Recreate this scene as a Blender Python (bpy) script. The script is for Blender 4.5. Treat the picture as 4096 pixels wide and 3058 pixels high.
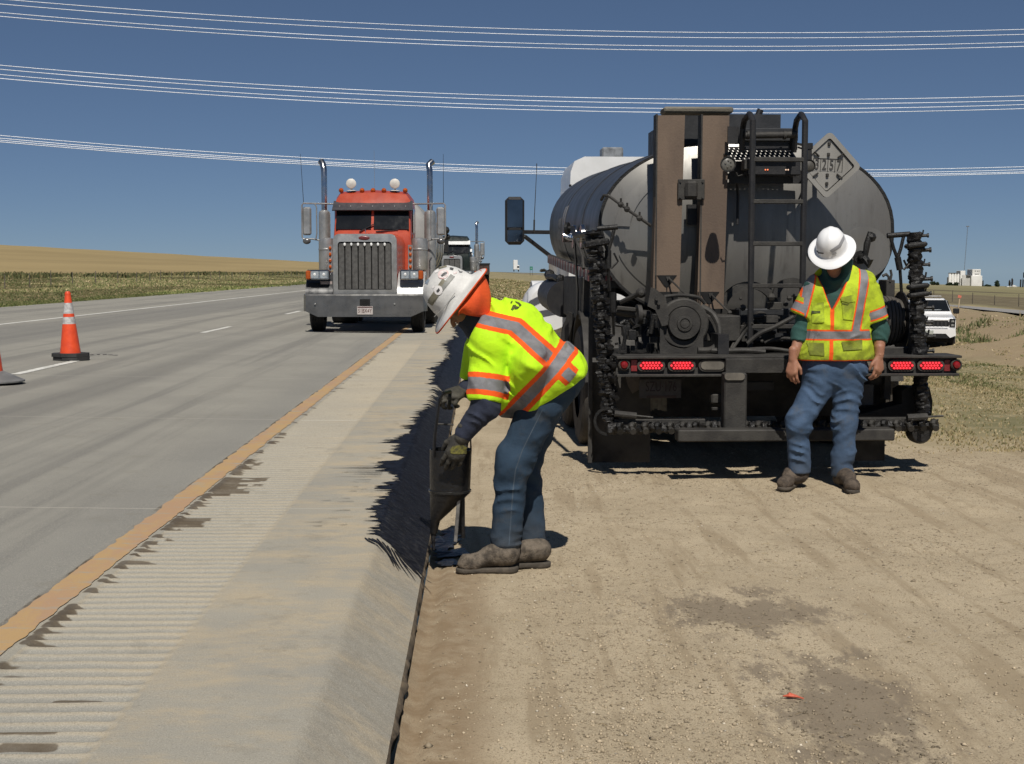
import bpy, bmesh, math, random
import numpy as np
from mathutils import Vector, Matrix
for _o in list(bpy.data.objects): bpy.data.objects.remove(_o)
SC = bpy.context.scene
C = SC.collection
R = math.radians
random.seed(7); RNG = np.random.default_rng(11)

# ---------------------------------------------------------------- camera
CAM_Z = 1.48; FPX = 5670.0
YAW = R(1.293); PITCH = R(4.477)
cd = bpy.data.cameras.new('camera'); cam = bpy.data.objects.new('camera', cd); C.objects.link(cam)
cam.location = (0, 0, CAM_Z); cam.rotation_euler = (R(90) - PITCH, 0, -YAW)
cd.sensor_fit = 'HORIZONTAL'; cd.sensor_width = 36; cd.lens = 36 * FPX / 4096
cd.clip_start = 0.1; cd.clip_end = 20000
SC.camera = cam
SC.render.resolution_x = 1024; SC.render.resolution_y = 764

# ---------------------------------------------------------------- light
SUN_DIR = Vector((-0.05, 0.72, -1.0)).normalized()      # the way the light travels
ELEV = math.asin(-SUN_DIR.z)
w = bpy.data.worlds.new('World'); SC.world = w; w.use_nodes = True
wn = w.node_tree; bgn = wn.nodes['Background']
sky = wn.nodes.new('ShaderNodeTexSky'); sky.sky_type = 'NISHITA'; sky.sun_disc = False
sky.sun_elevation = ELEV
sky.sun_rotation = math.atan2(-SUN_DIR.x, -SUN_DIR.y)    # the sun stands behind the camera
sky.altitude = 2500; sky.air_density = 0.62; sky.dust_density = 0.15; sky.ozone_density = 5.0
gam = wn.nodes.new('ShaderNodeGamma'); gam.inputs[1].default_value = 0.68; wn.links.new(sky.outputs[0], gam.inputs[0])
tin = wn.nodes.new('ShaderNodeMix'); tin.data_type = 'RGBA'; tin.blend_type = 'MULTIPLY'; tin.inputs[0].default_value = 1.0; tin.inputs[7].default_value = (.74, .83, .94, 1)
wn.links.new(gam.outputs[0], tin.inputs[6]); wn.links.new(tin.outputs[2], bgn.inputs[0]); bgn.inputs[1].default_value = 0.092
sd = bpy.data.lights.new('sun', 'SUN'); sun = bpy.data.objects.new('sun', sd); C.objects.link(sun)
sd.energy = 4.6; sd.angle = R(0.53); sd.color = (1.0, 0.95, 0.87)
sun.rotation_euler = SUN_DIR.to_track_quat('-Z', 'Y').to_euler(); sun.location = (3, -8, 20)
SC.view_settings.view_transform = 'Standard'; SC.view_settings.look = 'None'
SC.view_settings.exposure = 0.0; SC.view_settings.gamma = 1.0
SC.render.engine = 'CYCLES'
try: SC.cycles.max_bounces = 6; SC.cycles.transparent_max_bounces = 6
except Exception: pass

# ---------------------------------------------------------------- where a point of the picture lies in the world
_fw = Vector((math.sin(YAW) * math.cos(PITCH), math.cos(YAW) * math.cos(PITCH), -math.sin(PITCH)))
_rt = Vector((math.cos(YAW), -math.sin(YAW), 0)); _up = _rt.cross(_fw)
def ray(px, py): return _fw + _rt * ((px - 2048) / FPX) + _up * ((1529 - py) / FPX)
def atY(px, py, Y):
    d = ray(px, py); return Vector((0, 0, CAM_Z)) + d * (Y / d.y)
def atZ(px, py, z):
    d = ray(px, py); return Vector((0, 0, CAM_Z)) + d * ((z - CAM_Z) / d.z)

# ---------------------------------------------------------------- materials
class NT:
    def __init__(s, name):
        s.m = bpy.data.materials.new(name); s.m.use_nodes = True; s.t = s.m.node_tree
        s.b = s.t.nodes['Principled BSDF']; s.tc = None
    def n(s, typ, **kw):
        x = s.t.nodes.new(typ)
        for k, v in kw.items(): setattr(x, k, v)
        return x
    def l(s, a, b): s.t.links.new(a, b)
    def put(s, inp, v):
        if v is None: return
        if hasattr(v, 'is_output'): s.l(v, inp)
        elif isinstance(v, (tuple, list)): inp.default_value = (v[0], v[1], v[2], 1) if inp.type == 'RGBA' else v
        else: inp.default_value = v
    def co(s, scale=None, kind='Object', rot=None, loc=None):
        if s.tc is None: s.tc = s.n('ShaderNodeTexCoord')
        o = s.tc.outputs[kind]
        if scale is None and rot is None and loc is None: return o
        mp = s.n('ShaderNodeMapping'); s.l(o, mp.inputs[0])
        if scale is not None: mp.inputs['Scale'].default_value = scale if isinstance(scale, (tuple, list)) else (scale,) * 3
        if rot: mp.inputs['Rotation'].default_value = rot
        if loc: mp.inputs['Location'].default_value = loc
        return mp.outputs[0]
    def noise(s, vec, scale=1, detail=4, rough=0.55, dist=0.0, out='Fac'):
        x = s.n('ShaderNodeTexNoise'); s.l(vec, x.inputs['Vector'])
        x.inputs['Scale'].default_value = scale; x.inputs['Detail'].default_value = detail
        x.inputs['Roughness'].default_value = rough; x.inputs['Distortion'].default_value = dist
        return x.outputs[0 if out == 'Fac' else 1]
    def voro(s, vec, scale=1, feature='F1', out=0):
        x = s.n('ShaderNodeTexVoronoi'); x.feature = feature; s.l(vec, x.inputs['Vector']); x.inputs['Scale'].default_value = scale
        return x.outputs[out]
    def ma(s, op, a, b=None, c=None, clamp=False):
        x = s.n('ShaderNodeMath'); x.operation = op; x.use_clamp = clamp
        s.put(x.inputs[0], a); s.put(x.inputs[1], b)
        if c is not None: s.put(x.inputs[2], c)
        return x.outputs[0]
    def rng(s, v, a, b, c=0.0, d=1.0):
        x = s.n('ShaderNodeMapRange'); x.clamp = True; s.put(x.inputs[0], v)
        for i, q in enumerate((a, b, c, d)): x.inputs[i + 1].default_value = q
        return x.outputs[0]
    def ss(s, v, a, b):
        x = s.n('ShaderNodeMapRange'); x.interpolation_type = 'SMOOTHSTEP'; s.put(x.inputs[0], v)
        x.inputs[1].default_value = a; x.inputs[2].default_value = b
        return x.outputs[0]
    def mix(s, f, a, b, mode='MIX'):
        x = s.n('ShaderNodeMix'); x.data_type = 'RGBA'; x.blend_type = mode; x.clamp_factor = True
        s.put(x.inputs[0], f); s.put(x.inputs[6], a); s.put(x.inputs[7], b)
        return x.outputs[2]
    def xyz(s, vec=None):
        x = s.n('ShaderNodeSeparateXYZ'); s.l(vec or s.co(), x.inputs[0]); return x.outputs
    def attr(s, name, out='Fac'):
        x = s.n('ShaderNodeAttribute'); x.attribute_name = name; return x.outputs[out]
    def bump(s, h, strength=0.3, dist=0.01):
        x = s.n('ShaderNodeBump'); x.inputs['Strength'].default_value = strength; x.inputs['Distance'].default_value = dist
        s.l(h, x.inputs['Height']); s.l(x.outputs[0], s.b.inputs['Normal'])
    def fin(s, col=None, rough=None, metal=None, spec=None):
        s.put(s.b.inputs['Base Color'], col); s.put(s.b.inputs['Roughness'], rough)
        s.put(s.b.inputs['Metallic'], metal)
        if spec is not None: s.put(s.b.inputs['Specular IOR Level'], spec)
        return s.m
_mc = {}
def pm(name, col, col2=None, rough=0.5, metal=0.0, ns=6.0, bump=0.0, bs=60.0, spec=None, r2=None, stretch=None, coat=0.0):
    """a plain worn material: two tones in noise, uneven gloss, fine relief"""
    if name in _mc: return _mc[name]
    t = NT(name); v = t.co(stretch) if stretch else t.co()
    if col2 is None: col2 = tuple(c * 0.72 for c in col)
    f = t.noise(v, ns, 6, 0.62)
    c = t.mix(t.ss(f, 0.36, 0.64), col, col2)
    t.fin(c, t.rng(t.noise(v, ns * 2.3, 3), 0.3, 0.7, rough - 0.07, (r2 or rough + 0.1)), metal, spec)
    if coat: t.b.inputs['Coat Weight'].default_value = coat
    if bump: t.bump(t.noise(t.co(), bs, 4, 0.6), bump, 0.01)
    _mc[name] = t.m; return t.m
def emit(name, col, strength):
    if name in _mc: return _mc[name]
    t = NT(name); t.fin((col[0] * .5, col[1] * .5, col[2] * .5), 0.3)
    t.b.inputs['Emission Color'].default_value = (*col, 1); t.b.inputs['Emission Strength'].default_value = strength
    _mc[name] = t.m; return t.m

# ---------------------------------------------------------------- mesh building
def frame(axis):
    a = Vector(axis).normalized(); h = Vector((0, 0, 1)) if abs(a.z) < 0.9 else Vector((1, 0, 0))
    u = h.cross(a).normalized(); return u, a.cross(u), a
class MB:
    def __init__(s): s.v = []; s.f = []; s.mi = []
    def add(s, vs, fs, m=0):
        k = len(s.v); s.v += [tuple(q) for q in vs]; s.f += [tuple(i + k for i in f) for f in fs]; s.mi += [m] * len(fs); return s
    def box(s, c, size, rot=None, bev=0.0, m=0):
        c = Vector(c); hx, hy, hz = (q / 2 for q in size)
        b = min(bev, hx * .9, hy * .9, hz * .9)
        sg = [(x, y, z) for x in (-1, 1) for y in (-1, 1) for z in (-1, 1)]
        if b <= 0:
            vs = [Vector((x * hx, y * hy, z * hz)) for x, y, z in sg]
            fs = [(0, 1, 3, 2), (4, 6, 7, 5), (0, 4, 5, 1), (2, 3, 7, 6), (0, 2, 6, 4), (1, 5, 7, 3)]
        else:
            vs = []; idx = {}
            for x, y, z in sg:
                for ax in range(3):
                    d = [hx - b, hy - b, hz - b]; d[ax] += b
                    idx[(x, y, z, ax)] = len(vs); vs.append(Vector((x * d[0], y * d[1], z * d[2])))
            I = lambda x, y, z, a: idx[(x, y, z, a)]
            fs = []
            for q in (-1, 1):
                fs.append([I(q, a, c2, 0) for a, c2 in ((-1, -1), (1, -1), (1, 1), (-1, 1))][::q])
                fs.append([I(a, q, c2, 1) for a, c2 in ((-1, -1), (1, -1), (1, 1), (-1, 1))][::-q])
                fs.append([I(a, c2, q, 2) for a, c2 in ((-1, -1), (1, -1), (1, 1), (-1, 1))][::q])
                for p in (-1, 1):
                    fs.append([I(q, p, -1, 0), I(q, p, -1, 1), I(q, p, 1, 1), I(q, p, 1, 0)][::q * p])
                    fs.append([I(q, -1, p, 0), I(q, -1, p, 2), I(q, 1, p, 2), I(q, 1, p, 0)][::-q * p])
                    fs.append([I(-1, q, p, 1), I(-1, q, p, 2), I(1, q, p, 2), I(1, q, p, 1)][::q * p])
                    for r in (-1, 1):
                        fs.append([I(q, p, r, 0), I(q, p, r, 1), I(q, p, r, 2)][::q * p * r])
        if rot is not None: vs = [rot @ q for q in vs]
        return s.add([q + c for q in vs], fs, m)
    def bb(s, x0, x1, y0, y1, z0, z1, bev=0.0, m=0):
        return s.box(((x0 + x1) / 2, (y0 + y1) / 2, (z0 + z1) / 2), (abs(x1 - x0), abs(y1 - y0), abs(z1 - z0)), None, bev, m)
    def bar(s, p, q, wd, dp, bev=0.0, m=0, up=None):
        """a square bar from p to q"""
        p, q = Vector(p), Vector(q); d = q - p; a = d.normalized()
        h = Vector(up) if up else (Vector((0, 0, 1)) if abs(a.z) < 0.95 else Vector((0, 1, 0)))
        u = h.cross(a).normalized(); v = a.cross(u)
        return s.box((p + q) / 2, (wd, dp, d.length), Matrix((u, v, a)).transposed(), bev, m)
    def cyl(s, p, q, r, r1=None, n=16, caps=True, m=0):
        return s.tube([p, q], [r, r if r1 is None else r1], n, caps, m)
    def tube(s, pts, r, n=8, caps=True, m=0):
        pts = [Vector(p) for p in pts]; k = len(pts)
        rs = list(r) if isinstance(r, (list, tuple)) else [r] * k
        ts = []
        for i in range(k):
            d = (pts[min(i + 1, k - 1)] - pts[max(i - 1, 0)]); ts.append(d.normalized())
        u, v, _ = frame(ts[0]); vs = []
        for i in range(k):
            if i:
                u = (u - ts[i] * u.dot(ts[i])).normalized(); v = ts[i].cross(u)
            for j in range(n):
                a = 2 * math.pi * j / n; vs.append(pts[i] + (u * math.cos(a) + v * math.sin(a)) * rs[i])
        fs = [(i * n + j, i * n + (j + 1) % n, (i + 1) * n + (j + 1) % n, (i + 1) * n + j) for i in range(k - 1) for j in range(n)]
        if caps: fs += [tuple(range(n))[::-1], tuple((k - 1) * n + j for j in range(n))]
        return s.add(vs, fs, m)
    def lathe(s, prof, o, axis=(0, 0, 1), n=24, m=0, caps=True, sx=1.0, sy=1.0):
        """profile of (radius, height) turned about the axis"""
        u, v, a = frame(axis); o = Vector(o); vs = []
        for r, h in prof:
            for j in range(n):
                t = 2 * math.pi * j / n; vs.append(o + a * h + u * (r * math.cos(t) * sx) + v * (r * math.sin(t) * sy))
        k = len(prof)
        fs = [(i * n + j, i * n + (j + 1) % n, (i + 1) * n + (j + 1) % n, (i + 1) * n + j) for i in range(k - 1) for j in range(n)]
        if caps: fs += [tuple(range(n))[::-1], tuple((k - 1) * n + j for j in range(n))]
        return s.add(vs, fs, m)
    def prism(s, poly, lo, hi, to3=None, m=0):
        """polygon (a,b) pulled from lo to hi; to3(a,b,h) places it (default: a->x, b->z, h->y)"""
        to3 = to3 or (lambda a, b, h: (a, h, b)); n = len(poly)
        vs = [to3(a, b, lo) for a, b in poly] + [to3(a, b, hi) for a, b in poly]
        fs = [tuple(range(n)), tuple(range(2 * n - 1, n - 1, -1))] + [(i, i + n, (i + 1) % n + n, (i + 1) % n) for i in range(n)]
        return s.add(vs, fs, m)
    def ball(s, c, r, n=12, m=0):
        rr = r if isinstance(r, (tuple, list)) else (r, r, r); c = Vector(c); k = n // 2
        vs = [c + Vector((0, 0, -rr[2]))]; 
        for i in range(1, k):
            p = -math.pi / 2 + math.pi * i / k
            for j in range(n):
                t = 2 * math.pi * j / n; vs.append(c + Vector((rr[0] * math.cos(p) * math.cos(t), rr[1] * math.cos(p) * math.sin(t), rr[2] * math.sin(p))))
        vs.append(c + Vector((0, 0, rr[2]))); L = len(vs) - 1
        fs = [(0, 1 + (j + 1) % n, 1 + j) for j in range(n)]
        for i in range(k - 2):
            fs += [(1 + i * n + j, 1 + i * n + (j + 1) % n, 1 + (i + 1) * n + (j + 1) % n, 1 + (i + 1) * n + j) for j in range(n)]
        fs += [(L, 1 + (k - 2) * n + j, 1 + (k - 2) * n + (j + 1) % n) for j in range(n)]
        return s.add(vs, fs, m)
    def mesh(s, name, mats, ang=35):
        me = bpy.data.meshes.new(name); me.from_pydata(s.v, [], s.f)
        for q in (mats if isinstance(mats, (list, tuple)) else [mats]): me.materials.append(q)
        if any(s.mi): me.polygons.foreach_set('material_index', s.mi)
        bm = bmesh.new(); bm.from_mesh(me); bmesh.ops.recalc_face_normals(bm, faces=bm.faces); bm.to_mesh(me); bm.free()
        if ang:
            me.shade_smooth(); me.set_sharp_from_angle(angle=R(ang))
        me.update(); return me
    def build(s, name, mats, parent=None, ang=35):
        return obj(name, s.mesh(name, mats, ang), parent)
def obj(name, me, parent=None):
    o = bpy.data.objects.new(name, me); C.objects.link(o)
    if parent is not None: o.parent = parent
    return o
def tag(o, label=None, cat=None, group=None, kind=None):
    if label: o['label'] = label
    if cat: o['category'] = cat
    if group: o['group'] = group
    if kind: o['kind'] = kind
    return o
def thing(name, label, cat, loc=(0, 0, 0), rz=0.0, group=None):
    o = bpy.data.objects.new(name, None); C.objects.link(o); o.empty_display_size = 0.2
    o.location = loc; o.rotation_euler = (0, 0, rz); return tag(o, label, cat, group)
def copy_tree(o, parent=None):
    c = o.copy(); C.objects.link(c); c.parent = parent
    for ch in o.children: copy_tree(ch, c)
    return c
def arr_mesh(name, V, F, mats, smooth=True, attrs=None):
    """mesh from numpy arrays; F is (n,3) or (n,4)"""
    me = bpy.data.meshes.new(name); V = np.asarray(V, np.float32); F = np.asarray(F, np.int32)
    k = F.shape[1]; me.vertices.add(len(V)); me.vertices.foreach_set('co', V.ravel())
    me.loops.add(F.size); me.loops.foreach_set('vertex_index', F.ravel())
    me.polygons.add(len(F)); me.polygons.foreach_set('loop_start', np.arange(0, F.size, k, dtype=np.int32))
    for q in (mats if isinstance(mats, (list, tuple)) else [mats]): me.materials.append(q)
    me.update(calc_edges=True)
    if smooth: me.shade_smooth()
    for an, av in (attrs or {}).items():
        av = np.asarray(av, np.float32)
        if av.ndim == 1:
            a = me.attributes.new(an, 'FLOAT', 'POINT'); a.data.foreach_set('value', av)
        else:
            a = me.attributes.new(an, 'FLOAT_COLOR', 'POINT'); a.data.foreach_set('color', np.c_[av, np.ones(len(av))].astype(np.float32).ravel())
    me.validate(); return me
def text(name, s, size, mat, parent, loc, rot=(R(90), 0, 0), depth=0.002, sx=1.0, align='CENTER', bold=0.0):
    cu = bpy.data.curves.new(name, 'FONT'); cu.body = s; cu.size = size; cu.align_x = align; cu.align_y = 'CENTER'; cu.extrude = depth; cu.offset = bold
    cu.resolution_u = 3
    t = bpy.data.objects.new(name, cu); C.objects.link(t)
    dg = bpy.context.evaluated_depsgraph_get(); me = bpy.data.meshes.new_from_object(t.evaluated_get(dg))
    bpy.data.objects.remove(t); me.materials.clear(); me.materials.append(mat)
    o = obj(name, me, parent); o.location = loc; o.rotation_euler = rot; o.scale = (sx, 1, 1); return o

# ---------------------------------------------------------------- value noise and implicit surfaces (numpy)
def _h(ix, iy, iz):
    n = (ix * 374761393 + iy * 668265263 + iz * 2147483647 * 3 + 1013904223).astype(np.int64)
    n = (n ^ (n >> 13)) * 1274126177; n = n ^ (n >> 16)
    return (n & 0xFFFF).astype(np.float32) / 32767.5 - 1.0
def vnoise(x, y, z):
    x, y, z = (np.asarray(q, np.float32) for q in (x, y, z))
    x, y, z = np.broadcast_arrays(x, y, z)
    ix, iy, iz = (np.floor(q).astype(np.int64) for q in (x, y, z)); fx, fy, fz = x - ix, y - iy, z - iz
    fx, fy, fz = (q * q * (3 - 2 * q) for q in (fx, fy, fz)); r = 0
    for a in (0, 1):
        wa = fx if a else 1 - fx
        for b in (0, 1):
            wb = fy if b else 1 - fy
            for c in (0, 1):
                r = r + _h(ix + a, iy + b, iz + c) * wa * wb * (fz if c else 1 - fz)
    return r
def fbm(x, y, z, o=3):
    r = 0; a = 1.0; f = 1.0
    for i in range(o): r = r + a * vnoise(x * f + 17 * i, y * f, z * f); a *= .5; f *= 2.03
    return r
def smin(a, b, k): 
    h = np.clip(.5 + .5 * (b - a) / k, 0, 1); return b + (a - b) * h - k * h * (1 - h)
def smax(a, b, k): return -smin(-a, -b, k)
def rc(P, a, b, r1, r2, axis=None, k=1.0):
    """tapered rod; flattened/widened by k along axis"""
    a = np.array(a, np.float32); b = np.array(b, np.float32); ab = b - a
    t = np.clip(((P - a) @ ab) / max(float(ab @ ab), 1e-9), 0, 1)
    q = P - (a + t[..., None] * ab)
    if axis is not None:
        s = np.array(axis, np.float32); s /= np.linalg.norm(s); q = q + ((1 / k - 1) * (q @ s))[..., None] * s
    return np.sqrt((q * q).sum(-1)) - (r1 + (r2 - r1) * t)
def ell(P, c, r, M=None):
    q = P - np.array(c, np.float32)
    if M is not None: q = q @ np.array(M, np.float32)          # columns of M: the ellipsoid's own axes
    r = np.array(r, np.float32); k0 = np.sqrt(((q / r) ** 2).sum(-1)); return (k0 - 1) * float(r.min())
def plane(P, p, n):
    n = np.array(n, np.float32); n /= np.linalg.norm(n); return (P - np.array(p, np.float32)) @ n
def sdf_mesh(fn, lo, hi, vs):
    lo = np.array(lo, np.float32); hi = np.array(hi, np.float32)
    N = np.ceil((hi - lo) / vs).astype(int) + 1
    ax = [lo[i] + vs * np.arange(N[i], dtype=np.float32) for i in range(3)]
    cs = [np.concatenate([a[::4], a[-1:]]) for a in ax]                     # coarse pass, then only the cells near the surface
    Dc = fn(np.stack(np.meshgrid(*cs, indexing='ij'), -1)).astype(np.float32)
    ix = [np.minimum(np.round((a - l) / (4 * vs)).astype(int), len(c) - 1) for a, l, c in zip(ax, lo, cs)]
    D = Dc[np.ix_(*ix)].copy(); act = np.argwhere(np.abs(D) < 7.5 * vs)
    for i in range(0, len(act), 400000):
        q = act[i:i + 400000]; P = np.stack([ax[k][q[:, k]] for k in range(3)], -1); D[q[:, 0], q[:, 1], q[:, 2]] = fn(P)
    S = D < 0; nx, ny, nz = N - 1
    acc = np.zeros((nx, ny, nz, 3), np.float32); cnt = np.zeros((nx, ny, nz), np.float32)
    crn = [(a, b, c) for a in (0, 1) for b in (0, 1) for c in (0, 1)]
    sl = lambda A, o: A[o[0]:o[0] + nx, o[1]:o[1] + ny, o[2]:o[2] + nz]
    for p in crn:
        for axn in range(3):
            if p[axn]: continue
            q = list(p); q[axn] = 1
            da, db = sl(D, p), sl(D, q); m = (da < 0) != (db < 0)
            t = np.where(m, da / np.where(m, da - db, 1), 0)
            for k in range(3): acc[..., k] += np.where(m, p[k] + (t if k == axn else 0), 0)
            cnt += m
    act = cnt > 0; ids = -np.ones((nx, ny, nz), np.int64); ids[act] = np.arange(act.sum())
    ii = np.argwhere(act); V = lo + (ii + acc[act] / cnt[act][:, None]) * vs
    F = []
    for axn in range(3):
        a, b = [k for k in range(3) if k != axn]
        sA = [slice(1, N[k] - 1) for k in range(3)]; sA[axn] = slice(0, N[axn] - 1); sB = list(sA); sB[axn] = slice(1, N[axn])
        s0, s1 = S[tuple(sA)], S[tuple(sB)]; e = np.argwhere(s0 != s1)
        if not len(e): continue
        flip = s0[s0 != s1]; base = e.copy(); base[:, a] += 1; base[:, b] += 1
        def cell(da, db):
            q = base.copy(); q[:, a] -= da; q[:, b] -= db; return ids[q[:, 0], q[:, 1], q[:, 2]]
        Q = np.stack([cell(1, 1), cell(0, 1), cell(0, 0), cell(1, 0)], 1)
        if axn == 1: flip = ~flip
        Q[~flip] = Q[~flip][:, ::-1]; F.append(Q)
    return V, np.concatenate(F)
# ================================================================ ground heights
def sst(x, a, b):
    t = np.clip((np.asarray(x, np.float64) - a) / (b - a), 0, 1); return t * t * (3 - 2 * t)
def road_z(X): return 0.2 + 0.015 * np.maximum(-np.asarray(X, np.float64) - 1.65, 0)
def z_right(X, Y):
    X = np.asarray(X, np.float64); Y = np.asarray(Y, np.float64)
    z = -0.028 * np.maximum(X - 2, 0) * sst(Y, 12, 50) - 1.15 * sst(X, 4.5, 13) * (1 - sst(X, 19, 25)) * sst(Y, 9, 25)
    md = sst(X, 16.5, 19.5) * (1 - sst(X, 23, 27)) * sst(Y, 40, 50) * (1 - sst(Y, 72, 95))
    z = z + md * (0.30 + 0.30 * fbm(X * .55, Y * .25, 0, 3))
    far = sst(Y, 14, 40) * sst(X, 3, 8)
    z = z + far * 0.10 * fbm(X * .5, Y * .22, 3, 3) * (1 - sst(Y, 200, 500))
    # wheel ruts and loose ridges of the dirt shoulder
    nr = (1 - sst(Y, 11, 30))
    z = z + nr * (0.010 * fbm(X * 1.6, Y * 1.1, 1, 3) + 0.004 * fbm(X * 9, Y * 6, 5, 3) + 0.0022 * vnoise(X * 31, Y * 29, 2))
    rut = np.abs((X - 2.55 - 0.35 * (9.8 - Y)) )                     # curved tyre track at the right
    z = z + nr * (0.012 * np.exp(-((rut - .22) / .07) ** 2) - .008 * np.exp(-(rut / .15) ** 2)) * sst(Y, 6.5, 8)
    z = z - 0.028 * np.exp(-((X + .215) / .03) ** 2) * sst(-Y, -14, -9)     # washed-out slot along the kerb
    return z
def z_left(X, Y):
    a = -np.asarray(X, np.float64)
    z = np.interp(a, [14, 17, 26, 40, 60, 100, 150, 260, 2000], [.36, .30, .5, .95, 2.2, 5.6, 9.7, 12.5, 12.5])
    return z + 0.12 * fbm(np.asarray(X) * .12, np.asarray(Y) * .05, 0, 3) * sst(a, 17, 30)
def grid_mesh(name, xs, ys, zf, mat, attrs=None):
    X, Y = np.meshgrid(xs, ys, indexing='ij'); Z = zf(X, Y); nx, ny = X.shape
    V = np.stack([X, Y, Z], -1).reshape(-1, 3); I = np.arange(nx * ny).reshape(nx, ny)
    F = np.stack([I[:-1, :-1], I[1:, :-1], I[1:, 1:], I[:-1, 1:]], -1).reshape(-1, 4)
    return arr_mesh(name, V, F, mat, True, {k: v(X, Y).ravel() for k, v in (attrs or {}).items()})
def grow(a, b, d, g):
    r = [a]
    while r[-1] < b: d *= g; r.append(r[-1] + d)
    return r

# ---------------------------------------------------------------- materials of the ground
def mat_dirt():
    t = NT('dirt_and_grass_soil'); v = t.co(); x, y, z = t.xyz()
    n1 = t.noise(v, 1.3, 6, .6); n2 = t.noise(v, 9, 6, .65); n3 = t.noise(v, 70, 5, .7)
    dirt = t.mix(t.ss(n1, .35, .65), (.478, .395, .274), (.408, .334, .228))
    dirt = t.mix(t.ma('MULTIPLY', t.ss(n2, .5, .72), .6), dirt, (.300, .237, .150))
    dirt = t.mix(t.ma('MULTIPLY', t.ss(n3, .55, .75), .55), dirt, (.58, .50, .37))
    dirt = t.mix(t.ma('MULTIPLY', t.ss(t.noise(v, 160, 3, .6), .52, .66), .8), dirt, (.17, .133, .088))
    # long faint drag marks of tyres
    tr = t.noise(t.co((3.6, .30, 1), rot=(0, 0, R(-24))), 1.6, 5, .62)
    dirt = t.mix(t.ma('MULTIPLY', t.ss(tr, .51, .63), .75), dirt, (.305, .240, .156))
    # damp brown strip beside the kerb
    kb = t.ma('MULTIPLY', t.ss(t.ma('ADD', x, t.ma('MULTIPLY', t.ma('SUBTRACT', n2, .5), .35)), .10, -.06), t.ss(y, 8.2, 6.6))
    dirt = t.mix(t.ma('MULTIPLY', kb, t.rng(n2, .3, .6, .35, 1)), dirt, (.255, .185, .112))
    # two dark damp patches with ragged edges
    def blob(cx, cy, rx, ry, rot):
        mp = t.co((1, 1, 1), loc=(-cx, -cy, 0)); m2 = t.n('ShaderNodeMapping'); t.l(mp, m2.inputs[0])
        m2.inputs['Rotation'].default_value = (0, 0, R(rot)); m2.inputs['Scale'].default_value = (1 / rx, 1 / ry, 0)
        g = t.n('ShaderNodeVectorMath'); g.operation = 'LENGTH'; t.l(m2.outputs[0], g.inputs[0])
        return t.ma('ADD', g.outputs['Value'], t.ma('MULTIPLY', t.ma('SUBTRACT', t.noise(t.co((5, 2.2, 1)), 1.0, 7, .80), .5), 5.4))
    d = t.ma('MINIMUM', blob(1.16, 6.02, .42, .50, 26), blob(1.24, 4.58, .32, .80, 14))
    wet = t.ma('MULTIPLY', t.ss(d, 1.05, .45), .8)
    dirt = t.mix(wet, dirt, (.205, .165, .118))
    # dry grass beyond the dirt
    g1 = t.noise(t.co((.35, .12, 1)), 1.0, 5, .65); g2 = t.noise(v, 3.5, 5, .7)
    grass = t.mix(t.ss(g1, .38, .62), (.300, .245, .140), (.175, .160, .082))
    grass = t.mix(t.ma('MULTIPLY', t.ss(g2, .48, .66), .55), grass, (.37, .305, .19))
    e = t.ma('ADD', x, t.ma('MULTIPLY', t.ma('SUBTRACT', t.noise(v, .9, 5, .7), .5), 2.6))
    gm = t.ma('MULTIPLY', t.ss(e, 3.3, 4.4), t.ss(y, 10.6, 13.2))
    gm = t.ma('MAXIMUM', gm, t.ss(t.ma('ADD', y, t.ma('MULTIPLY', n1, 14)), 34, 46))
    c = t.mix(gm, dirt, grass)
    # turned brown soil round the pickup, then stubble and fields
    bs = t.ma('MULTIPLY', t.ma('MULTIPLY', t.ss(e, 15.5, 18), t.ss(e, 27, 23)), t.ma('MULTIPLY', t.ss(y, 36, 46), t.ss(y, 100, 78)))
    c = t.mix(t.ma('MULTIPLY', bs, t.rng(g2, .35, .6, 1, .55)), c, (.275, .205, .130))
    soil = t.mix(t.ss(t.noise(t.co((.3, .3, 1)), 1, 5, .7), .4, .62), (.120, .098, .058), (.175, .145, .085))
    c = t.mix(t.ss(x, 33.5, 35.5), c, soil)
    c = t.mix(t.ss(x, 66, 72), c, t.mix(t.ss(n1, .4, .6), (.215, .185, .095), (.185, .170, .090)))
    c = t.mix(t.ma('MULTIPLY', t.ss(x, 96, 99), t.ss(x, 112, 108)), c, (.105, .088, .052))
    c = t.mix(t.ss(x, 150, 260), c, (.225, .200, .105))
    t.fin(c, t.rng(wet, 0, 1, .95, .6), 0, .25)
    t.bump(t.ma('ADD', t.ma('MULTIPLY', n3, .6), t.ma('ADD', t.noise(v, 220, 3, .6), t.ma('MULTIPLY', n2, .8))), .5, .02)
    return t.m
def mat_left():
    t = NT('verge_and_wheat'); v = t.co(); x, y, z = t.xyz()
    g = t.mix(t.ss(t.noise(t.co((.3, .12, 1)), 1, 5, .7), .4, .62), (.200, .165, .080), (.100, .108, .042))
    wv = t.noise(t.co((.022, .004, 1)), 1, 5, .6)
    wheat = t.mix(t.ss(wv, .36, .66), (.315, .240, .118), (.262, .200, .098))
    wheat = t.mix(t.ma('MULTIPLY', t.ss(t.noise(t.co((.10, .012, 1), rot=(0, 0, R(6))), 1, 3), .62, .70), .35), wheat, (.20, .15, .075))
    e = t.ma('ADD', x, t.ma('MULTIPLY', t.noise(v, .2, 4, .7), 3))
    c = t.mix(t.ss(e, -37.2, -38.6), g, wheat)
    t.fin(c, .95, 0, .2); t.bump(t.noise(v, 3, 5, .7), .5, .15); return t.m
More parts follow.
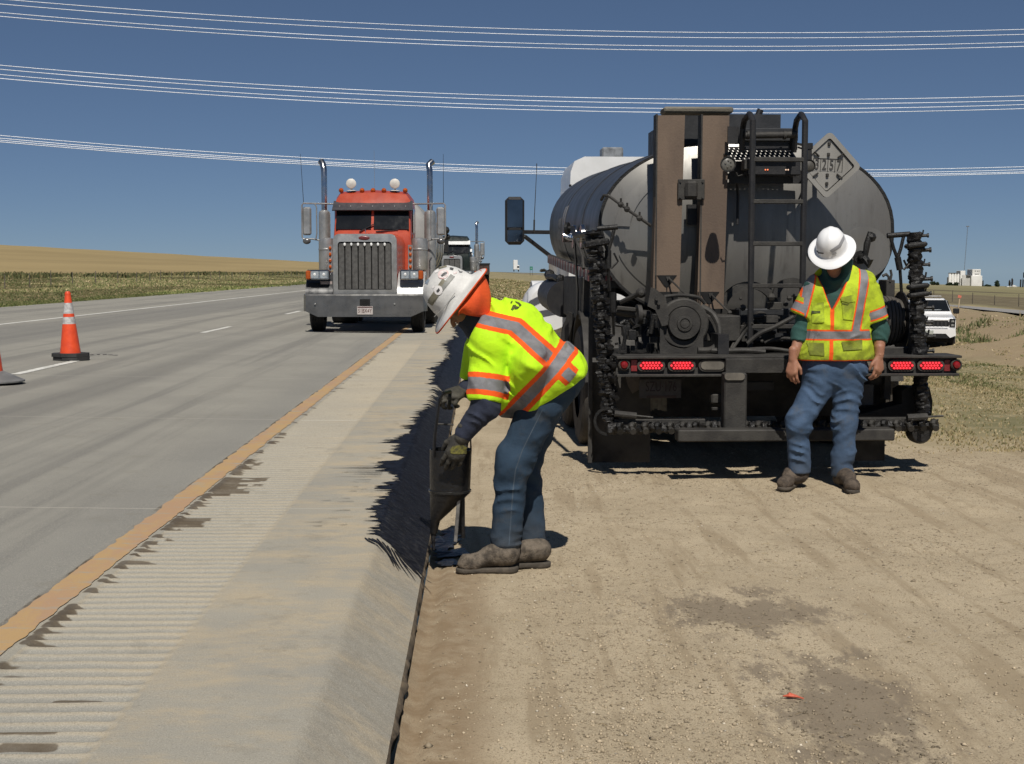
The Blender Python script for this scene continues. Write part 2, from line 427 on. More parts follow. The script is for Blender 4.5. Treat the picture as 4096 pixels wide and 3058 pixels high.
def mat_concrete():
    t = NT('road_concrete'); v = t.co(); x, y, z = t.xyz()
    n1 = t.noise(v, .8, 6, .6); n2 = t.noise(v, 6, 6, .65); n3 = t.noise(v, 90, 4, .65)
    lane = t.mix(t.ss(n1, .35, .65), (.272, .262, .230), (.236, .228, .203))
    st = t.noise(t.co((1.7, .035, 1)), 1.3, 5, .62)                    # long wheel-path streaks
    lane = t.mix(t.ma('MULTIPLY', t.ss(st, .46, .64), .8), lane, (.165, .161, .149))
    wp = t.ma('MULTIPLY', t.ss(x, -7.4, -8.0), t.ss(x, -10.3, -9.3))   # the travelled far lane is darker
    lane = t.mix(t.ma('MULTIPLY', wp, .65), lane, (.160, .158, .150))
    wp2 = t.ma('MULTIPLY', t.ss(t.ma('ADD', x, t.ma('MULTIPLY', t.noise(t.co((1, .12, 1)), .6, 4), .8)), -3.2, -3.6), t.ss(x, -4.6, -4.1))
    lane = t.mix(t.ma('MULTIPLY', wp2, .6), lane, (.145, .142, .133))
    edge = t.ma('MULTIPLY', t.ss(x, -1.72, -1.80), t.ss(x, -2.35, -1.85))
    lane = t.mix(t.ma('MULTIPLY', edge, .40), lane, (.19, .188, .178))
    eg = t.ma('MULTIPLY', t.ma('MULTIPLY', t.ss(x, -1.752, -1.744), t.ss(x, -1.722, -1.728)), t.ss(t.noise(t.co((1, 1.3, 1)), 1.4, 4, .7), .42, .60))
    lane = t.mix(eg, lane, (.075, .056, .036))
    sh = t.mix(t.ss(n1, .36, .66), (.345, .320, .264), (.292, .278, .240))
    du = t.ma('MULTIPLY', t.ss(t.noise(t.co((1.3, 2.6, 1)), 1.5, 7, .74), .40, .68), t.ss(x, -1.45, -.8))
    sh = t.mix(t.ma('MULTIPLY', du, .7), sh, (.465, .372, .242))      # tan dust blown over the shoulder
    sh = t.mix(t.ma('MULTIPLY', t.ss(n2, .55, .72), .35), sh, (.225, .205, .165))
    c = t.mix(t.ss(x, -1.70, -1.60), lane, sh)
    c = t.mix(t.ma('MULTIPLY', t.ss(n3, .56, .75), .35), c, (.42, .39, .33))
    c = t.mix(t.ma('MULTIPLY', t.ss(n3, .40, .30), .35), c, (.16, .15, .125))
    gv = t.attr('groove')                                               # groove shading painted grey, tan dust on the ridges
    c = t.mix(t.ma('MULTIPLY', t.ss(gv, .35, .9), .65), c, (.265, .262, .238)); c = t.mix(t.ma('MULTIPLY', t.ma('MULTIPLY', t.ss(gv, .75, .30), t.ss(gv, .02, .12)), .4), c, (.42, .355, .255))
    sf = t.attr('face'); c = t.mix(t.ma('MULTIPLY', sf, t.rng(t.noise(v, 16, 6, .75), .38, .62, .05, .6)), c, (.235, .215, .175))
    jt = t.ma('MODULO', t.ma('ADD', y, 1.6), 4.6)                       # sawn joints across the slab
    jl = t.ma('MULTIPLY', t.ss(jt, 0.0, .012), t.ss(jt, .03, .02))
    c = t.mix(t.ma('MULTIPLY', jl, .5), c, (.46, .43, .37))
    n4 = t.noise(v, 210, 3, .7); c = t.mix(t.ma('MULTIPLY', t.ss(n4, .50, .68), .45), c, (.52, .48, .40)); c = t.mix(t.ma('MULTIPLY', t.ss(n4, .44, .32), .5), c, (.15, .14, .115))
    c = t.mix(t.ma('MULTIPLY', t.ss(t.noise(v, 2.7, 7, .75), .56, .66), .30), c, (.20, .185, .15))
    sn = t.attr('stain'); c = t.mix(t.ma('MULTIPLY', t.ss(sn, .30, .62), t.rng(n2, .3, .6, .7, .95)), c, (.100, .078, .054))
    t.fin(c, t.rng(sn, 0, 1, .95, .5), 0, .08)
    tine = t.ma('MULTIPLY', t.noise(t.co((2.2, 60, 1)), 1, 2), t.ss(x, -.75, -1.0))
    t.bump(t.ma('ADD', t.ma('ADD', n3, t.ma('MULTIPLY', n4, .7)), t.ma('ADD', t.ma('MULTIPLY', n2, .5), t.ma('MULTIPLY', tine, .5))), .5, .008)
    return t.m

# ---------------------------------------------------------------- the roadside ground on the right
xs = np.array(list(np.arange(-.262, 4.4, .032)) + grow(4.42, 1800, .035, 1.085))
ys = np.array(list(np.arange(2.6, 12.2, .034)) + grow(12.22, 4200, .04, 1.045))
gm_ = grid_mesh('roadside_ground', xs, ys, z_right, mat_dirt())
tag(obj('roadside_ground', gm_), kind='structure')
lx_ = -np.array(grow(14.30, 2500, .5, 1.10)); ly_ = np.array(grow(6, 4200, .8, 1.06))
tag(obj('wheat_hill', grid_mesh('wheat_hill', lx_[::-1], ly_, z_left, mat_left())), kind='structure')

# ---------------------------------------------------------------- the highway: lanes, corrugated rumble strip, sloped concrete edge
PITCH_R = 0.0905; RUM0, RUM1 = -1.560, -1.035
rr = random.Random(5); NG = 320; glen = np.zeros(NG); gbroad = np.zeros(NG)
for g in range(NG):
    Yg = g * PITCH_R
    p = .62 if Yg < 6.2 else (.9 if 6.2 < Yg < 9.6 else .25)
    if rr.random() < p: glen[g] = rr.uniform(.03, .17)
    if 8.05 < Yg < 8.75: glen[g] = .24 + rr.uniform(-.04, .05); gbroad[g] = 1
    elif 6.9 < Yg < 7.25: glen[g] = .2 + rr.uniform(-.06, .05); gbroad[g] = .8
    elif 9 < Yg < 9.6: glen[g] = rr.uniform(.05, .16); gbroad[g] = .5
glen2 = [(3.78, -1.33, -1.13), (3.90, -1.40, -1.16), (4.20, -1.30, -1.12), (4.36, -1.22, -1.06)]
def groove_prof(X, Y):
    ph = (Y / PITCH_R) % 1.0; e = sst(X, RUM0 - .004, RUM0 + .02) * (1 - sst(X, RUM1 - .04, RUM1 + .012))
    wv = 1 - np.abs(2 * ph - 1) ** 2.2
    am = 1 + .25 * vnoise(Y / PITCH_R * .9, X * 3, 0)
    return e * wv * am * (1 - sst(Y, 22, 27))
def hz(X, Y):
    z = road_z(X)
    k = np.clip((X + .505 + .012 * vnoise(Y * 1.1, 0, 0)) / .225, 0, 1.08)
    ks = np.where(k < .08, k * k / .16, k - .04) / .96
    z = z - .152 * np.maximum(ks, 0)
    z = z - .0135 * groove_prof(X, Y)
    return z + .0016 * fbm(X * 7, Y * 5, 0, 2) * (X > -1.7)
def h_stain(X, Y):
    g = np.clip((Y / PITCH_R).astype(int), 0, NG - 1)
    L = glen[g]; on = np.clip((RUM0 + .004 + L - X) / .02 + .5, 0, 1) * (L > 0) * (X > RUM0 - .012) * (Y < 28)
    ph = (Y / PITCH_R) % 1.0; tt = np.clip((X - RUM0) / np.maximum(L, .02), 0, 1.2)
    wdg = (1.05 - tt) * (.75 + .5 * vnoise(X * 9, g * 1.7, 0)) - np.abs(ph - .5) * 1.15 + .35 * fbm(X * 14, Y * 22, 2, 2)
    brd = 1.0 - tt ** 3 + .5 * fbm(X * 11, Y * 16, 4, 3) - .35
    s = np.clip(np.maximum(wdg, brd * gbroad[g]) * 1.6, 0, 1) * (L > 0) * (X > RUM0 - .03) * (tt < 1.15) * (Y < 28)
    for yy, a, b in glen2:
        s = np.maximum(s, np.exp(-((Y - yy) / .02) ** 2) * sst(X, a, a + .03) * (1 - sst(X, b - .03, b)))
    return s + .12 * vnoise(X * 40, Y * 40, 0) * (s > .05)
cx = np.array([-14.42, -12, -10, -8, -6, -4, -3, -2.2, -1.8, -1.70, -1.60, -1.575, -1.562, -1.55, -1.535, -1.52] + list(np.arange(-1.505, -1.10, .016)) +
              [-1.085, -1.07, -1.055, -1.04, -1.025, -1.0, -.9, -.8, -.7, -.62, -.57, -.54, -.515, -.50, -.485, -.47, -.45, -.41, -.37, -.33, -.305, -.29, -.281, -.276])
cy = np.array(list(np.arange(2.6, 26, PITCH_R / 8)) + grow(26.01, 4200, .03, 1.12))
hw = grid_mesh('highway', cx, cy, hz, mat_concrete(),
               {'groove': groove_prof, 'stain': h_stain, 'face': lambda X, Y: sst(X, -.53, -.46)})
tag(obj('highway', hw), kind='structure')
# the broken vertical face of the slab edge
ey = np.array(list(np.arange(2.6, 14, .02)) + grow(14.02, 4200, .04, 1.12))
V = []; 
for k, zz in enumerate((.05, .028, .006, -.045)):
    off = (.0, .012, .004, .006)[k]
    xo = -.277 + off + (.010 * fbm(ey * 7, 0 * ey + k, 0, 3) if k else 0)
    z_ = (hz(np.full_like(ey, -.2761), ey) - .001) if k == 0 else np.full_like(ey, zz) + .004 * vnoise(ey * 20, k, 1)
    V.append(np.stack([xo + 0 * ey, ey, z_], -1))
V = np.concatenate(V); n = len(ey); I = np.arange(len(V)).reshape(4, n)
F = np.stack([I[:-1, :-1], I[1:, :-1], I[1:, 1:], I[:-1, 1:]], -1).reshape(-1, 4)
tag(obj('kerb_face', arr_mesh('kerb_face', V, F, pm('kerb_face_soil', (.20, .15, .095), (.09, .07, .045), .95, 0, 14, .6, 60))), kind='structure')

# ---------------------------------------------------------------- painted lines
def strip(name, x0, x1, y0, y1, mat, dy=.2, rag=.006, lift=.004):
    yy = np.array(list(np.arange(y0, min(y1, 30), dy if y1 > 30 else .05)) + (grow(min(y1, 30), y1, .5, 1.1) if y1 > 30 else [y1]))
    yy = np.unique(np.clip(yy, y0, y1)); xa = x0 + rag * fbm(yy * 11, 0, 0, 4); xb = x1 + rag * fbm(yy * 11, 9, 0, 4)
    cols = [xa, (xa * 2 + xb) / 3, (xa + 2 * xb) / 3, xb]
    V = np.concatenate([np.stack([c, yy, road_z(c) + lift + .0016 * fbm(c * 7, yy * 5, 0, 2) * (c > -1.7)], -1) for c in cols]); n = len(yy)
    I = np.arange(len(V)).reshape(4, n); F = np.stack([I[:-1, :-1], I[1:, :-1], I[1:, 1:], I[:-1, 1:]], -1).reshape(-1, 4)
    return tag(obj(name, arr_mesh(name, V, F, mat)), kind='structure')
def mat_paint(name, c1, c2, c3):
    t = NT(name); v = t.co()
    n = t.noise(t.co((4, 1.2, 1)), 1.5, 6, .7); c = t.mix(t.ss(n, .4, .6), c1, c2)
    c = t.mix(t.ma('MULTIPLY', t.ss(t.noise(t.co((3, 9, 1)), 1.4, 6, .72), .54, .62), .85), c, c3)
    c = t.mix(t.ma('MULTIPLY', t.ss(t.noise(v, 60, 4, .7), .56, .72), .5), c, c3)
    t.fin(c, .75, 0, .3); t.bump(t.noise(v, 90, 4, .7), .4, .006); return t.m
strip('yellow_edge_line', -1.728, -1.596, 2.6, 900, mat_paint('yellow_paint', (.43, .285, .135), (.40, .255, .150), (.33, .295, .235)), .03, .008)
wp_ = mat_paint('white_paint', (.66, .65, .60), (.56, .55, .50), (.36, .35, .32))
strip('white_edge_line', -10.40, -10.26, 12, 900, wp_, .3, .01, .005)
for k, Y0 in enumerate((16.85, 28.2, 40.4, 52.6, 64.8, 77, 89)):
    strip('lane_dash', -5.56, -5.44, Y0, Y0 + 3.15, wp_, .1, .008, .005)

# ---------------------------------------------------------------- fresh tar sprayed along the sloped edge
def mat_tar():
    t = NT('fresh_tar'); v = t.co()
    c = t.mix(t.ss(t.noise(v, 11, 5, .7), .4, .65), (.003, .0035, .006), (.009, .010, .015))
    thin = t.ma('MULTIPLY', t.ss(t.noise(t.co((9, 16, 9)), 2.2, 5, .75), .50, .68), t.ss(t.xyz()[1], 8.6, 6.8))
    c = t.mix(t.ma('MULTIPLY', thin, .55), c, (.075, .073, .070))
    t.fin(c, t.rng(t.noise(v, 26, 4, .7), .35, .7, .42, .75), 0, .28)
    t.bump(t.noise(v, 75, 4, .7), .45, .008); return t.m
ty = np.concatenate([np.arange(6.62, 16, .007), np.arange(16, 42, .02)])
def spike(y, f, seed):
    q = y * f + 1.6 * vnoise(y * f * .45, seed, 0) + .7 * vnoise(y * f * 1.7, seed, 3); i = np.floor(q); r = (_h(i.astype(np.int64), np.full(len(y), seed, np.int64), np.zeros(len(y), np.int64)) + 1) / 2
    return np.clip(1 - np.abs(q - i - .5) * 2, 0, 1) ** 1.3 * r ** 1.5
left = -.52 + .06 * np.sin(ty * .9 + 1) - .10 * spike(ty, 11, 1) - .14 * spike(ty, 4.3, 2) - .07 * spike(ty, 24, 3) - .05 * spike(ty, 37, 4) - .03 * fbm(ty * 3, 0, 0, 4)
left -= .06 * np.exp(-((ty - 7.6) / .5) ** 2); left += .05 * sst(ty, 9, 14)
left = np.where(ty < 6.85, left + (6.85 - ty) * .9, left)
ncol = 14; V = []
for k in range(ncol + 1):
    xk = left + (-.2745 - left) * (k / ncol); V.append(np.stack([xk, ty, hz(xk, ty) + .0045 + .0015 * vnoise(xk * 60, ty * 30, 0)], -1))
V = np.concatenate(V); n = len(ty); I = np.arange(len(V)).reshape(ncol + 1, n)
F = np.stack([I[:-1, :-1], I[1:, :-1], I[1:, 1:], I[:-1, 1:]], -1).reshape(-1, 4)
TAR = mat_tar()
tag(obj('tar_coating', arr_mesh('tar_coating', V, F, TAR)), kind='structure')
# brush strokes at the near end, drips on the slab, and the puddle under the spout
mb = MB(); rr = random.Random(3)
def streak(p, q, w0, w1, n=7, zf=None):
    p, q = np.array(p), np.array(q); L = []; Rr = []
    d = (q - p) / np.linalg.norm(q - p); nn = np.array([-d[1], d[0]])
    for i in range(n):
        t_ = i / (n - 1); c_ = p + (q - p) * t_ + nn * .006 * math.sin(t_ * 5 + p[0] * 40); wd = (w0 + (w1 - w0) * t_) * (.3 + .7 * math.sin(math.pi * min(1, .12 + t_ * .85))) 
        for s_, A in ((1, L), (-1, Rr)):
            e = c_ + nn * wd * s_; A.append((e[0], e[1], (float(hz(np.array([e[0]]), np.array([e[1]]))[0]) if zf is None else float(zf(e[0], e[1]))) + .005))
    mb.add(L + Rr, [(i, i + 1, n + i + 1, n + i) for i in range(n - 1)])
for i in range(17):
    u = i / 16; x0 = -.50 + .21 * u + rr.uniform(-.01, .01)
    streak((x0 - .05, 6.74 - .05 * u), (x0 + rr.uniform(.03, .07), 6.66 - rr.uniform(.14, .34) * (1 - .6 * abs(u - .45))), .007, .003)
for i in range(40):
    yv = rr.uniform(6.9, 13); x0 = -.66 - abs(rr.gauss(0, .09)); streak((x0, yv), (x0 - rr.uniform(.03, .12), yv + rr.uniform(-.012, .012)), rr.uniform(.002, .006), .001, 5)
for i in range(9):
    yv = rr.uniform(8.5, 9.6); streak((-.62, yv), (-.78 - rr.uniform(0, .25), yv + rr.uniform(-.02, .02)), rr.uniform(.004, .01), .002, 6)
tag(mb.build('tar_strokes', TAR, None, 0), kind='structure')
mb = MB()
for (cx_, cy_, rx_, ry_, sd_) in ((-.19, 7.62, .07, .20, 1), (-.14, 7.36, .09, .10, 2), (-.17, 7.10, .05, .09, 5), (-.16, 7.95, .06, .12, 7)):
    pts = []
    for j in range(40):
        a = 2 * math.pi * j / 40; k = 1 + .45 * float(fbm(math.cos(a) * 2.2 + sd_, math.sin(a) * 2.2, sd_, 3))
        X_, Y_ = cx_ + rx_ * k * math.cos(a), cy_ + ry_ * k * math.sin(a); pts.append((X_, Y_, float(z_right(X_, Y_)) * .3 + .007))
    mb.add([(cx_, cy_, .009)] + pts, [(0, 1 + j, 1 + (j + 1) % 40) for j in range(40)])
tag(mb.build('tar_puddle', pm('wet_tar_puddle', (.010, .010, .011), (.03, .028, .026), .34, 0, 20, .5, 40, spec=.25), None, 0), kind='structure')

# ---------------------------------------------------------------- gravel, straw and grass (nobody could count them)
def scatter_stones(n, seed):
    r = np.random.default_rng(seed); X = r.uniform(-.2, 4.6, n * 3); Y = 3.2 + (r.uniform(0, 1, n * 3) ** 1.5) * 8.5
    d = .22 + .55 * np.exp(-((X - .55) / .55) ** 2) * sst(-Y, -7.5, -4.5) + .25 * np.exp(-((X - .5) / .5) ** 2) + .35 * sst(fbm(X * .9, Y * .7, 4, 3), .05, .7)
    d = d + .4 * sst(Y, 8.6, 10) * sst(X, 2.6, 3.6); d *= np.where(X < .18, .25, 1)
    k = r.uniform(0, 1, n * 3) < d; X, Y = X[k][:n], Y[k][:n]; m = len(X)
    s = .0022 + .0046 * r.uniform(0, 1, m) ** 2.4 + (r.uniform(0, 1, m) < .006) * .005
    base = np.array([(1, 0, 0), (-1, 0, 0), (0, 1, 0), (0, -1, 0), (0, 0, 1), (0, 0, -.6)], float)
    tri = np.array([(0, 2, 4), (2, 1, 4), (1, 3, 4), (3, 0, 4), (2, 0, 5), (1, 2, 5), (3, 1, 5), (0, 3, 5)])
    P = base[None] * (1 + r.uniform(-.35, .35, (m, 6, 3))) * s[:, None, None] * np.stack([r.uniform(.8, 1.5, m), r.uniform(.8, 1.5, m), r.uniform(.5, .9, m)], -1)[:, None]
    a = r.uniform(0, 6.28, m); ca, sa = np.cos(a)[:, None], np.sin(a)[:, None]
    Q = np.stack([P[..., 0] * ca - P[..., 1] * sa, P[..., 0] * sa + P[..., 1] * ca, P[..., 2]], -1)
    Q += np.stack([X, Y, z_right(X, Y) + s * .18], -1)[:, None]
    F = (tri[None] + (np.arange(m) * 6)[:, None, None]).reshape(-1, 3)
    b = r.uniform(.5, 1.15, m); wt = (r.uniform(0, 1, m) < .03)[:, None]; dm = np.minimum(np.hypot((X - 1.16) / .42, (Y - 6.02) / .50), np.hypot((X - 1.24) / .32, (Y - 4.58) / .80)); b = b * np.where(dm < .7, .6, 1)
    col = np.where(wt, np.array([.56, .50, .40]), np.array([.44, .36, .25])) * b[:, None]
    return arr_mesh('gravel', Q.reshape(-1, 3), F, MAT_VC('gravel_stone'), False, {'tint': np.repeat(col, 6, 0)})
def MAT_VC(name, rough=.9):
    if name in _mc: return _mc[name]
    t = NT(name); t.fin(t.attr('tint', 'Color'), rough, 0, .2); _mc[name] = t.m; return t.m
tag(obj('gravel', scatter_stones(60000, 3)), 'loose tan gravel strewn over the dirt shoulder', 'gravel', kind='stuff')
def tufts(name, X, Y, Z, h, w_, cols, seed, blades=3, lean=.35):
    r = np.random.default_rng(seed); m = len(X); B = blades
    X = np.repeat(X, B); Y = np.repeat(Y, B); Z = np.repeat(Z, B); h = np.repeat(h, B) * r.uniform(.6, 1.15, m * B); w_ = np.repeat(w_, B)
    cols = np.repeat(cols, B, 0) * r.uniform(.75, 1.25, (m * B, 1)); k = m * B
    X = X + r.normal(0, 1, k) * w_ * 1.6; Y = Y + r.normal(0, 1, k) * w_ * 1.6; a = r.uniform(-.9, .9, k)
    lx, ly = r.normal(0, lean, k) * h, r.normal(0, lean, k) * h
    dx, dy = np.cos(a) * w_ * .5, np.sin(a) * w_ * .5
    P = np.stack([np.stack([X - dx, Y - dy, Z - .02], -1), np.stack([X + dx, Y + dy, Z - .02], -1),
                  np.stack([X + lx + dx * .25, Y + ly, Z + h], -1), np.stack([X + lx - dx * .25, Y + ly, Z + h], -1)], 1)
    F = np.arange(4 * k).reshape(k, 4)
    return arr_mesh(name, P.reshape(-1, 3), F, MAT_VC('grass_blades'), False, {'tint': np.repeat(cols, 4, 0)})
def pick(r, m, table):
    t = np.array([q[:3] for q in table]); p = np.array([q[3] for q in table]); return t[r.choice(len(t), m, p=p / p.sum())]
DRY = [(.37, .30, .17, 4), (.29, .235, .125, 3), (.17, .165, .075, 2), (.43, .36, .23, 1.2)]
GRN = [(.125, .140, .055, 3), (.165, .165, .075, 3), (.24, .205, .10, 2.5), (.32, .26, .15, 2)]
r = np.random.default_rng(21)
# verge along the far edge of the road
m = 30000; Y = 28 + 190 * r.uniform(0, 1, m) ** 1.6; X = -14.45 - 26 * r.uniform(0, 1, m) ** 1.1
cl = fbm(X * .25, Y * .08, 1, 3); cols = pick(r, m, GRN) * (1 + .25 * np.sign(cl))[:, None]
cols = np.where((X > -17.5)[:, None], cols * np.array([.75, .88, .7]), cols)
tag(obj('verge_grass', tufts('verge_grass', X, Y, z_left(X, Y), (.05 + .08 * np.clip(cl, 0, 1) + .03 * (Y > 90)), .05 + Y * .0011, cols, 5, 3)),
    'green and straw grass verge along the far road edge', 'grass', kind='stuff')
m = 9000; Y = 60 + 330 * r.uniform(0, 1, m) ** 1.5; X = -36.2 - r.uniform(0, 2.6, m)
tag(obj('field_edge_weeds', tufts('field_edge_weeds', X, Y, z_left(X, Y), r.uniform(.15, .5, m), .10 + Y * .0011, pick(r, m, [(.070, .080, .032, 3), (.11, .11, .048, 2), (.20, .17, .08, 2)]), 6, 3)),
    'dark green weeds along the edge of the wheat', 'weeds', kind='stuff')
# dry grass of the ditch at the right, and the median further on
m = 46000; Y = 11.5 + 75 * r.uniform(0, 1, m) ** 1.9; X = 3.4 + (Y * .42 + 1.0) * r.uniform(0, 1, m)
e = X + 1.4 * fbm(X * .7, Y * .5, 2, 3); k = (e + .8 * r.normal(0, 1, m) > 4.7) & ~((X > 16) & (X < 25) & (Y > 42) & (r.uniform(0, 1, m) < .8)) & ~((X > 24.2) & (X < 33))
X, Y = X[k], Y[k]; m = len(X); cl = fbm(X * .5, Y * .25, 7, 3)
hh = (.010 + .030 * np.clip(cl + .1, 0, 1)) * (1 + .010 * Y)
cols = np.where((cl > .45)[:, None], pick(r, m, GRN), pick(r, m, DRY)) * .86
tag(obj('dry_grass', tufts('dry_grass', X, Y, z_right(X, Y), hh, .012 + Y * .0011, cols, 8, 3, .6)), 'dry straw grass in the ditch beyond the shoulder', 'grass', kind='stuff')
m = 20000; Y = 26 + 240 * r.uniform(0, 1, m) ** 1.7; X = .05 + (Y * .12) * r.uniform(0, 1, m); k = Y + 9 * fbm(X * .6, Y * .12, 3, 3) + 8 * r.uniform(-1, 1, m) > 36; X, Y = X[k], Y[k]; m = len(X)
tag(obj('median_grass', tufts('median_grass', X, Y, z_right(X, Y), r.uniform(.04, .14, m), .03 + Y * .0010, pick(r, m, DRY + GRN), 9, 3, .7)),
    'patchy green and tan grass between the parked trucks', 'grass', kind='stuff')
m = 2600; Y = r.uniform(50, 68, m); X = 19.5 + 6.5 * r.uniform(0, 1, m); cl = fbm(X * .45, Y * .2, 3, 2); k = cl > .05; X, Y = X[k], Y[k]; m = len(X)
tag(obj('mound_weeds', tufts('mound_weeds', X, Y, z_right(X, Y), r.uniform(.08, .26, m), np.full(m, .06), pick(r, m, [(.085, .105, .042, 3), (.12, .125, .055, 2), (.30, .25, .15, 2)]), 10, 3, .4)),
    'green weeds growing on the turned soil by the pickup', 'weeds', kind='stuff')
# straw wisps lying on the near dirt
mb = MB(); rr = random.Random(9)
for i in range(260):
    x0, y0 = rr.uniform(-.15, 3.4), rr.uniform(3.4, 9.5); a = rr.uniform(0, 3.14); L = rr.uniform(.012, .05)
    z0 = float(z_right(x0, y0)) + .006
    mb.tube([(x0, y0, z0), (x0 + L * .5 * math.cos(a), y0 + L * .5 * math.sin(a), z0 + .004), (x0 + L * math.cos(a + .4), y0 + L * math.sin(a + .4), z0)], .0011, 3, False)
tag(mb.build('straw_wisps', pm('dry_straw', (.34, .27, .15), (.20, .15, .08), .9), None, 0), 'broken straw wisps scattered on the dirt', 'straw', kind='stuff')

# the other carriageway and the far ramp
def ribbon(name, pts, w_, zoff=.06):
    mb = MB(); L = []
    for i, (X_, Y_) in enumerate(pts):
        a, b = pts[max(i - 1, 0)], pts[min(i + 1, len(pts) - 1)]; d = Vector((b[0] - a[0], b[1] - a[1])).normalized(); nn = Vector((-d.y, d.x))
        for s_ in (-1, -.5, 0, .5, 1):
            xx, yy = X_ + nn.x * w_ / 2 * s_, Y_ + nn.y * w_ / 2 * s_; L.append((xx, yy, float(z_right(xx, yy)) + zoff * (1.0 if abs(s_) < .9 else .3)))
    n = len(pts); mb.add(L, [(i * 5 + j, i * 5 + j + 1, (i + 1) * 5 + j + 1, (i + 1) * 5 + j) for i in range(n - 1) for j in range(4)])
    return tag(mb.build(name, pm('far_road_concrete', (.26, .25, .235), (.22, .21, .2), .9, 0, .3), None, 0), kind='structure')
ribbon('far_carriageway', [(28.4, y_) for y_ in (30, 40, 50, 60, 75, 90, 110, 140, 180, 240, 320)], 6.8, .035)
ribbon('far_ramp', [(21, 150), (23, 190), (25.5, 250), (28, 330), (32, 460), (38, 700), (44, 1100), (50, 1900)], 7.5, .10)
# ================================================================ the tar distributor truck
TT = thing('tar_distributor_truck', 'tar-stained distributor truck with silver oval tank, ladder and red tail lights', 'truck', (2.21, 10.1, 0), R(1.43))
_TM = Matrix.Translation((2.21, 10.1, 0)) @ Matrix.Rotation(R(1.43), 4, 'Z'); _TI = _TM.inverted()
def LP(px, py, ly):
    """picture point -> truck coordinates on the upright plane ly metres ahead of the bumper"""
    o = _TI @ Vector((0, 0, CAM_Z)); d = (_TI.to_3x3() @ ray(px, py)); q = o + d * ((ly - o.y) / d.y); return q
def LX(px, ly): return LP(px, 1085, ly).x
def LZ(py, ly, px=3000): return LP(px, py, ly).z
STEEL = pm('grimy_steel', (.048, .045, .040), (.027, .025, .023), .66, .22, 7, .3, 90)
DARK = pm('tarred_iron', (.016, .015, .014), (.008, .008, .008), .5, .2, 9, .5, 60)
BLACK = pm('black_paint', (.014, .014, .016), (.022, .021, .021), .5, .1, 8, .2, 80)
PANEL = pm('black_box_paint', (.030, .031, .034), (.020, .021, .023), .5, .1, 5, .15, 50)
TARB = pm('tar_lumps', (.005, .005, .006), (.011, .010, .009), .36, 0, 22, .9, 45, r2=.75, spec=.35)
RUBBER = pm('tyre_rubber', (.030, .028, .026), (.060, .052, .042), .85, 0, 6, .4, 40)
FLUE = pm('heat_brown_steel', (.165, .118, .084), (.118, .084, .062), .62, .25, 3.2, .18, 70, stretch=(1, 1, .35))
WOOD = pm('weathered_board', (.21, .19, .15), (.10, .09, .07), .9, 0, 4, .7, 40, stretch=(.3, 3, 8))
WHITE = pm('white_truck_paint', (.74, .74, .74), (.66, .66, .65), .35, 0, 3, 0, 30, coat=.3)
CHROME = pm('chrome', (.62, .63, .64), (.45, .45, .45), .16, 1.0, 3)
GLASSD = pm('dark_glass', (.008, .009, .010), (.012, .013, .014), .10, 0, 2, r2=.10)
LED = emit('lit_red_led', (1.0, .035, .05), 1.5)
REDL = pm('red_lens', (.22, .008, .011), (.15, .006, .008), .25, 0, 8)
REFL = pm('red_reflector', (.22, .02, .022), (.14, .015, .016), .4, 0, 8)
LENS = pm('dusty_clear_lens', (.15, .135, .112), (.10, .09, .075), .4, 0, 12)
def mat_tank(name, a, b, c, metal):
    t = NT(name); v = t.co()
    f = t.noise(t.co((1.2, 1.2, .35)), 2.2, 6, .65); k = t.mix(t.ss(f, .36, .64), a, b)
    dr = t.noise(t.co((9, 9, .5)), 1.6, 5, .7); k = t.mix(t.ma('MULTIPLY', t.ss(dr, .55, .72), .5), k, c)
    k = t.mix(t.ma('MULTIPLY', t.ss(t.noise(v, 14, 6, .75), .58, .74), .45), k, c)
    t.fin(k, t.rng(f, .3, .7, .32, .52), metal); t.bump(t.noise(t.co((.8, .8, .8)), 2.2, 3), .06, .05); return t.m
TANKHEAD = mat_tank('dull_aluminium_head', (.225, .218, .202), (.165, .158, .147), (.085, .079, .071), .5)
TANKSIDE = mat_tank('dark_aluminium_shell', (.066, .068, .073), (.050, .051, .054), (.042, .039, .035), .35)  # shell toned darker than the head

# ---- tank: an oval barrel, lower at the rear
TA, TB_, TZ, TY0, TY1, TSL = 1.215, .75, 1.797, 1.5, 6.9, .034
TCX = LX(2984, 1.5)
def ring(a, b, y, zc, n=64, e=2.25):
    out = []
    for j in range(n):
        t = 2 * math.pi * j / n; c, s = math.cos(t), math.sin(t)
        out.append((TCX + a * math.copysign(abs(c) ** (2 / e), c), y, zc + b * math.copysign(abs(s) ** (2 / e), s)))
    return out
def loft(mb, rings, caps=(True, True), m=0):
    n = len(rings[0]); vs = [p for r_ in rings for p in r_]
    fs = [(i * n + j, i * n + (j + 1) % n, (i + 1) * n + (j + 1) % n, (i + 1) * n + j) for i in range(len(rings) - 1) for j in range(n)]
    if caps[0]: fs.append(tuple(range(n))[::-1])
    if caps[1]: fs.append(tuple((len(rings) - 1) * n + j for j in range(n)))
    mb.add(vs, fs, m)
mb = MB(); loft(mb, [ring(TA, TB_, y, TZ + TSL * (y - TY0)) for y in (1.5, 2.9, 4.2, 5.5, 6.9)], (False, False))
loft(mb, [ring(TA * k, TB_ * k, 6.9 + .22 * (1 - k) ** .6, TZ + TSL * 5.4) for k in (1, .9, .7, .4, .05)], (False, True))
tank = mb.build('tank_shell', TANKSIDE, TT, 50)
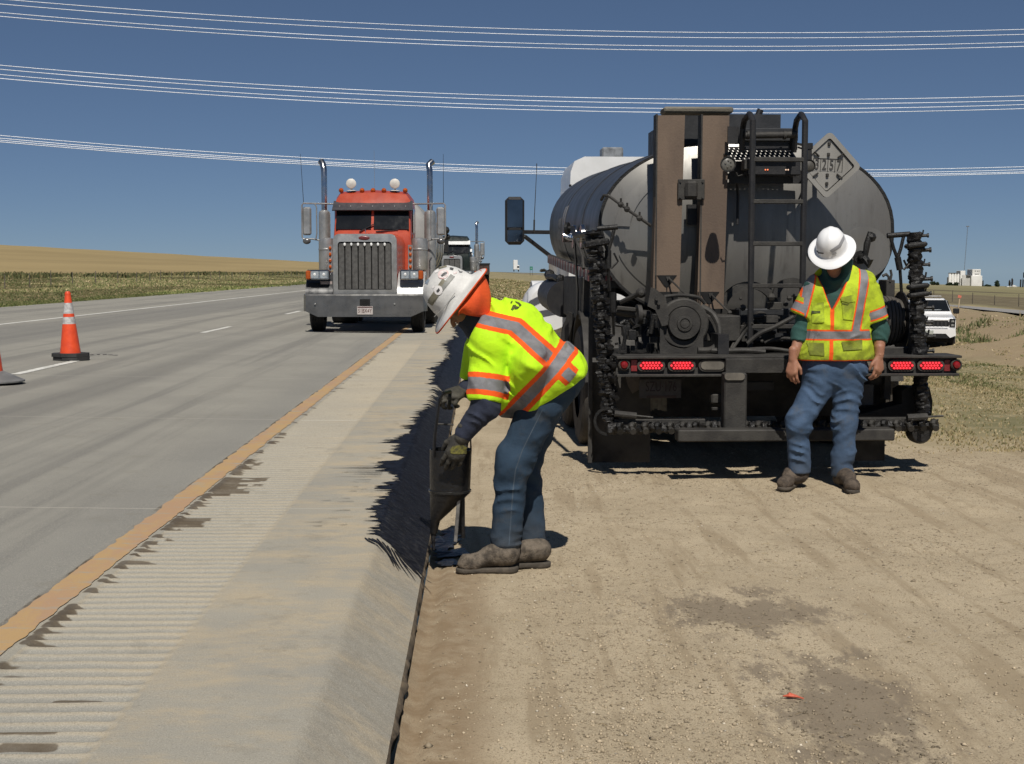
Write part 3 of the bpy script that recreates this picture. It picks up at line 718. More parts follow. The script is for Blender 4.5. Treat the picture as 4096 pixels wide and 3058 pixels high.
for y in (2.9, 4.9):                                          # jacket bands
    mb = MB(); loft(mb, [ring(TA + d, TB_ + d, y + q, TZ + TSL * (y - TY0)) for q, d in ((-.03, 0.001), (-.03, .006), (.03, .006), (.03, .001))], (False, False)); mb.build('jacket_band', TANKSIDE, tank)
mb = MB(); loft(mb, [ring(TA * k, TB_ * k, 1.5 - .17 * (1 - k ** 2.2), TZ) for k in (.985, .93, .85, .72, .55, .36, .18, .03)], (False, True))
head = mb.build('tank_head', TANKHEAD, TT, 60)
mb = MB(); loft(mb, [ring(TA * k, TB_ * k, y, TZ) for k, y in ((.985, 1.52), (1.006, 1.52), (1.006, 1.49), (.985, 1.49), (.985, 1.52))], (False, False)); mb.build('rim_band', DARK, head)
def head_y(x, z):
    k = min(1, math.hypot((x - TCX) / TA, (z - TZ) / TB_)); return 1.5 - .17 * (1 - k ** 2.2)
def on_head(poly, d, name, mat, parent=head, lift=.004):
    """a plate bent to the head"""
    mb = MB(); n = len(poly); q = [LP(px, py, 1.42) for px, py in poly]; cxm = sum(p.x for p in q) / n; czm = sum(p.z for p in q) / n
    vs = [(p.x, head_y(p.x, p.z) - lift, p.z) for p in q] + [(p.x, head_y(p.x, p.z) - lift - d, p.z) for p in q]
    mb.add(vs, [tuple(range(n)), tuple(range(2 * n - 1, n - 1, -1))] + [(i, i + n, (i + 1) % n + n, (i + 1) % n) for i in range(n)]); return mb.build(name, mat, parent)
# bent stiffener plates at the left of the head
def arcplate(t0, t1, k0, k1, name):
    mb = MB(); L = []
    for i in range(13):
        t = R(t0 + (t1 - t0) * i / 12)
        for k in (k0, k1):
            x, z = TCX + TA * k * math.cos(t), TZ + TB_ * k * math.sin(t)
            for dd in (.004, .016): L.append((x, head_y(x, z) - dd, z))
    fs = []
    for i in range(12):
        b = i * 4; fs += [(b + 1, b + 3, b + 7, b + 5), (b, b + 1, b + 5, b + 4), (b + 2, b + 6, b + 7, b + 3)]
    fs += [(0, 2, 3, 1), (48, 49, 51, 50)]
    mb.add(L, fs); return mb.build(name, TANKHEAD, head)
arcplate(128, 176, .80, .90, 'stiffener_plate'); arcplate(196, 226, .80, .90, 'stiffener_plate')
# probe pipe with unions on the upper left
mb = MB(); p0, p1 = LP(2432, 782, 1.30), LP(2525, 850, 1.22); p2 = LP(2605, 905, 1.25)
mb.tube([LP(2405, 800, 1.42), p0 + Vector((-.03, .03, 0)), p0, p1, p2], .012, 8)
for k in (.55, .82, 1.35):
    q = p0 + (p1 - p0) * k; mb.ball(q, .026, 8); mb.cyl(q, q + Vector((.0, -.01, .05)), .009, n=6)
mb.build('gauge_pipe', STEEL, head)
# manway and valve on the right of the head
mb = MB(); c = LP(3465, 1010, 1.36); mb.lathe([(0.0, -.012), (.20, -.012), (.21, 0), (.21, .02), (0, .02)], (c.x, head_y(c.x, c.z) - .016, c.z), (0, -1, 0), 32); mb.build('manway_cover', TANKHEAD, head)
mb = MB(); c = LP(3448, 1030, 1.30); mb.lathe([(0, 0), (.055, 0), (.055, .03), (.03, .03), (.03, .12), (0, .12)], (c.x, 1.36, c.z), (0, -1, 0), 16)
mb.tube([(c.x, 1.25, c.z), (c.x + .04, 1.22, c.z - .06), (c.x + .04, 1.22, c.z - .02)], .032, 8); mb.tube([(c.x + .01, 1.25, c.z), (c.x + .02, 1.24, c.z + .10), (c.x + .05, 1.25, c.z + .20)], [.022, .028, .022], 8)
mb.ball((c.x + .06, 1.25, c.z + .16), .04, 8); mb.build('sample_valve', DARK, head)
st = on_head([(3473, 945), (3517, 945), (3511, 1005), (3470, 1003)], .003, 'warning_sticker', pm('sticker_white', (.58, .55, .50), (.50, .47, .42), .6, 0, 9), lift=.03)
on_head([(3475, 948), (3514, 948), (3513, 955), (3475, 955)], .002, 'sticker_bar', pm('sticker_orange', (.42, .14, .05), None, .6), st, lift=.034)
on_head([(3480, 962), (3487, 958), (3490, 970), (3500, 968), (3509, 962), (3510, 966), (3500, 976), (3482, 978)], .002, 'sticker_mark', BLACK, st, lift=.034)
for k in (987, 992, 997): on_head([(3476, k), (3504, k), (3504, k + 2), (3476, k + 2)], .002, 'sticker_line', BLACK, st, lift=.034)

# ---- burner flues: two tall square ducts with shutters at the foot
def flue(xt0, xt1, xb0, xb1, yt, yb, cut):
    ly = 1.08; mb = MB(); a, b, c, d = LP(xt0, yt, ly), LP(xt1, yt, ly), LP(xb1, yb, ly), LP(xb0, yb, ly)
    dp = .13
    vs = [(p.x, ly, p.z) for p in (a, b, c, d)] + [(p.x, ly + dp, p.z) for p in (a, b, c, d)]
    mb.add(vs, [(0, 1, 2, 3), (7, 6, 5, 4), (0, 3, 7, 4), (1, 5, 6, 2), (3, 2, 6, 7)])
    o = mb.build('burner_flue', FLUE, TT, 0)
    mb = MB(); mb.bb(a.x - .014, a.x - .002, ly - .004, ly + dp + .01, d.z, a.z + .01); mb.bb(a.x - .014, b.x + .004, ly + dp, ly + dp + .012, a.z - .3, a.z + .012); mb.build('flue_seam', STEEL, o, 0)
    # shutter: opening's shade painted as a black plate, with two tapered jaws
    u0, u1, v0, v1 = cut; X0, X1 = LX(u0, ly), LX(u1, ly); Z1, Z0 = LZ(v0, ly), LZ(v1, ly); w_ = X1 - X0; h_ = Z1 - Z0; cxm = (X0 + X1) / 2
    mb = MB(); mb.prism([(X0, Z1), (X1, Z1), (X1 - .22 * w_, Z1 - .34 * h_), (cxm + .12 * w_, Z1 - .62 * h_), (cxm + .03 * w_, Z1 - .70 * h_), (cxm + .02 * w_, Z0), (cxm - .02 * w_, Z0), (cxm - .03 * w_, Z1 - .70 * h_), (cxm - .14 * w_, Z1 - .62 * h_), (X0 + .2 * w_, Z1 - .34 * h_)], ly - .006, ly - .002)
    mb.bb(X0 - .01, X1 + .01, ly - .006, ly - .002, Z0 - .10, Z0 - .0); mb.bb(X0 - .012, X0 - .004, ly - .008, ly - .002, Z0, Z1); mb.build('shutter_opening', pm('opening_shade', (.006, .006, .006), None, .9), o, 0)
    mb = MB(); mb.prism([(cxm - .05 * w_ , Z1 - .01), (cxm + .16 * w_, Z1 - .01), (cxm + .12 * w_, Z1 - .34 * h_), (cxm + .02 * w_, Z1 - .34 * h_)], ly - .014, ly - .007); mb.build('shutter_tongue', STEEL, o, 0)
    mb = MB(); mb.cyl((cxm + .09 * w_, ly - .02, Z1 - .18 * h_), (cxm + .75 * w_, ly - .22, Z1 - 1.18 * h_), .007, n=6); mb.ball((cxm + .75 * w_, ly - .22, Z1 - 1.18 * h_), .02, 8); mb.build('shutter_lever', STEEL, o)
    return o
f1 = flue(2632, 2740, 2611, 2718, 462, 1168, (2628, 2707, 1102, 1168))
f2 = flue(2812, 2918, 2788, 2894, 463, 1236, (2798, 2878, 1168, 1236))
mb = MB(); a, b = LP(2712, 718, 1.05), LP(2818, 800, 1.05); mb.bb(a.x, b.x, 1.045, 1.065, b.z, a.z, .004)
c = LP(2768, 759, 1.0); mb.bb(c.x - .05, c.x + .05, 1.0, 1.045, c.z - .07, c.z + .07, .02)
for dx in (-1, 1):
    for dz in (-1, 1): mb.cyl(((a.x + b.x) / 2 + dx * .088, 1.047, (a.z + b.z) / 2 + dz * .06), ((a.x + b.x) / 2 + dx * .088, 1.035, (a.z + b.z) / 2 + dz * .06), .008, n=6)
mb.build('flue_clamp', STEEL, TT)
# bright polished strip of the head seen between the flues is the head itself; the mounting channel behind it
mb = MB(); mb.bb(LX(2745, 1.25), LX(2800, 1.25), 1.22, 1.28, LZ(900, 1.25), LZ(820, 1.25)); mb.build('flue_bracket', BLACK, TT)

# ---- spill box, deck and boards on top of the tank
mb = MB()
X0, X1 = LX(2597, 3.2), LX(3105, 1.75); zt, zb = LZ(462, 1.75), TZ + TB_ - .22
for (a0, a1, b0, b1) in ((X0, X0 + .03, 1.7, 3.3), (X1 - .03, X1, 1.7, 3.3), (X0, X1, 1.67, 1.70), (X0, X1, 3.3, 3.33)): mb.bb(a0, a1, b0, b1, zb, zt)
mb.build('spill_box', PANEL, TT, 0)
mb = MB(); mb.bb(LX(2640, 1.45), LX(2912, 1.45), 1.30, 1.52, LZ(461, 1.45), LZ(437, 1.45), .012); mb.build('deck_board', WOOD, TT)
mb = MB(); mb.cyl(LP(3030, 470, 1.8), LP(3042, 440, 1.8), .028, n=10); mb.build('vent_pipe', BLACK, TT)
mb = MB(); mb.bb(X0 + .05, X1 - .05, 1.75, 3.25, zb - .02, zb + .02); mb.lathe([(0, 0), (.28, 0), (.28, .1), (.2, .16), (0, .16)], ((X0 + X1) / 2, 2.6, zb + .02), n=20); mb.build('tank_hatch', STEEL, TT)
# perforated step and the ladder platform
ly = .95; x0, x1 = LX(2908, ly), LX(3178, ly); z0 = LZ(640, ly); z1 = LZ(578, ly)
mb = MB()
nx, nz = 14, 5
for j in range(nz + 1): mb.bar((x0, ly + .28 * j / nz, z0 + (z1 - z0) * j / nz), (x1, ly + .28 * j / nz, z0 + (z1 - z0) * j / nz), .046, .006)
for j in range(nz):
    for i in range(nx + 1):
        xx = x0 + (x1 - x0) * min(1, (i + .5 * (j % 2)) / nx); mb.bar((xx, ly + .28 * j / nz, z0 + (z1 - z0) * j / nz), (xx, ly + .28 * (j + 1) / nz, z0 + (z1 - z0) * (j + 1) / nz), .026, .006)
mb.build('tread_grating', BLACK, TT, 0)
mb = MB(); mb.bb(x0 + .1, x1 + .02, 1.0, 1.02, LZ(600, 1), LZ(560, 1)); mb.bb(x0, x0 + .09, .98, 1.0, LZ(578, 1), LZ(508, 1)); mb.build('step_bracket', BLACK, TT, 0)
mb = MB(); mb.cyl((LX(2972, .9), .9, LZ(543, .9)), (LX(3180, .9), .9, LZ(538, .9)), .026, n=12)
for px in (2985, 3130): mb.lathe([(.026, -.01), (.034, -.01), (.034, .01), (.026, .01)], (LX(px, .9), .9, LZ(541, .9)), (1, 0, 0), 12, caps=False)
mb.build('roller_tube', STEEL, TT)
mb = MB(); mb.bb(LX(2970, .99), LX(3182, .99), .97, 1.03, LZ(566, .99), LZ(514, .99), .006); mb.build('hose_tray', PANEL, TT, 0)
# ladder with curled hand rails
ly = .48; lad = MB(); o_l = bpy.data.objects.new('ladder', None); C.objects.link(o_l); o_l.parent = TT; o_l.empty_display_size = .1
for px, side in ((3004, 0), (3211, 1)):
    x = LX(px, ly); zt = LZ(449, ly); xb = LX(px - 46, 1.0)
    pts = [(x, ly, LZ(1392, ly)), (x, ly, zt - .06)] + [(x + (xb - x) * .02 * k, ly + .02 + .04 * k, zt - .06 + .06 * math.sin(k * .5) ) for k in (1, 2, 3)]
    pts += [(x + (xb - x) * .75, ly + .38, zt - .02), (x + (xb - x) * .98, ly + .46, zt - .07), (xb, ly + .50, LZ(610, 1.0))]
    mb = MB(); mb.tube(pts, .023, 10); mb.build('ladder_rail', BLACK, o_l)
for py in (638, 806, 975, 1143, 1306):
    mb = MB(); z = LZ(py, ly); mb.bb(LX(3004, ly), LX(3211, ly), ly - .02, ly + .02, z - .018, z + .014, .004); mb.build('rung', STEEL, o_l)
# control box with warning LEDs
mb = MB(); mb.bb(LX(2985, 1.0), LX(3192, 1.0), .96, 1.12, LZ(702, 1), LZ(646, 1), .006); cb = mb.build('control_box', BLACK, TT)
for k, px in enumerate((3062, 3071, 3144, 3153)):
    mb = MB(); c = LP(px, 680, .955); mb.lathe([(0, 0), (.006, 0), (.004, .006), (0, .007)], (c.x, .957, c.z), (0, -1, 0), 8); mb.build('indicator', emit('indicator_amber', (1, .25, .1), 1.2) if k < 2 else emit('indicator_pale', (1, .7, .5), 1.0), cb)
mb = MB(); mb.bb(LX(2912, 1.2), LX(3200, 1.2), 1.19, 1.21, LZ(735, 1.2), LZ(646, 1.2)); mb.build('dark_cover_plate', BLACK, TT, 0)  # black sheet added to darken the bright head behind the box
# work lamps
def work_lamp(px, py, r_, lens):
    ly = .60; c = LP(px, py, ly); mb = MB(); mb.lathe([(0, .10), (r_ * .55, .10), (r_ * .95, .04), (r_ * 1.08, 0), (r_ * 1.08, -.012), (r_ * .96, -.012), (r_ * .94, .004)], (c.x, ly, c.z), (0, 1, 0), 24, caps=False); o = mb.build('work_lamp', DARK, TT)
    mb = MB(); mb.lathe([(r_ * .95, 0), (r_ * .7, -.008), (0, -.012)], (c.x, ly, c.z), (0, 1, 0), 24, caps=False); mb.build('lens', lens, o)
    if lens is LENSL:
        for dx, dz in ((-.4, .1), (.35, .3), (.0, .5), (-.1, -.4), (.4, -.2)):
            mb = MB(); mb.lathe([(r_ * .13, 0), (r_ * .1, -.004), (0, -.005)], (c.x + dx * r_, ly - .012, c.z + dz * r_), (0, 1, 0), 8, caps=False); mb.build('led', LENS, o)
LENSL = pm('lamp_lens', (.13, .125, .11), (.09, .085, .075), .35, 0, 9); LENSK = pm('dark_lens', (.07, .065, .055), (.05, .046, .04), .6, 0, 9)
work_lamp(2912, 658, .054, LENSL); work_lamp(3236, 664, .045, LENSK)
mb = MB(); mb.bb(LX(2968, .6), LX(2992, .6), .56, .68, LZ(680, .6), LZ(640, .6), .004); mb.tube([LP(2945, 690, .62), LP(2952, 705, .62), LP(2972, 700, .62), LP(2985, 690, .62)], .005, 6); mb.build('lamp_bracket', STEEL, TT)
mb = MB(); mb.cyl(LP(3236, 595, .95), LP(3236, 640, .95), .022, n=10); mb.cyl(LP(3236, 574, .95), LP(3236, 597, .95), .030, n=10); mb.build('filler_cap', BLACK, TT)
mb = MB(); mb.tube([LP(2945, 700, 1.2), LP(2952, 780, 1.28), LP(2950, 900, 1.25)], .012, 6); mb.build('cable', BLACK, TT); mb = MB(); mb.tube([LP(3192, 590, 1.25), LP(3250, 610, 1.3), LP(3240, 690, 1.25), LP(3195, 800, 1.3)], .008, 6); mb.build('cable', BLACK, TT)
# placard holder
PL = MB(); pc = LP(3310, 662, 1.03); hw_ = (3427 - 3312) / 506 / 1.0; dv = .249; tl = R(-2.6)
def pl(a, b, h): return (pc.x + a * math.cos(tl) - b * math.sin(tl), 1.03 + h, pc.z + a * math.sin(tl) + b * math.cos(tl))
def rdiam(s, r_=.22):
    out = []
    for k in range(4):
        a = k * math.pi / 2; c = (math.sin(a) * s * (1 - r_), math.cos(a) * s * (1 - r_))
        for j in (-2, -1, 0, 1, 2):
            b = a + j * math.pi / 8; out.append((c[0] + math.sin(b) * s * r_, c[1] + math.cos(b) * s * r_))
    return out
SIL = mat_tank('placard_aluminium', (.33, .315, .285), (.265, .253, .228), (.15, .14, .125), .25)
mb = MB(); mb.prism(rdiam(.245, .12), .002, .008, pl); plac = mb.build('placard_holder', DARK, TT)
mb = MB(); mb.prism(rdiam(.196, .10), -.006, .0015, pl); mb.build('placard_face', SIL, plac)
o_, i_ = rdiam(.250, .14), rdiam(.205, .10); n = len(o_)
mb = MB(); vs = [pl(a, b, .004) for a, b in o_] + [pl(a, b, -.022) for a, b in o_] + [pl(a, b, -.022) for a, b in i_] + [pl(a, b, -.003) for a, b in i_]
mb.add(vs, [(q * n + i, q * n + (i + 1) % n, (q + 1) * n + (i + 1) % n, (q + 1) * n + i) for q in range(3) for i in range(n)]); mb.build('placard_frame', SIL, plac, 30)
for a, b in ((.118, .098), (-.118, .098), (.118, -.098), (-.118, -.098)):
    mb = MB(); k = math.copysign(1, a), math.copysign(1, b); mb.bar(pl(a, b, -.026), pl(a - k[0] * .045, b - k[1] * .035, -.016), .018, .010, .003); mb.build('placard_clip', STEEL, plac)
for b in (.165, .082, -.078, -.145):
    mb = MB(); mb.bb(pl(0, b, 0)[0] - .011, pl(0, b, 0)[0] + .011, 1.008, 1.03, pl(0, b, 0)[2] - .014, pl(0, b, 0)[2] + .014, .004); mb.build('flip_ring', STEEL, plac)
mb = MB(); mb.prism([(-.115, -.048), (.115, -.048), (.115, .048), (-.115, .048)], -.008, -.002, pl); np_ = mb.build('number_panel', SIL, plac, 0)
for x_ in (-.115, -.057, .0, .057, .115):
    mb = MB(); mb.prism([(x_ - .0025, -.049), (x_ + .0025, -.049), (x_ + .0025, .049), (x_ - .0025, .049)], -.0105, -.0085, pl); mb.build('card_edge', STEEL, np_, 0)
mb = MB(); mb.prism([(-.117, .046), (.117, .046), (.117, .052), (-.117, .052)], -.011, -.0085, pl); mb.build('card_edge', STEEL, np_, 0)
DIG = pm('faded_black_digits', (.030, .028, .026), (.055, .05, .045), .6, 0, 14)
for k, ch in enumerate('3257'):
    text('digit', ch, .116, DIG, np_, pl(-.086 + .0575 * k, 0, -.0125), (R(90), R(2.6), 0), .001, .62, bold=.0016)
mb = MB(); mb.cyl((pc.x, 1.04, pc.z), (pc.x, 1.45, pc.z), .02, n=8); mb.build('placard_post', STEEL, TT)

# ---- pump gear: reel disc on its stand, gearbox, hoses, valves
ly = .40; c = LP(2735, 1295, ly)
mb = MB(); mb.lathe([(0, .10), (.182, .10), (.186, .08), (.186, 0), (.175, -.008), (.13, -.008), (.126, .004), (.124, .004), (.122, -.03), (.115, -.042), (.06, -.044), (.056, -.054), (.040, -.056), (.036, -.048), (.034, -.048), (.031, -.056), (0, -.058)], (c.x, ly, c.z), (0, 1, 0), 48, caps=False)
mb.build('pump_drive_drum', STEEL, TT, 25)
mb = MB(); a0, a1 = LX(2640, .36), LX(2813, .36); zt, zb = LZ(1312, .36), LZ(1428, .36); cxm = (a0 + a1) / 2; poly = [(a0, zb), (a1, zb), (a1, zt)]
for k in range(0, 13):
    t = math.pi * (k / 12); poly.append((cxm + .137 * math.cos(t), zt - .02 - .135 * math.sin(t)))
poly.append((a0, zt)); mb.prism(poly, .33, .345); mb.build('drum_stand', STEEL, TT, 0)
mb = MB(); q = [LP(px, py, .38) for px, py in ((2600, 1150), (2618, 1155), (2660, 1190), (2672, 1270), (2668, 1300), (2645, 1305), (2618, 1240), (2588, 1225))]; mb.prism([(p.x, p.z) for p in q], .34, .37)
for px, py in ((2625, 1196), (2634, 1214)): d = LP(px, py, .34); mb.cyl((d.x, .34, d.z), (d.x, .315, d.z), .013, n=6)
mb.build('drive_bracket', STEEL, TT, 0)
mb = MB(); mb.bb(LX(2822, .6), LX(2954, .6), .5, .95, LZ(1364, .6), LZ(1262, .6), .008); mb.build('valve_box', STEEL, TT)
def hose(pts, r_, name='hose', mat=None):
    mb = MB(); P = [Vector(LP(*p)) for p in pts]; S = []
    for i in range(len(P) - 1):
        p0, p1, p2, p3 = P[max(i - 1, 0)], P[i], P[i + 1], P[min(i + 2, len(P) - 1)]
        for k in range(6):
            t = k / 6; S.append(.5 * ((2 * p1) + (p2 - p0) * t + (2 * p0 - 5 * p1 + 4 * p2 - p3) * t * t + (3 * p1 - p0 - 3 * p2 + p3) * t ** 3))
    S.append(P[-1]); mb.tube(S, r_, 8); return mb.build(name, mat or STEEL, TT)
hose([(2805, 1228, .45), (2850, 1255, .42), (2877, 1310, .38), (2872, 1372, .35), (2842, 1400, .33), (2790, 1402, .32)], .024)
hose([(2845, 1402, .25), (2900, 1404, .24), (2980, 1402, .24), (3060, 1408, .25)], .020)
hose([(2655, 1188, .5), (2720, 1182, .55), (2790, 1190, .6), (2820, 1215, .62)], .014)
hose([(2925, 1395, .5), (2960, 1330, .55), (3005, 1285, .5)], .012); hose([(2930, 1398, .45), (2970, 1340, .5), (3010, 1292, .46)], .012)
hose([(2990, 1375, .42), (3040, 1335, .4), (3100, 1308, .38), (3175, 1268, .36)], .017)
hose([(3060, 1372, .5), (3120, 1355, .45), (3190, 1358, .4), (3260, 1362, .4)], .013); hose([(3000, 1398, .3), (3080, 1395, .3), (3160, 1405, .28)], .014)
# curved bearing bands behind the ladder
for px, py, r0, r1, yy in ((2995, 1250, .19, .245, 1.15), (3165, 1190, .10, .155, 1.1)):
    c = LP(px, py, yy); mb = MB(); P0 = []; P1 = []
    for k in range(17):
        t = math.pi * (k / 16); P0.append((c.x + r1 * math.cos(t), c.z + r1 * math.sin(t))); P1.append((c.x + r0 * math.cos(t), c.z + r0 * math.sin(t)))
    mb.prism(P0 + P1[::-1], yy - .03, yy + .03); mb.build('manifold_band', STEEL, TT, 30)
mb = MB(); c = LP(3042, 1272, .7); mb.lathe([(0, -.05), (.02, -.05), (.022, -.04), (.045, -.04), (.05, -.03), (.05, .06), (.04, .10), (0, .10)], (c.x, .70, c.z), (0, 1, 0), 20); mb.build('oil_filter', STEEL, TT)
mb = MB(); mb.bb(LX(2955, .95), LX(3300, .95), .9, 1.1, LZ(1370, .95), LZ(1235, .95), .01); mb.build('engine_cover', PANEL, TT)
mb = MB()
for i in range(46):
    q = LP(rr.uniform(2960, 3330), rr.uniform(1180, 1395), rr.uniform(.55, .9)); s_ = rr.uniform(.015, .05)
    if i % 3 == 0: mb.box(q, (s_ * 2, s_ * 2, s_ * 1.2), None, .004)
    elif i % 3 == 1: mb.cyl(q, q + Vector((rr.uniform(-.12, .12), rr.uniform(-.05, .05), rr.uniform(-.05, .05))), s_ * .5, n=8)
    else: mb.ball(q, s_ * .7, 8)
tag(mb.build('pump_fittings', STEEL, TT), kind='stuff')
mb = MB(); mb.bb(LX(2940, 1.2), LX(3420, 1.2), 1.1, 1.4, LZ(1400, 1.2), LZ(1240, 1.2)); mb.build('pump_housing', BLACK, TT)
# left valve gear
mb = MB(); c = LP(2564, 1172, .45); mb.lathe([(0, 0), (.035, 0), (.04, .02), (.02, .05), (0, .055)], (c.x, .47, c.z), (0, -1, 0), 16); mb.cyl((c.x, .45, c.z), LP(2485, 1210, .6), .020, n=8); mb.build('float_arm', STEEL, TT)
mb = MB(); a, b = LP(2470, 1245, .6), LP(2600, 1262, .5); mb.cyl(a, b, .035, n=12); mb.bar(LP(2470, 1232, .55), LP(2545, 1240, .5), .045, .03, .005); mb.lathe([(0, -.02), (.075, -.02), (.075, .01), (0, .01)], LP(2557, 1258, .5), (1, .1, 0), 20); mb.build('suction_valve', STEEL, TT)
mb = MB()
for i in range(34):
    q = LP(rr.uniform(2462, 2640), rr.uniform(1270, 1415), rr.uniform(.45, .9)); s_ = rr.uniform(.012, .04)
    if i % 2: mb.cyl(q, q + Vector((rr.uniform(-.05, .05), 0, rr.uniform(-.14, .02))), s_ * .5, n=7)
    else: mb.box(q, (s_ * 1.6, s_ * 2, s_ * 2), None, .004)
tag(mb.build('valve_fittings', DARK, TT), kind='stuff')

# ---- rear light bar (a channel), deck and lamps
BZ0, BZ1 = LZ(1502, 0), LZ(1427, 0); bx0, bx1 = LX(2468, 0), LX(3842, 0); fx0, fx1 = LX(2902, 0), LX(3452, 0)
mb = MB(); mb.bb(bx0, bx1 + .02, -.02, .30, BZ1 - .014, BZ1 + .004, .003); mb.build('deck_edge', STEEL, TT, 0)
mb = MB(); mb.bb(bx0 + .1, bx1 - .1, .20, 1.5, BZ1 - .08, BZ1 - .02); mb.build('rear_deck', DARK, TT, 0)
def light_bar(x0, x1):
    mb = MB(); mb.bb(x0, x1, .03, .05, BZ0, BZ1 - .016); mb.bb(x0, x1, -.03, .03, BZ0 - .008, BZ0 + .010, .003); return mb.build('light_bar', STEEL, TT, 0)
lbl, lbr = light_bar(bx0, fx0), light_bar(fx1, bx1)
mb = MB(); mb.bb(fx0, fx1, -.05, .06, LZ(1492, 0), LZ(1434, 0), .004); mb.build('centre_beam', STEEL, TT)
def stadium(cx, cz, hw, hh, y0, y1, k=8):
    pts = []
    for s_, a0 in ((1, -90), (-1, 90)):
        for j in range(k + 1):
            a = R(a0 + 180 * j / k); pts.append((cx + s_ * (hw - hh) + hh * math.cos(a), cz + hh * math.sin(a)))
    return pts
def led_lamp(px, par, lit=True):
    c = LP(px, 1463, 0); mb = MB(); mb.prism(stadium(c.x, c.z, .100, .042, 0, 0), .0, .03); o = mb.build('tail_lamp', RUBBER, par, 30)
    mb = MB(); mb.prism(stadium(c.x, c.z, .084, .029, 0, 0), -.006, .0); mb.build('lens', (REDL if lit else LENS), o, 30)
    if lit:
        for row, ks in ((1, (-2.5, -1.5, -.5, .5, 1.5, 2.5)), (0, (-3.3, -2, -1, 0, 1, 2, 3.3)), (-1, (-2.5, -1.5, -.5, .5, 1.5, 2.5))):
            for k in ks:
                mb = MB(); mb.lathe([(.0082, 0), (.007, .006), (0, .008)], (c.x + k * .0225, -.006, c.z + row * .0185), (0, -1, 0), 8, caps=False); mb.build('led', LED, o)
for px in (2605, 2727): led_lamp(px, lbl)
led_lamp(2850, lbl, False); led_lamp(3490, lbr, False)
for px in (3607, 3724): led_lamp(px, lbr)
for px, par in ((2497, lbl), (3826, lbr)):
    c = LP(px, 1461, 0); mb = MB(); mb.lathe([(0, .03), (.04, .03), (.042, 0), (.034, -.008), (.028, 0)], (c.x, 0, c.z), (0, 1, 0), 20, caps=False); o = mb.build('marker_lamp', RUBBER, par)
    mb = MB(); mb.lathe([(.028, 0), (.022, -.016), (0, -.022)], (c.x, 0, c.z), (0, 1, 0), 16, caps=False); mb.build('lens', REDL, o)
for px, par in ((2538, lbl), (3793, lbr)):
    c = LP(px, 1464, 0); mb = MB(); mb.bb(c.x - .023, c.x + .023, .018, .03, c.z - .042, c.z + .042, .003); mb.build('reflector', REFL, par)
# number plate, its shade painted into the dark colours
c = LP(2641, 1551, .22); mb = MB(); mb.bb(c.x - .155, c.x + .155, .22, .226, c.z - .078, c.z + .062, .006); lp = mb.build('number_plate', pm('shaded_plate', (.075, .066, .058), (.045, .038, .034), .7, 0, 12), TT)
text('plate_text', 'SZU·176', .105, pm('plate_red', (.022, .006, .005), None, .6), lp, (c.x + .006, .218, c.z + .004), (R(90), 0, 0), .001, .62)
mb = MB(); mb.bb(c.x - .10, c.x + .12, .217, .2195, c.z - .076, c.z - .058); mb.build('plate_band', pm('plate_brown', (.06, .03, .018), None, .6), lp, 0)
# hitch post, step beam, rags
mb = MB(); mb.bb(LX(2893, -.05), LX(2984, -.05), -.14, -.02, LZ(1722, -.1), LZ(1492, -.1), .01); hp = mb.build('hitch_post', STEEL, TT)
mb = MB(); mb.prism(stadium(LX(2944, -.15), LZ(1507, -.15), .072, .025, 0, 0), -.155, -.14); mb.build('post_lamp', LENS, hp, 30)
mb = MB(); mb.bb(LX(2985, .1), LX(3100, .1), .08, .14, LZ(1562, .1), LZ(1527, .1), .004); mb.build('hitch_bracket', STEEL, TT); mb = MB(); mb.bb(LX(2848, .1), LX(2893, .1), .06, .14, LZ(1615, .1), LZ(1573, .1), .012); mb.bb(LX(2850, .1), LX(2893, .1), .06, .1, LZ(1640, .1), LZ(1628, .1), .004); mb.build('hitch_bracket', STEEL, TT)
mb = MB(); mb.bb(LX(2709, -.2), LX(3576, -.2), -.30, -.14, LZ(1764, -.25), LZ(1717, -.25), .008); mb.build('step_beam', STEEL, TT)
mb = MB(); mb.cyl(LP(2640, 1585, .5), LP(2640, 1640, .5), .02, n=6)
for k in range(9):
    px = 2590 + k * 9; mb.bar(LP(px, 1583, .5), LP(px - 8 + k, 1640 + 6 * math.sin(k), .5), .018, .008)
mb.build('brush_bristles', pm('dusty_bristle', (.16, .145, .115), (.10, .09, .07), .9, 0, 20), TT)
mb = MB(); q = [LP(px, py, .45) for px, py in ((2500, 1498), (2560, 1500), (2556, 1560), (2530, 1575), (2512, 1545))]; mb.prism([(p.x, p.z) for p in q], .45, .455); mb.build('hanging_tag', pm('old_cardboard', (.17, .145, .12), (.11, .095, .08), .9), TT, 0)
# right bracket work below the light bar
mb = MB(); mb.bb(LX(3380, .3), LX(3500, .3), .28, .32, LZ(1622, .3), LZ(1540, .3)); mb.build('mud_flap_plate', PANEL, TT, 0)
mb = MB(); mb.bb(LX(3538, .35), LX(3565, .35), .3, .4, LZ(1600, .35), LZ(1500, .35), .004); mb.bb(LX(3440, .4), LX(3545, .4), .35, .42, LZ(1540, .4), LZ(1500, .4)); mb.build('bar_hanger', STEEL, TT, 0)

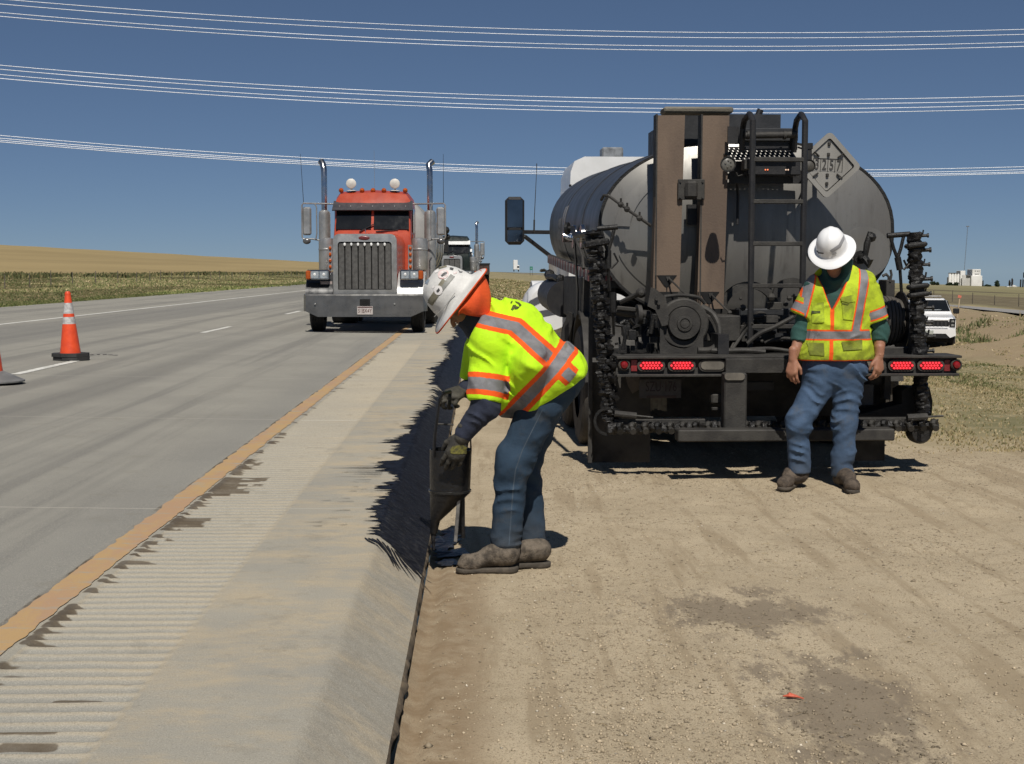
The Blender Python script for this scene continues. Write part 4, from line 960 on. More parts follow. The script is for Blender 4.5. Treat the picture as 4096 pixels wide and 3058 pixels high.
# ---- spray bar: lower tube, two folded wings, nozzles clotted with tar
from mathutils import noise as _mn
def CN(a, b, c): return _mn.fractal((a, b, c), .6, 2.1, 4)
def clotted(name, p, q, rad, seed, n=90, m=10, amp=.4):
    mb = MB(); p, q = Vector(p), Vector(q); u, v, a = frame(q - p); L = (q - p).length; vs = []
    for i in range(n + 1):
        s_ = i / n * L
        for j in range(m):
            t = 2 * math.pi * j / m; k = 1 + amp * float(CN(s_ * 24, math.cos(t) * 1.8 + seed, math.sin(t) * 1.8)) + .06 * max(0, math.sin(s_ * 52)) ** 3
            vs.append(p + a * s_ + (u * math.cos(t) + v * math.sin(t)) * rad * k)
    fs = [(i * m + j, i * m + (j + 1) % m, (i + 1) * m + (j + 1) % m, (i + 1) * m + j) for i in range(n) for j in range(m)] + [tuple(range(m))[::-1], tuple(n * m + j for j in range(m))]
    mb.add(vs, fs); return mb.build(name, TARB, TT, 50)
def nozzle(par, c, out, up, sc=1.0, mat=None):
    c, out, up = Vector(c), Vector(out), Vector(up); mb = MB()
    mb.cyl(c, c + out * .10 * sc, .022 * sc, n=8); mb.cyl(c + out * .10 * sc, c + out * .125 * sc, .032 * sc, n=8); mb.ball(c + up * .01, .045 * sc, 8)
    mb.bar(c + out * .04 * sc + up * .02 * sc, c + out * .05 * sc + up * .085 * sc, .022 * sc, .016 * sc, .003); mb.build('spray_nozzle', mat or TARB, par)
mb = MB(); WL0, WL1 = LP(2372, 925, .10), LP(2447, 1690, .10); wl = clotted('folded_spray_wing', WL0, WL1, .052, 3, 230, 14, .60)
for k in range(11):
    c = WL0 + (WL1 - WL0) * (.10 + k * .083); nozzle(wl, c + Vector((.015, -.04, rr.uniform(-.02, .02))), (.3 + rr.uniform(-.2, .2), -.8, -.1), (0, 0, 1), .62)
WR0, WR1 = LP(3655, 930, .12), LP(3690, 1655, .12); wr = clotted('folded_spray_wing', WR0, WR1, .050, 9, 230, 14, .36)
for k in range(9):
    c = WR0 + (WR1 - WR0) * (.02 + k * .079); nozzle(wr, c + Vector((.035, -.02, 0)), (1, -.25, .05), (0, 0, 1), .50 + .1 * (k % 2), DARK)
for k in (.075, .30, .345): 
    c = WR0 + (WR1 - WR0) * k; mb = MB(); mb.bar(c + Vector((-.075, -.03, -.005)), c + Vector((.075, -.03, .015)), .09, .035, .012); mb.build('wing_clamp', DARK, wr)
c = WL0 + (WL1 - WL0) * .075; mb = MB(); mb.bar(c + Vector((-.08, -.03, 0)), c + Vector((.10, -.03, .03)), .10, .05, .012); mb.build('wing_clamp', TARB, wl)
sb0, sb1 = LP(2432, 1716, .0), LP(3752, 1702, .0); sb = clotted('spray_bar', (sb0.x, .02, sb0.z), (sb1.x, .02, sb1.z), .036, 5, 260, 12, .55)
mb = MB(); mb.bar((sb0.x + .05, .03, sb0.z + .035), (LX(2830, 0), .03, sb0.z + .035), .03, .06, .004); mb.build('bar_cover', STEEL, TT); mb = MB(); mb.bar((LX(3440, 0), .03, sb1.z + .03), (sb1.x - .1, .03, sb1.z + .03), .03, .05, .004); mb.build('bar_cover', STEEL, TT)
for k in range(26):
    x = sb0.x + .08 + k * (sb1.x - sb0.x - .12) / 25; z = sb0.z + (sb1.z - sb0.z) * k / 25
    nozzle(sb, (x, -.01, z + .012), (0, -.8, -.3), (.35, -.2, .8), .72, STEEL if k % 3 else DARK)
mb = MB(); c = LP(2436, 1690, .0); mb.lathe([(.085, -.01), (.105, -.01), (.105, .012), (.085, .012), (.085, -.01)], (c.x, .06, c.z), (.3, 1, 0), 24, caps=False); mb.build('hose_loop', DARK, TT)
for (a, b, w_) in (((2458, 1655, -.02), (2545, 1664, -.02), .03), ((3628, 1672, -.03), (3708, 1668, -.03), .034)):
    mb = MB(); p, q = LP(*a), LP(*b); mb.cyl(p, q, w_ * .8, n=10); mb.cyl(q, q + (q - p).normalized() * .12, .008, n=6); mb.build('shift_cylinder', STEEL, TT)
mb = MB(); c = LP(3680, 1735, .05); mb.lathe([(0, -.05), (.07, -.05), (.085, -.02), (.085, .06), (0, .06)], (c.x, .06, c.z + .01), (0, 1, 0), 20); mb.build('end_shoe', DARK, TT)
mb = MB(); q = [LP(px, py, .3) for px, py in ((3590, 1560), (3615, 1545), (3700, 1548), (3712, 1600), (3708, 1660), (3600, 1690), (3440, 1720), (3400, 1660), (3590, 1610))]; mb.prism([(p.x, p.z) for p in q], .2, .42); mb.build('wing_pivot', pm('sooty_black', (.008, .008, .008), (.013, .012, .011), .8), TT, 0)
# wing lift handles and rams
for (hx0, hx1, hy, jx, ax) in ((2388, 2470, 912, 2432, (2432, 1075)), (3549, 3640, 940, 3590, (3600, 1080))):
    mb = MB(); mb.cyl(LP(hx0, hy + 4, .12), LP(hx1, hy - 3, .12), .019, n=12)
    for dx in (-28, 24): mb.tube([LP(jx + dx, hy + 8, .12), LP(jx + dx * .55, hy + 55, .12), LP(jx, hy + 95, .12)], .013, 8)
    mb.build('wing_handle', DARK, TT)
    mb = MB(); p = LP(jx, hy + 90, .12); q = LP(ax[0], ax[1], .12); mb.cyl(p, q, .024, n=12); mb.cyl(q, LP(ax[0] + 6, ax[1] + 90, .15), .012, n=8); mb.tube([p + Vector((.04, -.02, -.02)), p + Vector((.07, -.02, -.08)), q + Vector((.06, -.02, .04)), q + Vector((.02, -.02, 0))], .008, 6); mb.build('lift_ram', DARK, TT)
mb = MB(); p, q = LP(2452, 1170, .14), LP(2452, 1250, .14); mb.cyl(p, q, .024, n=10); mb.cyl(q, LP(2455, 1340, .2), .010, n=8); mb.tube([LP(2462, 1300, .2), LP(2490, 1305, .2), LP(2500, 1350, .2), LP(2492, 1400, .2)], .014, 8); mb.build('lift_ram', DARK, TT)
mb = MB(); mb.tube([LP(2290, 915, 1.2), LP(2300, 945, 1.0), LP(2345, 935, .5), LP(2372, 930, .2)], .02, 8); mb.lathe([(0, -.01), (.05, -.01), (.05, .015), (.02, .015), (.02, .06), (0, .06)], LP(2268, 915, 1.35), (.9, -.4, 0), 16); mb.build('bleed_pipe', DARK, TT)

# ---- hose reel at the right
ly = .42; xr0, xr1 = LX(3455, ly), LX(3634, ly); cz = LZ(1290, ly)
mb = MB(); mb.cyl((xr0, ly + .2, cz), (xr1, ly + .2, cz), .09, n=20); reel = mb.build('hose_reel', DARK, TT)
for k in range(12):
    x = xr0 + (xr1 - xr0) * (k + .5) / 12; rr_ = .180 - .004 * max(0, k - 8) ** 1.6; mb = MB(); P = [(x + .005 * math.sin(t * .7), ly + .2 + rr_ * math.cos(t), cz + rr_ * math.sin(t)) for t in [2 * math.pi * j / 28 for j in range(29)]]
    mb.tube(P, .0140, 8, False); mb.build('hose_coil', pm('hose_rubber', (.050, .046, .041), (.080, .070, .058), .6, 0, 12), reel)
for x in (xr1 + .012,): mb = MB(); mb.lathe([(.10, -.006), (.225, -.006), (.23, 0), (.225, .006), (.10, .006)], (x, ly + .2, cz), (1, 0, 0), 36, caps=False); mb.build('reel_flange', BLACK, reel)
mb = MB(); mb.bb(LX(3450, .3), LX(3662, .3), .25, .34, LZ(1425, .3), LZ(1390, .3), .006); mb.bb(LX(3640, .25), LX(3668, .25), .18, .26, LZ(1437, .25), LZ(1330, .25), .006)
for k in range(5): c = LP(3655, 1345 + k * 21, .18); mb.cyl((c.x, .18, c.z), (c.x, .172, c.z), .009, n=8)
mb.build('reel_frame', STEEL, TT)
mb = MB(); mb.bb(LX(3530, .8), LX(3565, .8), .7, .9, LZ(1230, .8), LZ(1120, .8), .006); mb.tube([LP(3530, 1105, .8), LP(3545, 1098, .8), LP(3556, 1110, .8), LP(3552, 1160, .8)], .012, 8); mb.tube([LP(3560, 1128, .7), LP(3566, 1100, .7), LP(3562, 1080, .7)], .010, 8); mb.build('valve_cabinet', STEEL, TT)

# ---- left side: rail with red and white tape, tool box, air tanks, slanted chute
mb = MB(); S0, S1 = Vector((-1.245, 1.62, 1.44)), Vector((-1.245, 6.3, 1.62)); mb.bar(S0, S1, .05, .10, .004); rail = mb.build('side_rail', STEEL, TT)
TR = pm('tape_red', (.22, .055, .055), (.16, .045, .042), .55, 0, 9); TW = pm('tape_white', (.36, .34, .31), (.27, .25, .23), .55, 0, 9)
for k in range(30):
    a = S0 + (S1 - S0) * (k / 30 + .002); b = S0 + (S1 - S0) * ((k + 1) / 30 - .002); mb = MB(); d = Vector((-.029, 0, 0)); mb.bar(a + d, b + d, .004, .088); mb.build('tape_piece', TR if k % 2 == 0 else TW, rail, 0)
d_ = Vector((0, -.003, 0))
for i, mt in enumerate((TR, TW, TR, TW)):
    mb = MB(); x0 = -1.25 + i * .055; mb.bb(x0, x0 + .05, 1.59, 1.60, 1.40, 1.485); mb.build('tape_piece', mt, rail, 0)
mb = MB(); mb.bb(-1.25, TCX - .4, 1.60, 1.70, 1.34, 1.50); mb.bb(-1.1, TCX + 1.1, 1.7, 6.6, 1.0, 1.14); mb.build('tank_cradle', STEEL, TT, 0)
mb = MB(); mb.bb(-1.30, -1.0, 1.95, 3.8, 1.06, 1.43, .01); mb.build('side_cabinet', STEEL, TT)
mb = MB(); mb.cyl((-1.27, 4.0, 1.20), (-1.27, 5.4, 1.23), .18, n=24); mb.build('fuel_tank', BLACK, TT, 30)
mb = MB(); mb.tube([(-1.30, 4.1, 1.38), (-1.33, 4.5, 1.42), (-1.36, 5.1, 1.42)], .03, 8); mb.ball((-1.34, 5.1, 1.44), .06, 8); mb.ball((-1.30, 4.2, 1.40), .05, 8); mb.build('tank_fitting', DARK, TT)
mb = MB(); mb.bar((-1.24, 2.75, 1.10), (-1.335, 2.85, .72), .15, .03, .004); mb.bar((-1.315, 2.72, 1.10), (-1.41, 2.82, .72), .012, .09); mb.bar((-1.165, 2.72, 1.10), (-1.26, 2.82, .72), .012, .09); mb.build('slanted_chute', STEEL, TT, 0)
mb = MB(); mb.bb(LX(2362, .5), LX(2400, .5), .5, .54, LZ(1430, .5), LZ(1130, .5)); mb.build('wing_post', STEEL, TT, 0)
mb = MB(); mb.tube([(-1.33, 2.2, 1.76), (-1.30, 1.9, 1.6), (-1.30, 1.8, 1.5)], .014, 6); mb.tube([(-1.34, 2.2, 1.76), (-1.32, 2.1, 1.3), (-1.32, 2.1, 1.1)], .012, 6); mb.build('grab_rail', STEEL, TT)
# tank side decals and outlet pipes
mb = MB(); DX = TCX - TA
def side(y, z0, z1, y1):  # a sticker lying on the shell
    out = []
    for k in range(7):
        z = z0 + (z1 - z0) * k / 6
        for yy in (y, y1):
            q = min(1, abs((z - TZ - TSL * (yy - TY0)) / TB_)); out.append((TCX - TA * (1 - q ** 2.25) ** (1 / 2.25) - .004, yy, z))
    return out
mb = MB(); mb.add(side(4.7, 1.80, 2.16, 5.1), [(2 * i, 2 * i + 1, 2 * i + 3, 2 * i + 2) for i in range(6)]); dc = mb.build('side_decal', pm('decal_white', (.30, .29, .28), (.24, .22, .22), .6, 0, 8), tank)
mb = MB(); mb.add(side(5.15, 1.82, 2.05, 5.6), [(2 * i, 2 * i + 1, 2 * i + 3, 2 * i + 2) for i in range(6)]); mb.build('side_decal', pm('decal_dark', (.06, .06, .06), (.30, .29, .28), .6, 0, 30), tank)
mb = MB(); c = Vector((DX - .02, 3.3, 1.80)); mb.lathe([(0, 0), (.11, 0), (.11, .03), (.05, .03), (.05, .12), (0, .12)], c, (-1, 0, 0), 20); mb.lathe([(0, 0), (.11, 0), (.11, .03), (.05, .03), (.05, .10), (0, .10)], c + Vector((0, -.8, -.02)), (-1, 0, 0), 20); mb.cyl(c + Vector((-.08, 0, 0)), c + Vector((-.08, -.9, -.03)), .03, n=8); mb.build('outlet_flange', CHROME, TT)

# ---- chassis, wheels, flaps
mb = MB(); 
for x in (-.43, .43): mb.bb(x - .04, x + .04, .2, 11.2, .78, 1.02)
mb.build('chassis_rail', BLACK, TT, 0)
def tyre(par, x0, x1, y, r_=.515, name='wheel'):
    mb = MB(); w_ = x1 - x0; prof = [(r_ * .55, 0), (r_ * .62, .01), (r_ * .9, .0), (r_ * .97, .02), (r_, .05)]
    k = int(4); 
    for i in range(5):
        a = .05 + (w_ - .10) * i / 5; b = .05 + (w_ - .10) * (i + .82) / 5; c_ = .05 + (w_ - .10) * (i + 1) / 5; prof += [(r_, a + .002), (r_, b)] + ([(r_ - .014, b + .003), (r_ - .014, c_ - .003)] if i < 4 else [])
    prof += [(r_, w_ - .05), (r_ * .97, w_ - .02), (r_ * .9, w_), (r_ * .62, w_ - .01), (r_ * .55, w_)]
    mb.lathe(prof, (x0, y, r_ - .006), (1, 0, 0), 48, caps=False); o = mb.build(name, RUBBER, par, 25)
    mb = MB(); mb.lathe([(r_ * .56, .03), (r_ * .52, .10), (r_ * .3, .12), (r_ * .28, .05), (0, .05)], (x0, y, r_), (1, 0, 0), 32, caps=False); mb.lathe([(r_ * .56, w_ - .03), (r_ * .52, w_ - .1), (r_ * .3, w_ - .12), (r_ * .28, w_ - .05), (0, w_ - .05)], (x0, y, r_), (1, 0, 0), 32, caps=False); mb.build('rim', STEEL, o, 30); return o
for yy in (2.05, 3.45):
    for s_ in (-1, 1):
        for a in (1.04, .75): tyre(TT, s_ * (a + .145) - .14, s_ * (a + .145) + .14, yy)
    mb = MB(); mb.cyl((-.9, yy, .52), (.9, yy, .52), .09, n=12); mb.ball((0, yy, .55), .24, 14); mb.build('axle', BLACK, TT)
for s_ in (-1, 1): tyre(TT, s_ * 1.08 - .15, s_ * 1.08 + .15, 10.6)
FLAP = pm('mud_flap_rubber', (.018, .017, .016), (.05, .046, .04), .85, 0, 3, .3, 30)
for x0, x1 in ((LX(2357, .5), LX(2605, .5)), (LX(3405, .5), LX(3552, .5))):
    mb = MB(); mb.bb(x0, x1, .49, .505, .045, .80); mb.build('mud_flap', FLAP, TT, 0)
mb = MB(); mb.bb(LX(2356, .45), LX(2371, .45), .44, .485, .05, LZ(1270, .45)); mb.build('flap_post', STEEL, TT, 0)
for x0, x1, yy in ((LX(2600, 1.3), LX(2900, 1.3), 1.3), (LX(2985, 1.35), LX(3420, 1.35), 1.35)):
    mb = MB(); mb.bb(x0, x1, yy, yy + .02, .30, .95); mb.build('added_dark_panel', FLAP, TT, 0)  # panels added to block the light under the truck
mb = MB(); mb.bb(-.95, .95, 4.2, 4.25, .25, .95); mb.build('added_cross_panel', FLAP, TT, 0)  # further panel added to keep the underside dark
for s_ in (-1, 1):
    mb = MB(); P = [(2.05 + .60 * math.cos(t) , .52 + .62 * math.sin(t)) for t in [R(5 + 170 * k / 14) for k in range(15)]]; P2 = [(y_, z_) for y_, z_ in [(2.05 + .575 * math.cos(t), .52 + .595 * math.sin(t)) for t in [R(175 - 170 * k / 14) for k in range(15)]]]
    mb.prism(P + P2, s_ * .72, s_ * 1.32, lambda a, b, h: (h, a, b)); mb.build('rear_fender', STEEL, TT, 30)

# ---- cab seen past the tank
cab = MB(); cy0, cy1 = 8.45, 10.0; cw = .84
prof = [(-cw, 1.1), (-cw, 2.1), (-cw + .02, 2.76), (-cw + .07, 2.90), (-cw + .2, 2.96), (cw - .2, 2.96), (cw - .07, 2.90), (cw - .02, 2.76), (cw, 2.1), (cw, 1.1)]
loft(cab, [[(x, cy0, z) for x, z in prof], [(x, cy1, z) for x, z in prof]]); cb_ = cab.build('cab', WHITE, TT, 25)
mb = MB(); mb.bb(-.7, .7, cy0 - .012, cy0 - .002, 2.1, 2.6, .004); mb.build('rear_window', GLASSD, cb_)
mb = MB(); 
for k in range(4): mb.bb(-cw - .002 + .0, -cw + .03, cy0 - .02, cy0 - .004, 2.42 + k * .05, 2.45 + k * .05)
mb.build('cab_vent', DARK, cb_, 0)
mb = MB(); mb.bb(-.86, .86, 10.0, 11.9, .95, 1.75, .15); hd = mb.build('hood', WHITE, TT, 30)
for s_ in (-1, 1):
    mb = MB(); P = [(10.6 + .72 * math.cos(t), .62 + .72 * math.sin(t)) for t in [R(-8 + 196 * k / 18) for k in range(19)]]; P2 = [(10.6 + .62 * math.cos(t), .60 + .60 * math.sin(t)) for t in [R(188 - 196 * k / 18) for k in range(19)]]
    mb.prism(P + P2, s_ * .72, s_ * 1.20, lambda a, b, h: (h, a, b)); mb.build('front_fender', WHITE, TT, 30)
    mb = MB(); mb.lathe([(0, 0), (.30, 0), (.36, .10), (.37, .5), (.33, .62), (0, .66)], (s_ * 1.03, 9.1, .98), (0, 1, 0), 24); mb.build('fairing_tank', WHITE, TT, 40)
mb = MB(); a, b = LP(2405, 622, 8.9), LP(2490, 592, 8.9); mb.bb(a.x, b.x, 8.8, 9.1, 2.96, b.z, .02); mb.bb((a.x + b.x) / 2 + .02, b.x - .03, 8.785, 8.8, 2.99, b.z - .03); rl = mb.build('roof_light_bar', pm('roof_lamp_grey', (.22, .23, .24), (.12, .125, .13), .4, .2, 12), TT)
# mirrors on both sides
for s_ in (-1, 1):
    mx = s_ * 1.555; my = 8.25; z0, z1 = LZ(980, my, 2060), LZ(787, my, 2060)
    mb = MB(); mb.bb(mx - .125, mx + .125, my, my + .11, z0, z1, .05); mo = mb.build('mirror', BLACK, TT)
    mb = MB(); mb.bb(mx - .10, mx + .10, my - .006, my + .002, z0 + .22, z1 - .04, .004); mb.bb(mx - .10, mx + .10, my - .006, my + .002, z0 + .035, z0 + .19, .004); mb.build('mirror_glass', pm('mirror_glass', (.16, .17, .19), None, .04, 1.0, 2), mo)
    mb = MB(); zc = LZ(928, my, 2100); mb.bar((mx, my + .06, zc), (s_ * .9, my + .3, zc), .05, .05, .006); mb.bar((mx + -s_ * .12, my + .06, zc - .05), (s_ * .92, my + .4, zc - .42), .045, .045, .006); mb.build('mirror_arm', BLACK, TT)
mb = MB(); p = LP(2136, 930, 8.2); mb.cyl(p, LP(2137, 880, 8.2), .012, n=6); mb.tube([LP(2137, 880, 8.2), LP(2146, 690, 8.2), LP(2147, 655, 8.2)], [.006, .004, .006], 6); mb.build('antenna', STEEL, TT)
# ================================================================ the red conventional tractor with its tank trailer
RED = pm('faded_red_paint', (.47, .068, .026), (.39, .052, .022), .38, 0, 2.5, .05, 20, coat=.25)
MAROON = pm('maroon_paint', (.125, .030, .022), (.085, .022, .017), .4, 0, 3)
ALU = pm('brushed_aluminium', (.42, .42, .41), (.31, .31, .30), .36, .6, 4)
BUMP = pm('dull_chrome', (.175, .172, .166), (.125, .123, .118), .30, .6, 2.5, .05, 6)
GRL = pm('grille_bars', (.155, .15, .14), (.11, .105, .098), .45, .5, 12)
FENDER = pm('black_fender', (.030, .032, .034), (.045, .045, .045), .22, 0, 3)
AMB = pm('amber_lens', (.42, .085, .010), (.33, .06, .008), .25, 0, 8)
HEADL = pm('headlamp_glass', (.62, .63, .62), (.40, .41, .41), .10, .6, 14)
TYRE2 = pm('truck_tyre', (.016, .016, .016), (.03, .028, .026), .85, 0, 8, .3, 30)
VOID = pm('shaded_gap', (.006, .006, .006), None, .9)
def chamfer_front(pts, y0, y1, mb, m=0): mb.prism(pts, y0, y1, None, m)
def semi_truck(name, label, body, cabm, visor, loc, rz, grille_w=1.30, detail=True, group=None):
    """nose towards -y at local y=0; x to the right of the picture"""
    T = thing(name, label, 'truck', loc, rz, group)
    # bumper with turned-back ends
    mb = MB(); z0, z1 = .34, .80; P = [(-1.27, .30), (-1.20, .06), (-.95, 0), (.95, 0), (1.20, .06), (1.27, .30)]
    vs = []
    for x, y in P:
        zb = z0 + (.11 if abs(x) > 1.1 else 0); vs += [(x, y, zb), (x, y + .012, z1 - .03), (x, y + .035, z1), (x, y + .10, z1), (x, y + .12, zb)]
    fs = [(i * 5 + j, (i + 1) * 5 + j, (i + 1) * 5 + (j + 1) % 5, i * 5 + (j + 1) % 5) for i in range(5) for j in range(5)] + [(0, 1, 2, 3, 4), (25, 29, 28, 27, 26)]
    mb.add(vs, fs); bump = mb.build('bumper', BUMP, T, 25)
    if detail:
        mb = MB(); mb.bb(-.09, .12, -.006, .004, .56, .70); mb.build('tow_hole', VOID, bump, 0)
        mb = MB(); mb.bb(-.145, .175, -.016, -.006, .385, .555, .01); npl = mb.build('number_plate', pm('truck_plate', (.50, .46, .44), (.42, .38, .36), .5, 0, 9), bump)
        text('plate_text', '51BX4Y', .115, pm('plate_maroon', (.10, .035, .03), None, .6), npl, (.015, -.019, .46), (R(90), 0, 0), .001, .72)
        mb = MB(); mb.bb(-.135, .165, -.019, -.0165, .527, .548); mb.build('plate_band', pm('plate_maroon', (.10, .035, .03), None, .6), npl, 0)
        for x in (-1.0, .62): mb = MB(); mb.lathe([(0, 0), (.022, 0), (.016, .012), (0, .014)], (x, .0, .60), (0, -1, 0), 10); mb.build('bolt', ALU, bump)
    # grille surround and bars
    g = grille_w / 2; gy = .22; zt, zb = 2.03, .80
    def rr4(x0, x1, z0_, z1_, r_):
        out = []
        for cx, cz, a0 in ((x1 - r_, z1_ - r_, 0), (x0 + r_, z1_ - r_, 90)):
            out += [(cx + r_ * math.cos(R(a0 + 90 * k / 5)), cz + r_ * math.sin(R(a0 + 90 * k / 5))) for k in range(6)]
        return out + [(x0, z0_), (x1, z0_)]
    o_, i_ = rr4(-g, g, zb, zt, .13), rr4(-g + .10, g - .10, zb + .09, zt - .16, .06); n = len(o_)
    mb = MB(); vs = [(x, gy + .10, z) for x, z in o_] + [(x, gy, z) for x, z in o_] + [(x, gy - .015, z) for x, z in i_] + [(x, gy + .06, z) for x, z in i_]
    mb.add(vs, [(q * n + i, q * n + (i + 1) % n, (q + 1) * n + (i + 1) % n, (q + 1) * n + i) for q in range(3) for i in range(n)]); gs = mb.build('grille_surround', ALU, T, 35)
    mb = MB(); mb.prism(i_, gy + .045, gy + .06); mb.build('grille_back', VOID, gs, 0)
    nb = 8 if detail else 3
    for k in range(nb):
        x0 = -g + .105 + (2 * g - .21) * k / nb; x1 = -g + .105 + (2 * g - .21) * (k + 1) / nb
        mb = MB(); mb.bb(x0 + .012, x1 - .012, gy + .012, gy + .03, zb + .10, zt - .18, .004)
        if detail:
            for j in range(5): mb.bb(x0 + .02 + j * (x1 - x0 - .04) / 5, x0 + .026 + j * (x1 - x0 - .04) / 5, gy + .006, gy + .012, zb + .11, zt - .19)
        mb.build('grille_bar', GRL, gs, 0)
        if detail and k:
            mb = MB(); mb.ball((x0, gy - .012, zt - .215), (.026, .02, .036), 10); mb.build('grille_light', pm('bright_clear_lamp', (.85, .85, .83), None, .2), gs)
    mb = MB(); mb.ball((-.01, gy - .01, zt - .085), (.115, .018, .045), 20); mb.build('badge', pm('badge_red', (.17, .03, .032), (.12, .025, .026), .3), gs)
    # hood, tapering back to the cowl
    loftm = MB(); 
    def hs(y, w_, zt_, zb_): return [(-w_, y, zb_), (-w_, y, zt_ - .22), (-w_ + .05, y, zt_ - .08), (-w_ + .16, y, zt_), (0, y, zt_ + .035), (w_ - .16, y, zt_), (w_ - .05, y, zt_ - .08), (w_, y, zt_ - .22), (w_, y, zb_)]
    loft(loftm, [hs(gy + .06, g - .02, 2.0, .85), hs(gy + 1.0, g + .02, 2.03, .9), hs(gy + 2.05, g + .07, 2.08, .95)], (True, True)); hood = loftm.build('hood', [body], T, 40)
    # fenders, headlamps
    for s_ in (-1, 1):
        mb = MB(); P = []
        for k in range(13):
            t = R(-5 + 125 * k / 12); P.append((.95 - .80 * math.cos(t), .64 + .62 * math.sin(t)))
        Q = [(.95 - .70 * math.cos(R(120 - 125 * k / 12)), .58 + .58 * math.sin(R(120 - 125 * k / 12))) for k in range(13)]
        mb.prism([(a, b) for a, b in P] + Q, s_ * (g + .01), s_ * 1.22, lambda a, b, h: (h, a, b)); fd = mb.build('fender', FENDER if (detail and s_ < 0) else pm('pale_fender', (.50, .50, .49), (.42, .42, .41), .3, .3, 3), T, 40)  # detailed truck: right fender pale, its sun highlight painted into the colour
        mb = MB(); mb.bb(s_ * (g + .07), s_ * 1.19, .14, .34, 1.08, 1.30, .03); hl = mb.build('headlamp', FENDER, T)
        mb = MB(); mb.bb(s_ * (g + .08), s_ * 1.09, .115, .145, 1.095, 1.285, .02); mb.build('headlamp_frame', CHROME, hl)
        for k in range(2):
            a = g + .10 + k * .185; mb = MB(); mb.bb(s_ * a, s_ * (a + .165), .10, .12, 1.115, 1.265, .015); mb.build('headlamp_glass', HEADL, hl)
            mb = MB(); mb.ball((s_ * (a + .08), .10, 1.20), (.03, .012, .035), 10); mb.build('lamp_bulb', pm('bright_clear_lamp', (.85, .85, .83), None, .2), hl)
        mb = MB(); mb.bb(s_ * 1.10, s_ * 1.20, .12, .30, 1.10, 1.28, .02); mb.build('turn_signal', AMB, hl)
        if detail and s_ < 0: mb = MB(); mb.bb(-.92, -.68, .30, .34, .86, 1.06); mb.build('fender_tag', pm('pinkish_tag', (.40, .33, .31), None, .6), fd, 0)
        # steer wheel
        tyre_w = .27; mb = MB(); c = (s_ * 1.05 - tyre_w / 2, 1.0, .505); prof = [(.28, 0), (.46, 0), (.50, .03)]
        for i in range(4): a = .035 + .05 * i; prof += [(.51, a), (.51, a + .038), (.495, a + .042), (.495, a + .048)]
        prof += [(.50, tyre_w - .03), (.46, tyre_w), (.28, tyre_w)]; mb.lathe(prof, c, (1, 0, 0), 40, caps=False); wh = mb.build('wheel', TYRE2, T, 25)
        mb = MB(); mb.lathe([(.29, .05), (.1, .09), (.1, .18), (.29, tyre_w - .05)], c, (1, 0, 0), 24); mb.build('rim', ALU, wh)
        # air cleaner canister with its lamp bar, and the exhaust stack
        mb = MB(); x = s_ * 1.02; mb.lathe([(0, 1.30), (.165, 1.30), (.175, 1.33), (.175, 1.72), (.182, 1.73), (.182, 1.76), (.175, 1.77), (.175, 1.93), (.165, 1.98), (.06, 2.0), (0, 2.0)], (x, 2.35, 0), (0, 0, 1), 28); ac = mb.build('air_cleaner', ALU, T, 30)
        if detail:
            for dx in ((-.22,) if s_ < 0 else (-.19, -.38)):
                mb = MB(); xb = x - s_ * .0 + (.12 if s_ < 0 else dx); yb = 2.10 - (.16 if s_ < 0 else 0); mb.bb(xb - .05, xb + .05, yb, yb + .02, 1.28, 1.84); lb = mb.build('lamp_strip', ALU, T, 0)
                for k in range(4): mb = MB(); mb.ball((xb, yb - .01, 1.36 + .135 * k), (.033, .03, .045), 12); mb.build('marker_lamp', AMB, lb)
        mb = MB(); xs_ = s_ * 1.20; ys_ = 3.55; mb.lathe([(0, 1.0), (.13, 1.0), (.135, 1.05), (.135, 2.55), (.125, 2.61), (.075, 2.65)], (xs_, ys_, 0), (0, 0, 1), 24, caps=False); stk = mb.build('muffler', ALU, T, 30)
        mb = MB(); mb.tube([(xs_, ys_, 2.6), (xs_, ys_, 3.40), (xs_ - .005, ys_ + .02, 3.56), (xs_ - .03 * 1, ys_ + .07, 3.68), (xs_ - .08 if s_ < 0 else xs_ + .05, ys_ + .15, 3.76)], [.068, .068, .070, .072, .075], 16, False); mb.build('exhaust_pipe', pm('stack_chrome', (.55, .55, .55), (.42, .41, .40), .2, 1.0, 3), stk)
        # mirrors
        mx = s_ * 1.58; my = 2.55; mb = MB()
        mb.tube([(s_ * .88, my + .3, 1.88), (mx - s_ * .22, my, 1.98), (mx - s_ * .02, my, 1.98), (mx, my, 2.02), (mx, my, 2.72), (mx - s_ * .03, my, 2.76), (s_ * .85, my + .3, 2.76)], .018, 8); mb.tube([(mx - s_ * .30, my + .02, 1.98), (mx - s_ * .32, my + .02, 2.1), (mx - s_ * .32, my + .02, 2.68), (mx - s_ * .28, my + .02, 2.75)], .015, 8); mb.build('mirror_frame', ALU, T)
        mb = MB(); mb.bb(mx - .10 - s_ * .10, mx + .10 - s_ * .10, my + .02, my + .10, 2.06, 2.68, .04); mi = mb.build('mirror', ALU, T)
        mb = MB(); mb.ball((mx - s_ * .10, my, 1.93), (.09, .05, .07), 12); mb.build('spot_mirror', pm('grey_mirror_back', (.16, .16, .16), None, .3, .5), mi)
        if detail: mb = MB(); mb.cyl((mx - s_ * .04, my, 2.74), (mx - s_ * .04 - (.06 if s_ < 0 else 0), my, 3.84), .007, .004, 5); mb.build('antenna', BLACK, T)
    # cab
    cw = .86; cy0 = 2.10; mb = MB()
